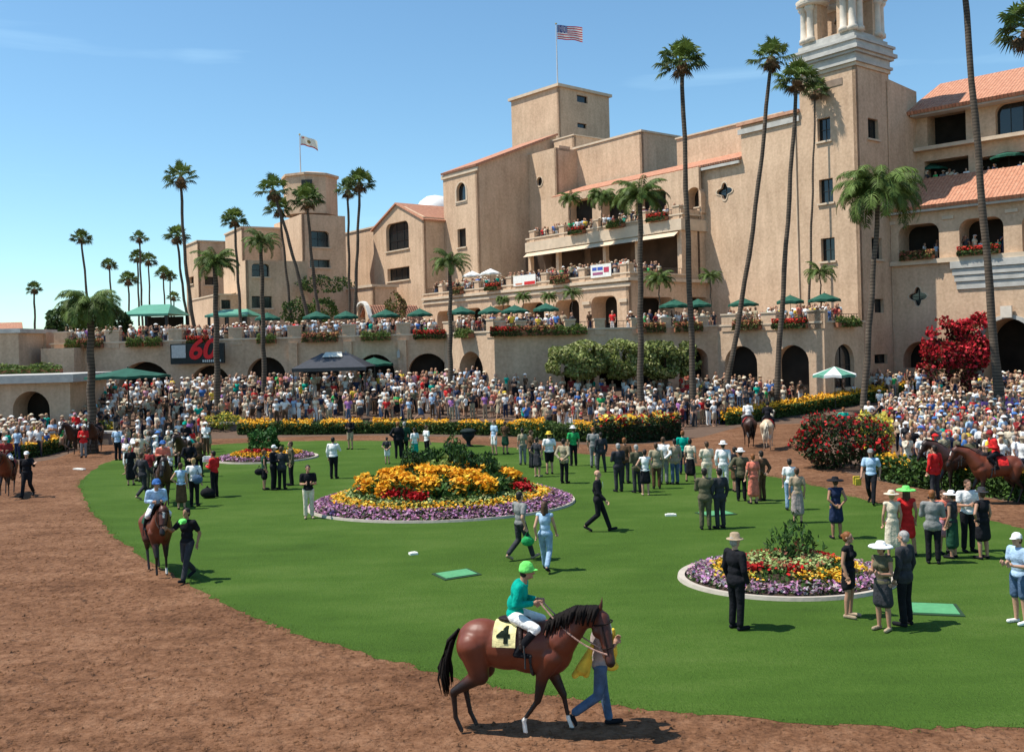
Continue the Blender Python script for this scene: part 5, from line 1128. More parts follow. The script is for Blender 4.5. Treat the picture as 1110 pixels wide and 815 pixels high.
# ---------- people and horses ----------
def remesh(prims,vox,smooth=4,name='body',dec=None,keep_smooth=True):
    """prims: ('c',p0,r0,p1,r1) tapered capsule | ('e',center,(rx,ry,rz),rotation or None) | ('b',x0,y0,z0,x1,y1,z1) ; fused into ONE skin"""
    m=MB()
    def sph(c,r,M_=None,seg=18,rings=11):
        prof=[]; vs=[]
        for i in range(rings+1):
            ph=-PI/2+PI*i/rings
            for k in range(seg):
                a=2*PI*k/seg; v=Vector((math.cos(ph)*math.cos(a)*r[0],math.cos(ph)*math.sin(a)*r[1],math.sin(ph)*r[2]))
                if M_ is not None: v=M_@v
                vs.append(v+Vector(c))
        m.add(vs,[(i*seg+k,i*seg+(k+1)%seg,(i+1)*seg+(k+1)%seg,(i+1)*seg+k) for i in range(rings) for k in range(seg)])
    for q in prims:
        if q[0]=='c':
            _,p0,r0,p1,r1=q; p0=Vector(p0);p1=Vector(p1); d=p1-p0
            if d.length<1e-5: continue
            R=d.to_track_quat('Z','Y').to_matrix(); seg=18; vs=[];L_=d.length
            rows=[(-r0,0.02)]+[(-r0*math.cos(a),r0*math.sin(a)) for a in (.35,.7,1.05,1.35)]+[(0,r0),(L_*.5,(r0+r1)/2),(L_,r1)]+[(L_+r1*math.cos(a),r1*math.sin(a)) for a in (1.35,1.05,.7,.35)]+[(L_+r1,.02)]
            for z,r in rows:
                for k in range(seg): a=2*PI*k/seg; vs.append(p0+R@Vector((max(r,.0005)*math.cos(a),max(r,.0005)*math.sin(a),z)))
            n=len(rows); m.add(vs,[(i*seg+k,i*seg+(k+1)%seg,(i+1)*seg+(k+1)%seg,(i+1)*seg+k) for i in range(n-1) for k in range(seg)]+[tuple(reversed(range(seg))),tuple(range((n-1)*seg,n*seg))])
        elif q[0]=='e': sph(q[1],q[2],q[3] if len(q)>3 else None)
        elif q[0]=='b': m.box(*q[1:])
    me=m.mesh('tmp',M_WHITE); o=bpy.data.objects.new('tmp',me); COL.objects.link(o)
    r=o.modifiers.new('r','REMESH'); r.mode='VOXEL'; r.voxel_size=vox; r.use_smooth_shade=True
    if smooth: s=o.modifiers.new('s','SMOOTH'); s.factor=.5; s.iterations=smooth
    if dec: d=o.modifiers.new('d','DECIMATE'); d.ratio=dec
    dg=bpy.context.evaluated_depsgraph_get()
    out=bpy.data.meshes.new_from_object(o.evaluated_get(dg)); out.name=name; out.materials.clear(); bpy.data.objects.remove(o)
    return out
V3=Vector
def skel(pose,fem=False,h=1.0):
    """joint positions, facing -Y"""
    sw=.165 if fem else .195; J={}
    J['pel']=V3((0,0,.95)); J['wai']=V3((0,0,1.10)); J['che']=V3((0,0,1.30)); J['nek']=V3((0,.01,1.46)); J['hed']=V3((0,-.015,1.635))
    for s,n in ((-1,'R'),(1,'L')):
        J['hip'+n]=V3((s*.095,0,.92)); J['kne'+n]=V3((s*.10,-.015,.50)); J['ank'+n]=V3((s*.105,.02,.085)); J['toe'+n]=V3((s*.13,-.15,.03))
        J['sho'+n]=V3((s*sw,.01,1.415)); J['elb'+n]=V3((s*(sw+.065),.03,1.13)); J['wri'+n]=V3((s*(sw+.06),-.06,.89)); J['hnd'+n]=V3((s*(sw+.05),-.09,.80))
    if pose in('walk','walk2'):
        a=1 if pose=='walk' else -1
        f,b=('L','R') if a>0 else ('R','L')
        J['kne'+f].y=-.17; J['ank'+f]+=V3((0,-.33,0.0)); J['toe'+f]+=V3((0,-.33,.05)); J['kne'+b]+=V3((0,-.0,0)); J['ank'+b]+=V3((0,.33,.10)); J['toe'+b]+=V3((0,.36,.01))
        J['elb'+f]+=V3((0,.12,.0)); J['wri'+f]+=V3((0,.12,.02)); J['hnd'+f]+=V3((0,.12,.02)); J['elb'+b]+=V3((0,-.1,0)); J['wri'+b]+=V3((0,-.2,.04)); J['hnd'+b]+=V3((0,-.24,.06))
    if pose=='cross':
        for s,n in ((-1,'R'),(1,'L')): J['elb'+n]=V3((s*(sw+.05),-.05,1.14)); J['wri'+n]=V3((-s*.02,-.21,1.18+.02*s)); J['hnd'+n]=V3((-s*.11,-.19,1.2+.02*s))
    if pose in('hold','read'):
        for s,n in ((-1,'R'),(1,'L')): J['elb'+n]=V3((s*(sw+.04),-.02,1.13)); J['wri'+n]=V3((s*.11,-.26,1.16)); J['hnd'+n]=V3((s*.06,-.33,1.20))
        J['hed']+=V3((0,-.03,-.01))
    if pose=='hip':
        J['elbL']=V3((sw+.17,.10,1.16)); J['wriL']=V3((.17,-.02,.99)); J['hndL']=V3((.12,-.08,.96))
    if pose=='face':
        J['elbR']=V3((-sw-.06,-.12,1.19)); J['wriR']=V3((-.10,-.20,1.40)); J['hndR']=V3((-.06,-.15,1.52))
    if pose=='bag':
        J['elbL']=V3((sw+.08,.05,1.14)); J['wriL']=V3((sw+.10,-.05,.92)); J['hndL']=V3((sw+.10,-.08,.82))
    if pose=='wide':
        for s,n in ((-1,'R'),(1,'L')): J['kne'+n].x=s*.14; J['ank'+n].x=s*.18; J['toe'+n].x=s*.22
    if pose=='back':
        for s,n in ((-1,'R'),(1,'L')): J['elb'+n]=V3((s*(sw+.09),.14,1.15)); J['wri'+n]=V3((s*.09,.19,.98)); J['hnd'+n]=V3((s*.0,.20,.95))
    if pose=='lead':   # walking, right arm raised holding the rein, seen from the side
        J=skel('walk',fem); J['elbR']=V3((-sw-.08,-.20,1.22)); J['wriR']=V3((-.22,-.42,1.32)); J['hndR']=V3((-.22,-.50,1.36))
    if pose=='leadL':
        J=skel('walk2',fem); J['elbL']=V3((sw+.10,-.14,1.22)); J['wriL']=V3((.34,-.30,1.30)); J['hndL']=V3((.40,-.34,1.34))
    if pose=='situp':  # on a horse: pelvis at origin height .95, knees high and forward
        for s,n in ((-1,'R'),(1,'L')):
            J['hip'+n]=V3((s*.11,-.02,.92)); J['kne'+n]=V3((s*.27,-.36,.80)); J['ank'+n]=V3((s*.30,-.08,.47)); J['toe'+n]=V3((s*.31,-.25,.40))
            J['elb'+n]=V3((s*(sw+.05),-.06,1.14)); J['wri'+n]=V3((s*.12,-.30,1.14)); J['hnd'+n]=V3((s*.06,-.38,1.14))
        J['che']+=V3((0,-.08,-.02)); J['nek']+=V3((0,-.15,-.04)); J['hed']+=V3((0,-.19,-.05))
        for n in 'LR': J['sho'+n]+=V3((0,-.12,-.04))
    if pose=='groom':
        J['kneL']=V3((.1,-.06,.50)); J['ankL']=V3((.1,-.13,.085)); J['toeL']=V3((.12,-.30,.03)); J['kneR']=V3((-.1,.05,.50)); J['ankR']=V3((-.1,.42,.26)); J['toeR']=V3((-.11,.42,.10))
        J['elbR']=V3((-.27,-.05,1.15)); J['wriR']=V3((-.24,-.20,1.30)); J['hndR']=V3((-.20,-.24,1.37))
    if pose=='seated':
        for s,n in ((-1,'R'),(1,'L')):
            J['kne'+n]=V3((s*.13,-.42,.95)); J['ank'+n]=V3((s*.13,-.40,.52)); J['toe'+n]=V3((s*.14,-.56,.47)); J['wri'+n]=V3((s*.15,-.25,1.05)); J['hnd'+n]=V3((s*.12,-.33,1.04)); J['elb'+n]=V3((s*(sw+.05),-.02,1.13))
    return J
def body_prims(J,fem,fingers=True,fr=.0095,fat=1.0):
    p=[]; w=.88 if fem else 1.0
    p+=[('e',J['pel'],(.165*fat,.115*fat,.13)),('e',J['wai'],(.135*w*fat,.10*fat,.14)),('e',J['che']+V3((0,.005,0)),(.17*w*fat,.115*fat,.19)),('c',J['shoL'],.052*w,J['shoR'],.052*w),('c',J['nek']-V3((0,0,.05)),.058*w,J['nek']+V3((0,-.01,.09)),.052*w)]
    if fem: p+=[('e',J['che']+V3((s*.075,-.085,-.01)),(.062,.055,.062)) for s in(-1,1)]
    h=J['hed']; p+=[('e',h+V3((0,.012,.03)),(.076,.095,.092)),('e',h+V3((0,-.015,-.045)),(.056,.066,.072)),('c',h+V3((0,-.088,.012)),.010,h+V3((0,-.103,-.022)),.014),('e',h+V3((.078,.01,0)),(.012,.02,.03)),('e',h+V3((-.078,.01,0)),(.012,.02,.03)),('e',h+V3((0,-.075,-.085)),(.022,.02,.016))]
    for n,s in (('R',-1),('L',1)):
        p+=[('c',J['hip'+n],.088*fat,J['kne'+n],.056),('c',J['kne'+n],.055,J['kne'+n].lerp(J['ank'+n],.35)+V3((0,.012,0)),.056),('c',J['kne'+n].lerp(J['ank'+n],.35)+V3((0,.012,0)),.055,J['ank'+n],.037),('c',J['ank'+n]+V3((0,.03,-.045)),.036,J['toe'+n],.032)]
        p+=[('c',J['sho'+n],.056*w,J['elb'+n],.041*w),('c',J['elb'+n],.041*w,J['elb'+n].lerp(J['wri'+n],.3),.042*w),('c',J['elb'+n].lerp(J['wri'+n],.3),.042*w,J['wri'+n],.027)]
        d=(J['hnd'+n]-J['wri'+n]).normalized(); sd=d.cross(V3((1,0,0))) if abs(d.x)<.8 else d.cross(V3((0,1,0))); sd.normalize(); nn=d.cross(sd).normalized()
        pc=J['wri'+n]+d*.05; p+=[('c',J['wri'+n],.026,pc,.033),('e',pc+sd*.018,(.024,.024,.024)),('e',pc-sd*.018,(.024,.024,.024))]
        if fingers:
            for k,(o,l) in enumerate(((-.030,.060),(-.010,.072),(.010,.068),(.030,.052))):
                b=pc+d*.03+sd*o; q1=b+d*l*.55+nn*.012*-s; q2=q1+d*l*.4+nn*.03*-s; p+=[('c',b,fr,q1,fr*.95),('c',q1,fr*.92,q2,fr*.85)]
            b=pc-d*.01-sd*.03; q1=b-sd*.028+d*.03; p+=[('c',b,fr*1.2,q1,fr*1.1),('c',q1,fr*1.05,q1+d*.03-sd*.004,fr*.9)]
    return p
def L(a,b,t): return a.lerp(b,t)
def top_prims(J,fem,style,fat=1.0,g=.014):
    w=.88 if fem else 1.0; p=[]; 
    long=style in('suit','long','jacket')
    if style=='none': return p
    p+=[('e',J['che']+V3((0,.005,0)),(.17*w*fat+g,.118*fat+g,.20)),('e',J['wai'],(.145*w*fat+g,.105*fat+g,.15)),('c',J['shoL'],.056*w+g,J['shoR'],.056*w+g),('e',J['nek']-V3((0,0,.05)),(.09,.075,.045))]
    p+=[('e',J['pel']+V3((0,0,.01)),(.168*fat+g,.12*fat+g,.11))]
    if style in('suit','jacket'): p+=[('e',J['pel']+V3((0,.0,-.05)),(.178*fat+g,.128*fat+g,.14)),('c',L(J['hipL'],J['kneL'],.02)+V3((.02,0,-.0)),.10,L(J['hipL'],J['kneL'],.16),.105),('c',L(J['hipR'],J['kneR'],.02)-V3((.02,0,0)),.10,L(J['hipR'],J['kneR'],.16),.105)]
    if fem: p+=[('e',J['che']+V3((s*.075,-.085,-.01)),(.062+g,.055+g,.062+g)) for s in(-1,1)]
    if style!='sleeveless':
        for n in 'LR':
            e=1.0 if long else .62
            p+=[('c',J['sho'+n],.060*w+g,L(J['sho'+n],J['elb'+n],e),(.047 if long else .055)*w+g)]
            if long: p+=[('c',J['elb'+n],.044*w+g,L(J['elb'+n],J['wri'+n],.88),.034+g)]
    return p
def leg_prims(J,fem,style,fat=1.0,g=.013):
    p=[]
    if style in('trousers','shorts','breeches'):
        p+=[('e',J['pel']-V3((0,0,.01)),(.165*fat+g,.115*fat+g,.12))]
        for n in 'LR':
            if style=='trousers': p+=[('c',J['hip'+n],.09*fat+g,J['kne'+n],.060+g),('c',J['kne'+n],.060+g,L(J['kne'+n],J['ank'+n],.93),.052+g)]
            elif style=='shorts': p+=[('c',J['hip'+n],.09*fat+g,L(J['hip'+n],J['kne'+n],.85),.078+g)]
            else: p+=[('c',J['hip'+n],.09+g,J['kne'+n],.062+g),('c',J['kne'+n],.058+g,L(J['kne'+n],J['ank'+n],.25),.05+g)]
    else: # skirt / dress
        a=(J['hipL']+J['hipR'])/2; kn=(J['kneL']+J['kneR'])/2; e={'dress':.86,'longdress':1.35,'mini':.62}[style]
        p+=[('e',J['pel'],(.165*fat+g,.118*fat+g,.15))]
        bot=a+(kn-a)*e; 
        for s in (-1,0,1): p+=[('c',a+V3((s*.05,0,.04)),.12,V3((bot.x+s*.085,bot.y+.02,bot.z)),.125 if style!='mini' else .11)]
    return p
def shoe_prims(J,n,boot): return [('c',J['ank'+n]+V3((0,.03,-.048)),.042,J['toe'+n]+V3((0,-.015,.006)),.038)]+([('c',L(J['kne'+n],J['ank'+n],.18),.068,J['ank'+n],.052)] if boot else [])
def hair_prims(J,style):
    h=J['hed']; p=[('e',h+V3((0,.025,.042)),(.084,.098,.092)),('e',h+V3((0,.05,-.01)),(.078,.068,.09))]
    if style=='long': p+=[('c',h+V3((0,.07,0)),.07,h+V3((0,.085,-.20)),.055),('c',h+V3((.065,.035,0)),.03,h+V3((.07,.05,-.16)),.03),('c',h+V3((-.065,.035,0)),.03,h+V3((-.07,.05,-.16)),.03)]
    if style=='bun': p+=[('e',h+V3((0,.12,.03)),(.045,.045,.045))]
    return p
def hat_mesh(J,style,vox=.012):
    h=J['hed']; c=(h.x,h.y+.012,h.z); m=MB()
    prof={'brim':[(.0,.165),(.06,.168),(.088,.15),(.095,.07),(.155,.055),(.165,.045),(.155,.048),(.09,.05)],'wide':[(0,.15),(.07,.15),(.095,.12),(.10,.07),(.22,.06),(.25,.03),(.22,.045),(.09,.05)],
          'cap':[(0,.145),(.05,.14),(.085,.105),(.10,.05),(.10,.035),(.09,.03)],'helmet':[(0,.155),(.055,.15),(.095,.115),(.115,.05),(.118,.02),(.11,.0),(.10,.0)],'straw':[(0,.14),(.06,.14),(.09,.11),(.096,.06),(.19,.045),(.2,.035),(.09,.045)]}[style]
    m.lathe([(max(r,.001),z) for r,z in prof],22,c)
    if style in('cap','helmet'): 
        m.add([(c[0]+.085*math.cos(a),c[1]-.09*abs(math.sin(a)),c[2]+.055-(.0)) for a in [PI*k/8 for k in range(9)]]+[(c[0]+.075*math.cos(a),c[1]-.09*abs(math.sin(a))-.085*math.sin(a),c[2]+.03) for a in [PI*k/8 for k in range(9)]],[(k,k+1,k+10,k+9) for k in range(8)])
    me=m.mesh('hat',M_WHITE,smooth=True); me.materials.clear(); return me
# ---- cached prototypes ----
_pc={}
def proto(key):
    if key in _pc: return _pc[key]
    pose,fem,top,leg,hair,hat,hi,fat=key; J=skel(pose,fem); vb=.0095 if hi else .016; vc=.014 if hi else .02
    d={'body':remesh(body_prims(J,fem,True,.0095 if hi else .012,fat),vb,3)}
    if top!='none': d['top']=remesh(top_prims(J,fem,top,fat),vc,3,'top')
    d['bottom']=remesh(leg_prims(J,fem,leg,fat),vc,3,'bottom'); 
    for n in 'LR': d['shoe'+n]=remesh(shoe_prims(J,n,pose=='situp'),.014,2,'shoe')
    if hair!='none': d['hair']=remesh(hair_prims(J,hair),.014,2,'hair')
    if hat!='none': d['hat']=hat_mesh(J,hat)
    if hi:
        m=MB(); h=J['hed']
        for s in(-1,1): m.lathe([(.001,-.008),(.009,0),(.001,.008)],8,(h.x+s*.031,h.y-.084,h.z+.012))
        d['eyes']=m.mesh('eyes',mat('dark_eye',(.02,.015,.01),.3,.1,3))
    if top in('suit',):   # shirt front and tie
        m=MB(); c=J['che']; m.add([(-.045,c.y-.150,1.43),(.045,c.y-.150,1.43),(0,c.y-.168,1.16)],[(0,1,2)]); d['shirt_front']=m.mesh('shirt_front',mat('white_shirt',(.75,.75,.73),.8,.05,9))
    # 'body' slots filled per object
    for k in('body','top','bottom','shoeL','shoeR','hair','hat'):
        if k in d: d[k].materials.clear(); d[k].materials.append(M_WHITE)
    _pc[key]=d; return d
def cm(c,rough=.85):
    n='cloth_%03d_%03d_%03d'%tuple(int(x*500) for x in c); return mat(n,c,rough,.28,7,bump=.9,bscale=11,spec=.12)
def skin(c=(.50,.27,.17)): return mat('skin_%02d'%int(c[0]*99),c,.6,.06,9,spec=.3)
SK=[(.50,.28,.18),(.42,.22,.14),(.34,.17,.10),(.20,.09,.05)]
COLS={'black':(.012,.012,.015),'navy':(.02,.03,.07),'charcoal':(.04,.04,.045),'grey':(.22,.22,.21),'tan':(.36,.27,.18),'olive':(.11,.10,.06),'brown':(.10,.055,.03),'white':(.78,.77,.74),'cream':(.65,.56,.42),'lblue':(.38,.52,.68),'blue':(.06,.16,.42),'jeans':(.07,.115,.19),'ljeans':(.25,.36,.48),'red':(.60,.025,.025),'dred':(.25,.03,.03),'coral':(.65,.18,.12),'pink':(.62,.30,.36),'green':(.03,.35,.10),'teal':(.0,.33,.24),'dgreen':(.02,.07,.04),'yellow':(.75,.52,.06),'purple':(.35,.15,.38),'khaki':(.34,.29,.19),'lime':(.18,.75,.15),'plaid':(.35,.28,.26)}
WORDS={'lblue':'light blue','jeans':'blue denim','ljeans':'pale denim','dred':'dark red','dgreen':'dark green','plaid':'plaid'}
HAIRC={'dark':(.02,.013,.01),'brown':(.07,.035,.018),'blond':(.38,.25,.10),'grey':(.32,.30,.28),'bald':None,'ginger':(.2,.07,.02)}
def person(loc,rz,pose='stand',fem=False,top='long',tc_='white',leg='trousers',lc='black',hair='short',hc='brown',hat='none',hatc='white',shc='black',sk=0,h=1.75,label='',group=None,hi=False,fat=1.0):
    pr=proto((pose,fem,top,leg,hair,hat,hi,fat)); s=h/1.76
    t=empty('person',loc,rz,label,'person',group); t.scale=(s,s,s)
    b=link('body',pr['body'],t)
    def sm(o,m): o.material_slots[0].link='OBJECT'; o.material_slots[0].material=m
    sm(b,skin(SK[sk]))
    nm={'suit':'jacket','long':'long_sleeved_shirt','short':'shirt','sleeveless':'sleeveless_top','jacket':'jacket'}
    if top!='none': sm(link('dress_top' if leg in('dress','longdress','mini') and tc_==lc else nm[top],pr['top'],t),cm(COLS[tc_]))
    sm(link({'trousers':'trousers','shorts':'shorts','breeches':'breeches'}.get(leg,'skirt'),pr['bottom'],t),cm(COLS[lc]))
    for n in 'LR': sm(link('boot' if pose=='situp' else 'shoe',pr['shoe'+n],t),cm(COLS[shc],.5))
    if 'hair' in pr and HAIRC[hc]: sm(link('hair',pr['hair'],t),mat('hair_'+hc,HAIRC[hc],.6,.3,30))
    if 'hat' in pr: sm(link('hat',pr['hat'],t),cm(COLS[hatc]))
    for k in('eyes','shirt_front'):
        if k in pr: link(k,pr[k],t)
    return t
# ---- horses ----
def horse_joints(pose):
    J=dict(rump=V3((-.72,0,1.30)),croup=V3((-.45,0,1.50)),back=V3((0,0,1.44)),with_=V3((.45,0,1.56)),chest=V3((.62,0,1.15)),belly=V3((-.05,0,1.10)),flank=V3((-.38,0,1.18)))
    if pose=='main': J.update(poll=V3((1.17,-.03,1.66)),mid=V3((.88,0,1.60)),muz=V3((1.32,-.26,.98)),
        hl=[((-.62,.13,1.15),(-.50,.15,.82),(-.80,.14,.52),(-.74,.14,.20),(-.66,.14,.04)),((-.62,-.13,1.15),(-.52,-.15,.82),(-.90,-.14,.54),(-.88,-.14,.22),(-.80,-.14,.04))],
        fl=[((.52,.13,1.1),(.44,.13,.84),(.60,.13,.50),(.66,.13,.18),(.71,.13,.04)),((.48,-.13,1.1),(.36,-.13,.86),(.28,-.13,.50),(.08,-.13,.22),(.10,-.13,.06))])
    else: J.update(poll=V3((1.22,-.04,1.80)),mid=V3((.90,0,1.67)),muz=V3((1.46,-.12,1.22)),
        hl=[((-.62,.13,1.15),(-.52,.15,.82),(-.78,.14,.52),(-.68,.14,.20),(-.62,.14,.04)),((-.62,-.13,1.15),(-.46,-.15,.82),(-.62,-.14,.54),(-.50,-.14,.22),(-.42,-.14,.04))],
        fl=[((.50,.13,1.1),(.44,.13,.84),(.46,.13,.50),(.46,.13,.18),(.50,.13,.04)),((.50,-.13,1.1),(.48,-.13,.86),(.66,-.13,.52),(.62,-.13,.24),(.66,-.13,.10))])
    if pose=='graze': pass
    return J
def horse_prims(J):
    p=[('e',V3((-.50,0,1.27)),(.36,.27,.29)),('e',V3((-.62,0,1.18)),(.26,.25,.28)),('e',V3((-.15,0,1.20)),(.48,.30,.33)),('e',V3((.18,0,1.19)),(.44,.29,.36)),('e',V3((.47,0,1.20)),(.31,.24,.38)),('c',V3((-.45,0,1.44)),.10,V3((.0,0,1.40)),.11),('c',V3((.0,0,1.40)),.11,J['with_']-V3((0,0,.08)),.09)]
    nb=V3((.58,0,1.30)); p+=[('c',nb,.26,L(nb,J['mid'],.55),.20),('c',L(nb,J['mid'],.55),.20,J['mid'],.155),('c',J['mid'],.155,J['poll']-V3((.02,0,.03)),.108),('c',J['with_']-V3((0,0,.1)),.11,J['mid']+V3((-.04,0,.06)),.09)]
    hd=(J['muz']-J['poll']).normalized(); a=J['poll']; 
    p+=[('c',a+hd*.05,.110,a+hd*.25,.102),('c',a+hd*.25,.100,a+hd*.48,.072),('c',a+hd*.48,.072,a+hd*.62,.070),('c',a+hd*.10+hd.cross(V3((0,1,0)))*.0,.10,a+hd*.22,.095)]
    back=V3((0,1,0)).cross(hd); jaw=back if back.x<0 else -back; p+=[('e',a+hd*.2+jaw*.08,(.10,.07,.10))]
    for s in(-1,1): e=a+V3((-.0,s*.055,.06))-hd*.04; p+=[('c',e,.030,e+V3((.015,s*.022,.13)),.010)]
    for (h,st,hk,ft,hf) in J['hl']:
        h,st,hk,ft,hf=map(V3,(h,st,hk,ft,hf)); p+=[('c',h+V3((0,0,.06)),.215,st,.135),('c',st,.12,hk+V3((0,0,.03)),.058),('e',hk,(.058,.042,.062)),('c',hk,.044,ft,.034),('e',ft,(.042,.036,.042)),('c',ft,.034,hf,.036)]
    for (s0,el,kn,ft,hf) in J['fl']:
        s0,el,kn,ft,hf=map(V3,(s0,el,kn,ft,hf)); p+=[('c',s0,.17,el,.105),('c',el,.095,kn,.052),('e',kn,(.048,.044,.058)),('c',kn,.040,ft,.031),('e',ft,(.040,.036,.040)),('c',ft,.033,hf,.036)]
    return p
_hc={}
def horse_coat(name,base,dark,sock=0):
    """coat colour: brown body, black points, and white socks that belong to the horse"""
    m=bpy.data.materials.new(name); m.use_nodes=True; N=m.node_tree.nodes; L_=m.node_tree.links; b=N['Principled BSDF']; b.inputs['Roughness'].default_value=.48; b.inputs['Specular IOR Level'].default_value=.4
    a=N.new('ShaderNodeAttribute'); a.attribute_name='Col'; tc=N.new('ShaderNodeTexCoord'); n=N.new('ShaderNodeTexNoise'); n.inputs['Scale'].default_value=3; n.inputs['Detail'].default_value=6; L_.new(tc.outputs['Object'],n.inputs['Vector'])
    mx=N.new('ShaderNodeMix'); mx.data_type='RGBA'; mx.blend_type='MULTIPLY'; mx.inputs[0].default_value=.5; L_.new(a.outputs['Color'],mx.inputs[6]); L_.new(n.outputs['Color'],mx.inputs[7])
    mr=N.new('ShaderNodeMapRange'); mr.inputs['To Min'].default_value=.6; mr.inputs['To Max'].default_value=1.4; L_.new(n.outputs['Fac'],mr.inputs['Value']); vm=N.new('ShaderNodeVectorMath'); vm.operation='SCALE'; L_.new(a.outputs['Color'],vm.inputs[0]); L_.new(mr.outputs['Result'],vm.inputs['Scale']); L_.new(vm.outputs['Vector'],b.inputs['Base Color'])
    bp=N.new('ShaderNodeBump'); bp.inputs['Strength'].default_value=.25; bp.inputs['Distance'].default_value=.03; n2=N.new('ShaderNodeTexNoise'); n2.inputs['Scale'].default_value=5; L_.new(tc.outputs['Object'],n2.inputs['Vector']); L_.new(n2.outputs['Fac'],bp.inputs['Height']); L_.new(bp.outputs['Normal'],b.inputs['Normal'])
    return m
M_COAT=horse_coat('horse_coat',None,None)
def paint_horse(me,J,base,dark,socks=(),blaze=True):
    n=len(me.vertices); co=np.empty(n*3); me.vertices.foreach_get('co',co); co=co.reshape(-1,3); c=np.tile(np.array(base),(n,1))
    k=np.clip((1.02-co[:,2])/.32,0,1)[:,None]; c=c*(1-k)+np.array(dark)*k
    k=np.clip((co[:,0]-.75)/.5,0,1)[:,None]*.55; c=c*(1-k)+np.array(dark)*k
    mu=np.array(J['muz']); d=np.linalg.norm(co-mu,axis=1); k=np.clip((.22-d)/.12,0,1)[:,None]; c=c*(1-k)+np.array(dark)*.6*k
    for (x,y,zt) in socks:
        s=(np.abs(co[:,1]-y)<.10)&(co[:,2]<zt)&(np.abs(co[:,0]-x)<.17); c[s]=(.72,.68,.62)
    hoof=co[:,2]<.055; c[hoof]=(.05,.04,.035)
    if blaze:
        a=np.array(J['poll']); hd=mu-a; hd/=np.linalg.norm(hd); t=(co-a)@hd; perp=co-a-t[:,None]*hd; fr=perp[:,0]; s=(t>.12)&(t<.26)&(fr>.075)&(np.abs(perp[:,1])<.026); c[s]=(.7,.66,.6)
    ca=me.color_attributes.new('Col','FLOAT_COLOR','POINT'); cc=np.ones((n,4)); cc[:,:3]=c; ca.data.foreach_set('color',cc.ravel()); me.materials.clear(); me.materials.append(M_COAT)
BAY=((.15,.034,.014),(.016,.008,.007)); DBAY=((.055,.022,.014),(.014,.009,.008)); PALO=((.62,.46,.30),(.60,.45,.32))
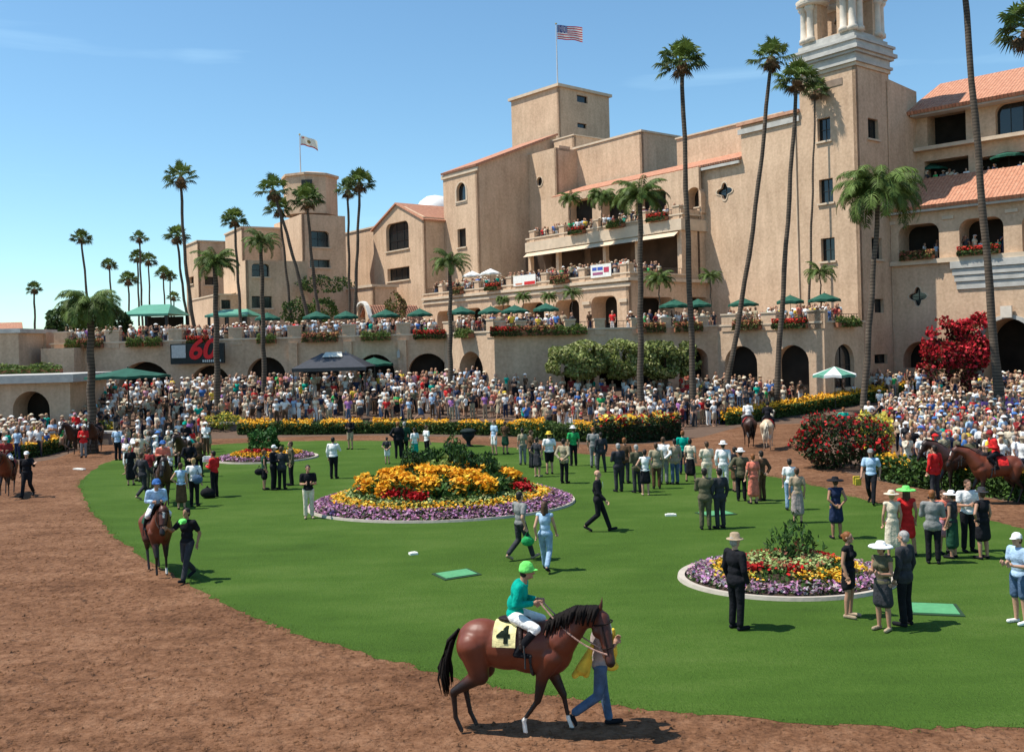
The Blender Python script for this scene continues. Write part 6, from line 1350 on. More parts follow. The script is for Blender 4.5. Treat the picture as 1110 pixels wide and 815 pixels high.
def horse(loc,rz,pose='walk',coat='bay',label='',group=None,vox=.022,cloth=None,number=None,rider=True,socks=(),sc=1.0,saddle=True,headturn=0):
    J=horse_joints(pose); key=(pose,coat,vox,tuple(socks)); t=empty('horse',loc,rz,label,'horse',group or 'horses in the walking ring'); t.scale=(sc,)*3
    if key not in _hc:
        me=remesh(horse_prims(J),vox,5 if vox>.02 else 14,'body'); b_,d_=dict(bay=BAY,dark=DBAY,pale=PALO)[coat]; paint_horse(me,J,b_,d_,socks)
        dk=cm((.012,.009,.008)) if coat!='pale' else cm((.6,.52,.4))
        mane=MB(); rng=random.Random(4)
        for i in range(46):
            s=i/45; p=L(J['with_']+V3((.02,0,.03)),J['mid']+V3((-.06,0,.165)),s/.55) if s<.55 else L(J['mid']+V3((-.06,0,.165)),J['poll']+V3((-.02,0,.12)),(s-.55)/.45)
            p.y+=.02*rng.uniform(-1,1); e=p+V3((-.05+.03*rng.uniform(-1,1),-.20-.03*rng.random(),-.15-.07*rng.random())); mane.tube([p,p.lerp(e,.5)+V3((0,-.05,.05)),e],[.026,.024,.008],5)
        mm=mane.mesh('mane',dk,smooth=True); tl_=MB()
        for i in range(52):
            ox,oy=rng.gauss(0,.018),rng.gauss(0,.022); sp=rng.uniform(.8,1.7); ln=rng.uniform(.7,1.0)
            ps=[V3((-.84,oy*.5,1.40)),V3((-.96+ox,oy*sp,1.24)),V3((-1.03+ox*sp,oy*1.6*sp,.98)),V3((-1.05+ox*1.8*sp,.02+oy*2*sp,1.24-.55*ln)),V3((-1.03+ox*1.5*sp,.03+oy*1.5*sp,1.24-.80*ln))]
            tl_.tube(ps,[.02,.022,.020,.015,.004],5)
        tail=tl_.mesh('tail',dk,smooth=True)
        _hc[key]=(me,mm,tail)
    for n_,me in zip(('body','mane','tail'),_hc[key]): link(n_,me,t)
    # bridle and reins
    a=J['poll']; hd=(J['muz']-a).normalized(); lea=cm((.02,.012,.01),.5); m=MB()
    u=V3((0,1,0)); w_=hd.cross(u).normalized()
    def loop(c,r1,r2,th): m.tube([c+u*r1*math.cos(2*PI*k/14)+w_*r2*math.sin(2*PI*k/14) for k in range(15)],th,5,cap=False)
    loop(a+hd*.10,.122,.135,.011); loop(a+hd*.42,.088,.086,.011)
    for s in(-1,1): m.tube([a+hd*.10+u*s*.122,a+hd*.3+u*s*.106,a+hd*.5+u*s*.076],.010,5)
    m.obj('bridle',lea,t); 
    hands=V3((.31,0,1.85)) if rider else V3((.3,0,1.62)); m=MB()
    for s in(-1,1):
        st=a+hd*.5+u*s*.068; en=hands+u*s*.05; md=(st+en)/2+V3((0,s*.12,-.22 if pose=='main' else -.15)); m.tube([st*(1-q)**2+md*2*q*(1-q)+en*q*q for q in [k/10 for k in range(11)]],.011,5)
    m.obj('reins',cm((.42,.25,.2)) if pose=='main' else lea,t)
    if saddle:
        m=MB(); N_=12
        def saddle_strip(x0,x1,ang,dz,th):
            vs=[]
            for i in range(2):
                x=(x0,x1)[i]
                for k in range(N_+1):
                    an=-ang+2*ang*k/N_; vs.append(V3((x,.312*math.sin(an)*(1+dz),1.19+.36*math.cos(an)*(1+dz*.3))))
            return vs,[(k,k+1,N_+2+k,N_+1+k) for k in range(N_)]
        vs,fs=saddle_strip(-.30,.02,1.36,.04,0); m.add(vs,fs); vs2=[v*1.0+V3((0,0,.012)) for v in vs]; m.obj('saddle_cloth',cm(COLS[cloth]) if cloth in COLS else cm(cloth or (.72,.62,.30)),t,smooth=True)
        s=remesh([('e',V3((-.04,0,1.575)),(.24,.13,.045)),('c',V3((.06,.12,1.54)),.05,V3((.10,.325,1.26)),.03),('c',V3((.06,-.12,1.54)),.05,V3((.10,-.325,1.26)),.03)],.02,2,'saddle'); s.materials.append(lea); link('saddle',s,t)
        m=MB()
        for sd in(-1,1): m.tube([V3((.14,sd*.33,1.30)),V3((.16,sd*.35,1.14)),V3((.16,sd*.35,1.0))],.012,5)
        m.tube([V3((.22,.305*math.sin(an),1.19-.37*math.cos(an))) for an in [-1.5+3*k/12 for k in range(13)]],.02,5); m.obj('girth',cm((.05,.05,.05)),t)
        if number:
            c=bpy.data.curves.new('n','FONT'); c.body=number; c.size=.36; c.extrude=.001; c.offset=.012; o=bpy.data.objects.new('tmp',c); COL.objects.link(o); dg=bpy.context.evaluated_depsgraph_get(); me=bpy.data.meshes.new_from_object(o.evaluated_get(dg)); bpy.data.objects.remove(o)
            for v in me.vertices:
                X=v.co.x-.24; hgt=v.co.y; an=1.20-hgt/.36
                v.co=V3((X,-.312*1.07*math.sin(an),1.19+.36*1.03*math.cos(an)))
            me.materials.clear(); me.materials.append(cm((.02,.03,.02))); link('number',me,t)
    return t
def rider_on(hx,rz,sc,**k):
    """jockey seated on a horse whose base is at hx and forward is local +X"""
    hh=k.pop('h',1.64); d=V3((math.cos(rz),math.sin(rz),0)); loc=V3(hx)+d*(-.03*sc)+V3((0,0,1.56*sc-.84*hh/1.76)); return person(loc,rz+PI/2,pose='situp',leg=k.pop('leg','breeches'),h=hh,**k)
# ---------- the people on the lawn and the walking ring ----------
R_=math.radians
LAWN=[]
def pp(px,py,f,label,**k):
    g=G(px,py); g.z=.01; LAWN.append(g); i=len(LAWN)
    if 'pose' not in k and not k.get('hi'): k['pose']=['stand','hip','back','stand','cross','hold','bag','stand','wide'][(i*5)%9]; f+=[-18,9,22,-6,14,-25,4][i%7]
    return person(g,R_(f),label=label,group='people standing and walking in the ring',**k)
pp(799,682,120,'man in a tan brimmed hat and black jacket standing by the small flower bed',top='suit',tc_='black',leg='trousers',lc='black',hat='brim',hatc='tan',h=1.80,hi=True,hc='grey',fat=1.08)
pp(921,669,50,'bare armed woman in a short black dress beside the small flower bed',fem=True,top='sleeveless',tc_='black',leg='mini',lc='black',hair='bun',hc='ginger',shc='tan',h=1.68,pose='hip',hi=True,sk=1)
pp(958,683,-50,'woman in a wide white hat and dark dress beside the man in charcoal',fem=True,top='sleeveless',tc_='olive',leg='dress',lc='charcoal',hat='wide',hatc='white',hc='dark',shc='tan',h=1.66,pose='hold',hi=True,sk=1)
pp(982,678,-140,'man in a charcoal suit beside the woman with the wide white hat',top='suit',tc_='charcoal',leg='trousers',lc='black',hc='grey',h=1.80,hi=True)
pp(1106,676,-70,'person in a white cap, pale blue shirt and denim shorts at the right edge',top='short',tc_='lblue',leg='shorts',lc='jeans',hat='cap',hatc='white',shc='white',h=1.72,pose='hold',hi=True)
pp(968,604,170,'woman in a cream dress beside the woman in bright red',fem=True,top='sleeveless',tc_='cream',leg='longdress',lc='cream',hat='straw',hatc='cream',hc='blond',h=1.66)
pp(984,602,185,'woman in a bright red dress and yellow green brimmed hat',fem=True,top='sleeveless',tc_='red',leg='dress',lc='red',hat='wide',hatc='lime',hair='long',hc='brown',h=1.72,sk=1)
pp(1012,611,150,'man in a grey jacket and black trousers between the red dress and the black dresses',top='suit',tc_='grey',leg='trousers',lc='black',hc='ginger',h=1.78)
pp(1033,605,200,'woman in a dark dress and small white brimmed hat in the right hand group',fem=True,top='sleeveless',tc_='charcoal',leg='longdress',lc='dgreen',hat='straw',hatc='white',h=1.66,sk=1)
pp(1050,598,10,'man in a white shirt and black trousers facing the camera in the right hand group',top='short',tc_='white',leg='trousers',lc='black',h=1.84,hc='brown',sk=1)
pp(1066,606,185,'bare shouldered woman in a black dress and dark hat at the right of her group',fem=True,top='sleeveless',tc_='black',leg='dress',lc='black',hat='brim',hatc='charcoal',h=1.72,sk=1,fat=1.1)
pp(1024,600,30,'woman in a pink skirt half hidden behind the man in the grey jacket',fem=True,top='short',tc_='coral',leg='dress',lc='pink',h=1.6)
pp(907,584,175,'woman in a dark blue dress and black brimmed hat standing alone near the lawn edge',fem=True,top='sleeveless',tc_='navy',leg='dress',lc='navy',hat='wide',hatc='black',h=1.68,sk=2)
pp(865,567,190,'woman in a tan patterned dress behind the spiky plant',fem=True,top='short',tc_='tan',leg='longdress',lc='plaid',hc='brown',h=1.66)
pp(857,553,160,'person in a white top and pale denim beside the woman in the tan dress',fem=True,top='short',tc_='white',leg='trousers',lc='ljeans',hc='dark',h=1.66)
pp(945,546,-30,'man in a pale blue vest walking on the dirt past the red rose bush',top='short',tc_='lblue',leg='trousers',lc='black',pose='walk',hc='dark',hat='cap',hatc='grey',h=1.80,sk=1)
pp(765,574,178,'man in a brown olive suit seen from behind, nearest the green cover',top='suit',tc_='olive',leg='trousers',lc='olive',h=1.80,fat=1.12,hc='dark')
pp(781,573,190,'man in a dark grey suit just right of the man in the olive suit',top='suit',tc_='charcoal',leg='trousers',lc='charcoal',h=1.78,hc='dark')
pp(649,576,75,'bald man in a black suit walking alone across the lawn',top='suit',tc_='black',leg='trousers',lc='black',pose='walk',hair='none',h=1.80,hi=True)
pp(565,607,130,'man in a pale grey shirt walking with a green bag behind the jockey',top='short',tc_='grey',leg='trousers',lc='charcoal',pose='walk2',hc='dark',h=1.76,hi=True,shc='tan')
pp(592,619,165,'woman with long brown hair in pale jeans walking behind the jockey',fem=True,top='sleeveless',tc_='lblue',leg='trousers',lc='ljeans',hair='long',hc='brown',pose='walk',h=1.70,hi=True,sk=0)
pp(335,562,15,'man in black shirt and pale trousers at the left end of the large bed',top='short',tc_='black',leg='trousers',lc='cream',pose='hold',hc='dark',h=1.78,sk=1,shc='tan')
pp(362,519,170,'man in white shirt and black trousers, hand to face, left of the large bed',top='long',tc_='white',leg='trousers',lc='black',pose='face',hc='dark',h=1.80,fat=1.1)
pp(287,531,120,'woman in a dark dress with bare legs left of three dark suited men',fem=True,top='sleeveless',tc_='dgreen',leg='dress',lc='black',hc='ginger',h=1.62,sk=1)
pp(297,531,80,'man in a black suit and white cap by the small far flower bed',top='suit',tc_='black',leg='trousers',lc='black',hat='cap',hatc='white',h=1.80,pose='hold')
pp(306,531,200,'man in a charcoal suit in the middle of the dark suited group',top='suit',tc_='charcoal',leg='trousers',lc='black',h=1.74)
pp(316,526,-70,'man in an olive black suit at the right of the dark suited group',top='suit',tc_='olive',leg='trousers',lc='black',h=1.82,hc='brown',sk=1)
pp(380,487,0,'man in a black jacket and tan shorts at the far lawn edge',top='long',tc_='black',leg='shorts',lc='tan',h=1.78)
pp(432,497,180,'large man in a black suit behind the left side of the big flower bed',top='suit',tc_='black',leg='trousers',lc='black',h=1.86,fat=1.25,hc='ginger')
pp(439,496,170,'man in a dark teal suit beside the large man in black',top='suit',tc_='dgreen',leg='trousers',lc='black',h=1.82,hc='grey')
pp(420,503,180,'child in a grey shirt and white shorts behind the orange flowers',top='short',tc_='charcoal',leg='shorts',lc='white',h=1.30,hc='dark')
pp(450,500,200,'woman in a white top and teal skirt behind the dark shrub',fem=True,top='short',tc_='white',leg='dress',lc='teal',hc='dark',h=1.64)
pp(463,497,150,'person in a white shirt and black trousers behind the dark shrub',top='short',tc_='white',leg='trousers',lc='black',h=1.66,hc='brown')
pp(536,493,-60,'man in light blue shirt and white shorts behind the large flower bed',top='short',tc_='lblue',leg='shorts',lc='white',h=1.78,hc='ginger')
pp(548,492,180,'woman in brown with bare legs beside the man in light blue',fem=True,top='short',tc_='brown',leg='dress',lc='dgreen',hc='brown',h=1.68,sk=1)
pp(567,504,180,'woman in a pale green and grey outfit at the left of the central group',fem=True,top='short',tc_='khaki',leg='trousers',lc='grey',hc='dark',h=1.70)
pp(576,507,90,'person in brown between the green outfit and the white shirt',top='short',tc_='brown',leg='trousers',lc='charcoal',h=1.70)
pp(583,517,150,'woman in a charcoal dress with tan shoes left of the man in the white shirt',fem=True,top='short',tc_='charcoal',leg='dress',lc='charcoal',shc='tan',hc='dark',h=1.66)
pp(596,514,180,'broad man in a white shirt and black shorts with a yellow brimmed hat',top='short',tc_='white',leg='shorts',lc='black',h=1.80,fat=1.2,hat='brim',hatc='yellow')
pp(612,524,175,'man in an olive jacket and black trousers right of the broad man in white',top='suit',tc_='khaki',leg='trousers',lc='black',h=1.78,hc='dark')
pp(622,505,190,'man in a bright green shirt and white hat behind the olive jacket',top='short',tc_='green',leg='trousers',lc='black',hat='brim',hatc='white',h=1.80)
pp(644,507,180,'man in a grey shirt behind the bald man in black',top='short',tc_='grey',leg='trousers',lc='grey',h=1.80,hc='ginger')
pp(652,512,185,'man in a dark grey jacket directly behind the bald man in black',top='suit',tc_='charcoal',leg='trousers',lc='charcoal',h=1.72,hc='dark')
pp(671,533,178,'man in a charcoal suit at the left of the row of suits',top='suit',tc_='charcoal',leg='trousers',lc='charcoal',h=1.80,hc='grey')
pp(678,524,160,'man in a brown suit behind the left of the row of suits',top='suit',tc_='brown',leg='trousers',lc='charcoal',h=1.80,hc='ginger')
pp(691,534,185,'man in a dark olive suit with grey hair beside the woman in a white top',top='suit',tc_='olive',leg='trousers',lc='charcoal',h=1.78,hc='grey')
pp(700,537,200,'woman in a white top and black skirt in the row of suits',fem=True,top='sleeveless',tc_='white',leg='dress',lc='black',hc='dark',h=1.66,shc='tan')
pp(712,530,170,'person in a cream jacket and brown trousers in the row of suits',top='suit',tc_='khaki',leg='trousers',lc='brown',h=1.74,hc='brown')
pp(720,525,180,'man in a white shirt and pale grey trousers in the row of suits',top='long',tc_='white',leg='trousers',lc='grey',h=1.84,fat=1.1,hc='brown')
pp(732,525,190,'man in a tan jacket and blue jeans in the row of suits',top='suit',tc_='tan',leg='trousers',lc='jeans',h=1.76,hc='dark')
pp(741,514,150,'man in a teal shirt behind the tan jacket',top='short',tc_='teal',leg='trousers',lc='navy',h=1.82,hc='ginger')
pp(749,522,160,'woman in a cream top and black skirt right of the tan jacket',fem=True,top='short',tc_='cream',leg='longdress',lc='black',hc='dark',h=1.68)
pp(767,531,180,'broad man in a cream shirt behind the two men in suits',top='short',tc_='cream',leg='trousers',lc='cream',h=1.80,fat=1.2,hc='brown')
pp(785,532,185,'person in a white shirt, white trousers and white hat behind the two men in suits',top='long',tc_='white',leg='trousers',lc='white',hat='brim',hatc='white',h=1.80)
pp(797,533,90,'woman in a brown dress behind the man in the white hat',fem=True,top='sleeveless',tc_='black',leg='dress',lc='brown',hc='dark',h=1.64,sk=1)
pp(804,543,185,'man in an olive jacket and white hat beside the coral dress',top='suit',tc_='olive',leg='trousers',lc='black',hat='brim',hatc='white',h=1.78)
pp(817,546,180,'woman in a coral patterned dress near the dirt track',fem=True,top='short',tc_='coral',leg='longdress',lc='coral',hc='ginger',h=1.68,fat=1.15)
pp(826,543,190,'man in a brown suit half hidden behind the coral dress',top='suit',tc_='brown',leg='trousers',lc='brown',hc='dark',h=1.72)
# left part of the lawn
pp(128,499,180,'man in pale blue shirt and dark trousers at the far left lawn edge',top='short',tc_='lblue',leg='trousers',lc='black',h=1.82,hc='dark',hair='short')
pp(142,526,180,'woman in black at the left of the group on the lawn end',fem=True,top='short',tc_='black',leg='longdress',lc='black',hc='blond',h=1.68)
pp(150,522,160,'man in a tan shirt at the left of the group on the lawn end',top='short',tc_='tan',leg='trousers',lc='khaki',h=1.76,hc='ginger')
pp(155,541,150,'man in a charcoal suit walking at the left of the second horse',top='suit',tc_='charcoal',leg='trousers',lc='charcoal',pose='walk',h=1.80,hc='brown',shc='tan')
pp(163,531,180,'person in a dark red top in front of the white shirted man',top='short',tc_='dred',leg='trousers',lc='olive',h=1.74,hc='brown')
pp(185,523,90,'man in a white shirt in the middle of the group round the horses',top='short',tc_='white',leg='trousers',lc='tan',h=1.80,hc='grey')
pp(197,552,170,'woman in a pale blue top and brown skirt right of the second horse',fem=True,top='sleeveless',tc_='lblue',leg='longdress',lc='brown',hc='brown',h=1.66)
pp(211,549,190,'man in a white shirt and black trousers with a blue bag at his hip',top='short',tc_='white',leg='trousers',lc='black',h=1.76,hc='blond')
pp(206,523,180,'man in a black suit behind the man in the white shirt and black trousers',top='suit',tc_='black',leg='trousers',lc='black',h=1.82,hc='dark')
pp(216,517,200,'man in a dark red brown coat beside the man in black',top='suit',tc_='brown',leg='trousers',lc='black',h=1.82,hc='blond')
pp(233,539,-110,'man in a red shirt and black trousers holding white papers',top='long',tc_='red',leg='trousers',lc='black',pose='hold',h=1.80,hc='dark',sk=1)
pp(30,539,10,'man in black with a white cap leading the horse at the left edge',top='long',tc_='black',leg='trousers',lc='black',hat='cap',hatc='white',h=1.82,fat=1.1,pose='leadL')
pp(91,496,0,'person in a bright red tunic walking between two dark horses at left',top='jacket',tc_='red',leg='trousers',lc='grey',h=1.76,hat='cap',hatc='tan')
pp(1014,541,180,'man in a bright red shirt standing by the orange flowers beside the right hand horse',top='jacket',tc_='red',leg='trousers',lc='charcoal',h=1.82,hc='dark')
pp(846,452,180,'man in black with a pale blue cap on the path behind the red rose bush',top='long',tc_='black',leg='trousers',lc='black',hat='cap',hatc='lblue',h=1.80)
pp(915,478,160,'man in a dark shirt with a teal sleeve behind the red rose bush',top='short',tc_='teal',leg='trousers',lc='black',h=1.80,hc='ginger')
# bag, papers and other things carried
def blob(name,px,py,Y,prims,col,label,cat,rot=0):
    p=P(px,py,Y); me=remesh(prims,.014,3,name); me.materials.append(cm(COLS[col] if isinstance(col,str) else col)); o=link(name,me,loc=p,rz=rot); return tag(o,label,cat)
g=G(573,607); blob('shoulder_bag',572,583,g.y-.1,[('e',V3((0,0,-.08)),(.17,.07,.13)),('c',V3((-.1,0,0)),.012,V3((0,0,.18)),.012),('c',V3((.1,0,0)),.012,V3((0,0,.18)),.012)],'green','green bag carried by the man in the pale grey shirt','bag')
g=G(211,549); blob('shoulder_bag',214,518,g.y-.25,[('e',V3((0,0,-.05)),(.2,.08,.17)),('c',V3((-.12,0,0)),.014,V3((0,0,.3)),.014),('c',V3((.12,0,0)),.014,V3((0,0,.3)),.014)],'jeans','blue grey bag at the hip of the man in white shirt and black trousers','bag')
g=G(283,531); blob('handbag',281,510,g.y-.1,[('e',V3((0,0,-.05)),(.2,.08,.14)),('c',V3((-.1,0,0)),.012,V3((0,0,.2)),.012),('c',V3((.1,0,0)),.012,V3((0,0,.2)),.012)],'black','black handbag held by the woman in the dark dress at left','bag')
g=G(226,539); blob('papers',224,498,g.y,[('b',-.16,-.02,-.1,.16,.02,.1),('b',-.10,-.05,-.02,.2,-.02,.14)],'white','white papers held out by the man in the red shirt','papers')
g=G(225,540); blob('holdall',225,537,g.y,[('e',V3((0,0,.1)),(.28,.18,.20)),('c',V3((-.12,0,.2)),.02,V3((0,0,.36)),.02),('c',V3((.12,0,.2)),.02,V3((0,0,.36)),.02)],'black','black bag on the grass at the feet of the man in the red shirt','bag')
blob('program',928,521,G(928,545).y,[('b',-.12,-.02,-.12,.14,.02,.16),('b',-.06,-.05,-.16,.18,-.02,.08)],'yellow','yellow programme carried by the man walking past the rose bush','programme',.3)
# urn
g=G(508,484); t=empty('stone_urn',(g.x,g.y,0),0,'dark urn shaped bin standing on the dirt path behind the big flower bed','urn'); m=MB(); m.lathe([(.28,0),(.28,.06),(.12,.12),(.12,.3),(.34,.55),(.38,.8),(.30,.82)],16); m.obj('bowl',cm((.02,.02,.022)),t,smooth=True)
m=MB(); m.lathe([(.44,.82),(.46,.88),(.30,.98),(.05,1.02)],16); m.obj('lid',cm((.02,.03,.03)),t,smooth=True)
# ---------- horses, riders, handlers ----------
def hg(px,py): g=G(px,py); g.z=.008; return g
g=hg(564,794); rz=R_(-11); horse(g,rz,'main','bay','bay horse with yellow cloth number 4 and white front socks, walking in the foreground',vox=.015,sc=1.03,number='4',socks=[(.71,.13,.22),(.08,-.13,.26)],cloth=None)
rider_on(g,rz,1.02,fem=False,top='long',tc_='teal',lc='white',hair='short',hc='dark',hat='helmet',hatc='lime',shc='black',sk=1,h=1.66,hi=True,group='riders on the horses',label='jockey in teal silks, lime green helmet and white breeches on the foreground horse')
gh=hg(652,788); person(gh,R_(92),'groom',top='short',tc_='plaid',leg='trousers',lc='jeans',hc='dark',sk=1,h=1.68,hi=True,label='groom in plaid shirt and blue jeans walking behind the head of the foreground horse')
gy=gh.y
blob('yellow_cloth',632,716,gy-.15,[('c',V3((.14,0,.22)),.03,V3((-.02,0,-.12)),.09),('c',V3((.1,0,.1)),.04,V3((-.12,0,-.2)),.05),('c',V3((.1,.02,.0)),.04,V3((.04,.02,-.2)),.05)],'yellow','yellow cloth bag hanging at the back of the groom in jeans','bag')
blob('yellow_bib',665,704,gy-.02,[('c',V3((.0,0,.28)),.035,V3((.01,0,-.05)),.05),('c',V3((.0,0,0)),.05,V3((-.03,0,-.2)),.06),('e',V3((-.04,-.04,-.22)),(.11,.06,.07))],'yellow','yellow bib end visible right of the foreground horse muzzle','bib')
g=hg(171,621); rz=R_(-60); horse(g,rz,'walk','bay','bay horse with one white forefoot walking towards the camera at left',vox=.022,cloth='dgreen',socks=[(.50,.13,.2)])
rider_on(g,rz,1,top='long',tc_='lblue',lc='white',hat='helmet',hatc='blue',h=1.66,hi=True,sk=1,group='riders on the horses',label='jockey in pale blue silks and blue helmet on the horse walking towards the camera')
pp(204,629,-20,'groom in a dark vest leading the horse that walks towards the camera at left',top='short',tc_='black',leg='trousers',lc='charcoal',pose='lead',hc='dark',sk=2,h=1.76,hi=True)
blob('lime_cap',198,565,G(204,629).y-.3,[('e',V3((0,0,0)),(.1,.12,.07)),('c',V3((0,-.08,-.03)),.03,V3((0,-.16,-.04)),.02)],'lime','lime green cap held beside the head of the horse at left','cap')
def HR(px,py,rzd,coat,label,rl,cloth,rt_,rh,hatk='helmet',sc=1,**k):
    g=hg(px,py); rz=R_(rzd); horse(g,rz,'walk',coat,label,vox=.03,cloth=cloth,sc=sc)
    if rl: rider_on(g,rz,sc,top='long',tc_=rt_,lc=k.get('lc','white'),hat=hatk,hatc=rh,label=rl,sk=1,group='riders on the horses')
HR(178,547,-68,'dark','dark horse in the middle of the crowd of people on the left lawn','jockey in pink and white with a blue helmet in the middle of the left group','navy','coral','blue')
HR(203,512,-95,'dark','dark horse at the back of the left group under the teal capped jockey','jockey with a teal cap at the back of the left group','teal','black','teal')
HR(8,537,-72,'bay','bay horse cut by the left edge of the picture beside the man in black','jockey in dark red with a white helmet at the left edge','dred','dred','white')
HR(84,492,-100,'dark','dark horse on the left of the person in the red tunic','outrider in a bright red jacket with a pink cap above the red tunic','red','red','pink',hatk='cap')
HR(104,491,-80,'dark','dark riderless horse on the right of the person in the red tunic',None,'black','black','black')
HR(812,484,86,'dark','dark horse walking away on the dirt path, left of the pale horse','rider in a white shirt and black cap on the dark horse walking away','dred','white','black',lc='grey')
HR(833,487,70,'pale','pale horse walking away on the dirt path toward the orange strip','rider in black on the pale horse walking away','red','black','black',lc='charcoal')
HR(1080,546,176,'bay','brown horse with a red saddle cloth standing by the orange flowers at far right','rider in red above the brown horse at far right','red','red','dred',lc='black')
HR(1042,535,184,'dark','dark horse partly hidden behind the man in the bright red shirt',None,'charcoal','black','black')

# ---------- the crowd ----------
def crowd_proto(i,dec):
    pose=['stand','cross','hold','bag','hip','back','face','walk'][i%8]; fem=i%2==1; J=skel(pose,fem)
    pr=body_prims(J,fem,False,fat=1.05)+top_prims(J,fem,'short')+leg_prims(J,fem,'dress' if i in(1,5,7) else 'trousers')+hair_prims(J,'long' if fem else 'short')
    hat=i in(2,3)
    if hat: h=J['hed']; pr+=[('e',h+V3((0,.01,.09)),(.10,.11,.075)),('e',h+V3((0,-.01,.065)),(.17,.18,.022))]
    me=remesh(pr,.032,2,'crowd_person',dec); n=len(me.polygons); ce=np.empty(n*3); me.polygons.foreach_get('center',ce); ce=ce.reshape(-1,3)
    h=J['hed']; mi=np.ones(n,dtype=np.int32); x,y,z=ce.T
    mi[(z<.93)]=2; mi[z>1.50]=0; hr=(z>1.5)&((y>h.y+.01)|(z>h.z+.085)); mi[hr]=3
    if fem: mi[(z>1.35)&(z<=1.5)&(y>.09)]=3
    if hat: mi[(z>h.z+.045)]=3
    mi[(z<.12)]=2
    arm=(np.abs(x)>.205)&(z<1.22)&(z>.7); mi[arm]=0
    for n_ in 'LR':
        for q in('wri','hnd'): d=np.linalg.norm(ce-np.array(J[q+n_]),axis=1); mi[(d<.10)]=0
    if i in(1,5,7): mi[(z<.42)]=0
    me.polygons.foreach_set('material_index',mi); 
    return me,mi,hat
CP=[crowd_proto(i,.45) for i in range(8)]
for me,mi,hat in CP:
    me.materials.clear()
    for k in range(4): me.materials.append(M_WHITE)
    me.polygons.foreach_set('material_index',mi)
TOPC=['white']*13+['cream']*8+['lblue']*3+['red']*2+['black']*5+['navy']*3+['tan']*4+['khaki']*2+['dred']*2+['brown']*3+['charcoal']*3+['pink','coral','teal','yellow','grey','purple','green','blue','olive']
BOTC=['black','charcoal','tan','khaki','jeans','white','navy','brown','grey']
HRC=['dark']*4+['brown']*5+['blond']*3+['grey']*2+['ginger']
rngc=random.Random(12)
def front(X):   # nearest Y the crowd reaches, by position along the ring
    return None
regions=[ # (px0,px1, Yfront(px), Yback)
 (-15,108,lambda q:np.interp(q,[-15,20,75,108],[52.5,53.2,58,61]),lambda q:64.5),
 (76,128,lambda q:np.interp(q,[76,128],[62.5,66]),lambda q:76),
 (128,232,lambda q:66.5,lambda q:77),
 (232,560,lambda q:66.8,lambda q:77.5),
 (560,640,lambda q:62.0,lambda q:72.5),
 (640,745,lambda q:60.8,lambda q:72),
 (745,800,lambda q:62.5,lambda q:73),
 (800,930,lambda q:np.interp(q,[800,930],[66,72]),lambda q:np.interp(q,[800,893,930],[73.5,69.5,78]) if q<880 else 77.5),
 (930,985,lambda q:np.interp(q,[930,944,985],[69.5,57,38.4]),lambda q:67 if q<960 else 70),
 (985,1125,lambda q:np.interp(q,[985,1050,1125],[37.6,36.2,34.4]),lambda q:np.interp(q,[985,1040,1125],[70,75,76])),
 (930,1050,lambda q:73.5,lambda q:79)]
spots=[]
obst=[(G(908,507),2.5),(G(948,503),1.0),(P(1037,400,75.2),2.4)]
for (a,b,fy,by) in regions:
    Y=30.0
    while Y<80:
        step=.60+.003*(Y-30); px_step=step*F/Y
        q=a+rngc.random()*px_step
        while q<b:
            if fy(q)<=Y<=by(q):
                x=ray(q,400)[0]*Y+rngc.uniform(-.16,.16); yy=Y+rngc.uniform(-.34,.34)
                bad=any((x-o.x)**2+(yy-o.y)**2<r*r for o,r in obst)
                if not bad and rngc.random()<.93: spots.append((x,yy,hz(x,yy)))
            q+=px_step*rngc.choice([.62,.8,1.0,1.2,1.2,2.0])
        Y+=.78
# keep clear of the kiosk, the flower strips to the right, the tent poles
def okspot(p):
    x,y,z=p; q,_=proj((x,y,z+1.6))
    if 340<q<385 and 70<y<75.2 and rngc.random()<.6: return False
    if 786<q<960 and 60<y<66.5: return False
    if 945<q<1060 and 66.5<y<72 and y> 67: return rngc.random()<.5
    return True
spots=[p for p in spots if okspot(p)]
for _ in range(44):
    for _t in range(30):
        q=rngc.uniform(134,226); yy=rngc.uniform(44,66); x=ray(q,460)[0]*yy
        if all((x-p[0])**2+(yy-p[1])**2>.55 for p in spots[-60:]) and all((x-p.x)**2+(yy-p.y)**2>.4 for p in LAWN) and all((x-G(a_,b_).x)**2+(yy-G(a_,b_).y)**2>2.2 for a_,b_ in ((178,547),(203,512))): spots.append((x,yy,.01)); break
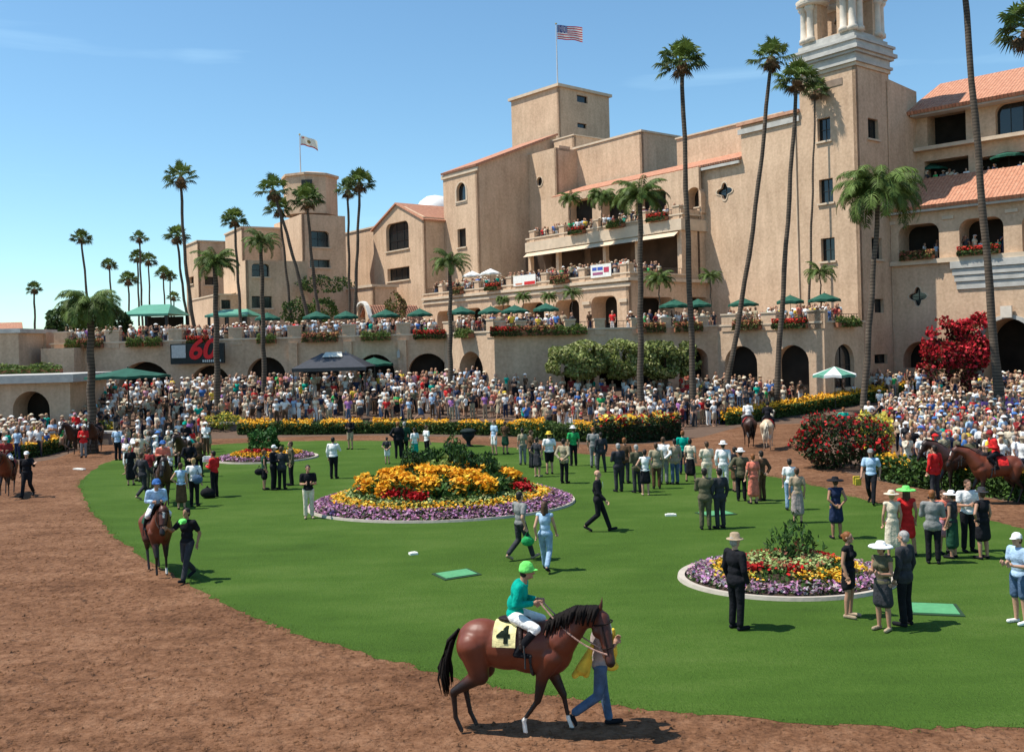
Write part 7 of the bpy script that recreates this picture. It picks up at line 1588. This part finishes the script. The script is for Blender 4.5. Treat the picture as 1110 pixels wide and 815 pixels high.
# people in front of some others are what the photo shows largest; pick those nearest
spots.sort(key=lambda p:p[1])
NI=300-sum(1 for o in COL.objects if o.name.split('.')[0]=='person')
print('crowd',len(spots),'individuals',NI)
vis=[p for p in spots if -5<proj((p[0],p[1],p[2]+1.6))[0]<1115]
near=vis[:NI]; nearset=set(near); rest=[p for p in spots if p not in nearset]
def zone(px,Y):
    if 125<px<232 and Y<64: return 'among the left horse group'
    for lim,z in ((110,'behind the far left flowers'),(232,'near the left horse path'),(400,'behind the long hedge'),(560,'behind the long hedge'),(660,'left of the rose hedge'),(800,'behind the rose hedge'),(935,'behind the rose bush'),(985,'beside the yellow bush'),(1030,'behind the red shirted man'),(1070,'behind the right brown horse')):
        if px<lim: return z
    return 'in the far right crowd'
info=[]
for (x,y,z) in near:
    i=rngc.randrange(8); tc=rngc.choice(TOPC); bc=rngc.choice(BOTC); hc=rngc.choice(HRC); hatc=rngc.choice(['white','cream','tan','white','black','red','blue']) if CP[i][2] else None
    q,_=proj((x,y,z+1.6)); info.append(dict(p=(x,y,z),i=i,tc=tc,bc=bc,hc=hc,hatc=hatc,zone=zone(q,y),px=q,h=rngc.uniform(.92,1.06) if i%2==0 else rngc.uniform(.88,.98)))
HW={'dark':'dark hair','brown':'brown hair','blond':'blond hair','grey':'grey hair','ginger':'reddish hair'}
from collections import defaultdict
bins=defaultdict(list)
for d in info:
    who='woman' if d['i']%2 else 'man'; look=(d['hatc']+' hat') if d['hatc'] else HW[d['hc']]
    d['base']='%s, %s top, %s, %s'%(who,WORDS.get(d['tc'],d['tc']),WORDS.get(look,look) if look!='lblue hat' else 'light blue hat',d['zone']); bins[d['base']].append(d)
ORD=['leftmost','second from left','third from left','fourth from left','fifth from left','sixth from left','seventh from left']
for k,v in bins.items():
    v.sort(key=lambda d:d['px'])
    for n_,d in enumerate(v): d['lab']=k if len(v)==1 else '%s, %s'%(k,ORD[min(n_,6)])
def crowd_person(d):
    me=CP[d['i']][0]; o=link('person',me,loc=d['p'],rz=d['rz']); o.scale=(d['h'],)*3
    for k,m_ in enumerate((skin(SK[d['sk']]),cm(COLS[d['tc']]),cm(COLS[d['bc']]),cm(COLS[d['hatc']]) if d['hatc'] else mat('hair_'+d['hc'],HAIRC[d['hc']],.6,.3,30))):
        o.material_slots[k].link='OBJECT'; o.material_slots[k].material=m_
    tag(o,d['lab'],'person','spectators standing in the crowd')
for d in info:
    d['sk']=rngc.choice([0,0,0,1,1,2]); d['rz']=rngc.gauss(0,.7); crowd_person(d)
# everybody else, too many to be separate: one crowd
def levels():
    out=[]
    def row(Fc_,z,a,b,o0,o1,dens):
        n=int(abs(b-a)*abs(o1-o0)*dens*2.1)
        for _ in range(n): s=rngc.uniform(min(a,b),max(a,b)); o=rngc.uniform(o0,o1); x,y,_z=Fc_.w(s,0,-o); out.append((x,y,z))
    row(FA,Z1,1,FA.L*.98,.9,8,.75); row(FA,Z1,1,FA.L*.98,.8,1.6,1.4); row(FC,Z1,.5,tl,.8,3,1.3); row(FD,Z1,.5,Ls*.33,.8,3.2,1.5); row(FD,Z1,Ls*.33,Ls*.55,.8,1.6,.6); row(FD,Z1,Ls*.62,Ls,.8,4,1.2); row(FE2,Z1,0,Le,.8,3.5,1.3); row(FG,Z1,.5,3,.6,2,1.3)
    row(FMl,ZM,.5,FMl.L-1,.6,2.2,1.6); row(FMl,ZM,.5,FMl.L*.55,2.2,6,.5); row(FUl,ZU,.5,U1,.8,2,1.3); row(FP,ze2+1.45,1,27,3.9,5.5,.9); row(FP,zf,2,27,.6,2,.7) 
    return out
terr=levels()
HI=[crowd_proto(i,.16) for i in range(8)]
PV=[]
for me,mi,hat in HI:
    me.calc_loop_triangles(); n=len(me.vertices); co=np.empty(n*3); me.vertices.foreach_get('co',co); co=co.reshape(-1,3); nt=len(me.loop_triangles); tv=np.empty(nt*3,dtype=np.int32); me.loop_triangles.foreach_get('vertices',tv); tv=tv.reshape(-1,3); tp_=np.empty(nt,dtype=np.int32); me.loop_triangles.foreach_get('polygon_index',tp_)
    zc=mi[tp_]; vz=np.ones(n,dtype=np.int32); 
    for k in (1,2,3,0): vz[tv[zc==k].ravel()]=k
    PV.append((co,tv,vz,hat))
def build_crowd(name,pts,label):
    Vs=[];Fs=[];Cs=[];o=0
    for (x,y,z) in pts:
        i=rngc.randrange(8); co,tv,vz,hat=PV[i]; a=rngc.gauss(0,.8); c,s=math.cos(a),math.sin(a); k=rngc.choice([rngc.uniform(.88,1.08)]*5+[rngc.uniform(.66,.85)]); p=co*np.array([k*rngc.uniform(.9,1.18)]*2+[k]); q=np.stack([p[:,0]*c-p[:,1]*s+x,p[:,0]*s+p[:,1]*c+y,p[:,2]+z],1)
        pal=np.array([SK[rngc.choice([0,0,1,1,2])],COLS[rngc.choice(TOPC)],COLS[rngc.choice(BOTC)],COLS[rngc.choice(['white','cream','tan'])] if hat else HAIRC[rngc.choice(HRC)]])
        Vs.append(q);Fs.append(tv+o);Cs.append(pal[vz]);o+=len(q)
    me=np_mesh(name,np.concatenate(Vs),np.concatenate(Fs),M_CLOTH,np.concatenate(Cs)); return tag(link(name,me),label,'crowd',kind='stuff')
build_crowd('crowd',rest+terr,'dense crowd of spectators filling the steps, terraces and balconies behind the nearer people')
from collections import Counter
_c=Counter(o['label'] for o in COL.objects if o.parent is None and 'label' in o)
print('DUP',[k for k,v in _c.items() if v>1])
print('rest',len(rest),'terrace',len(terr))
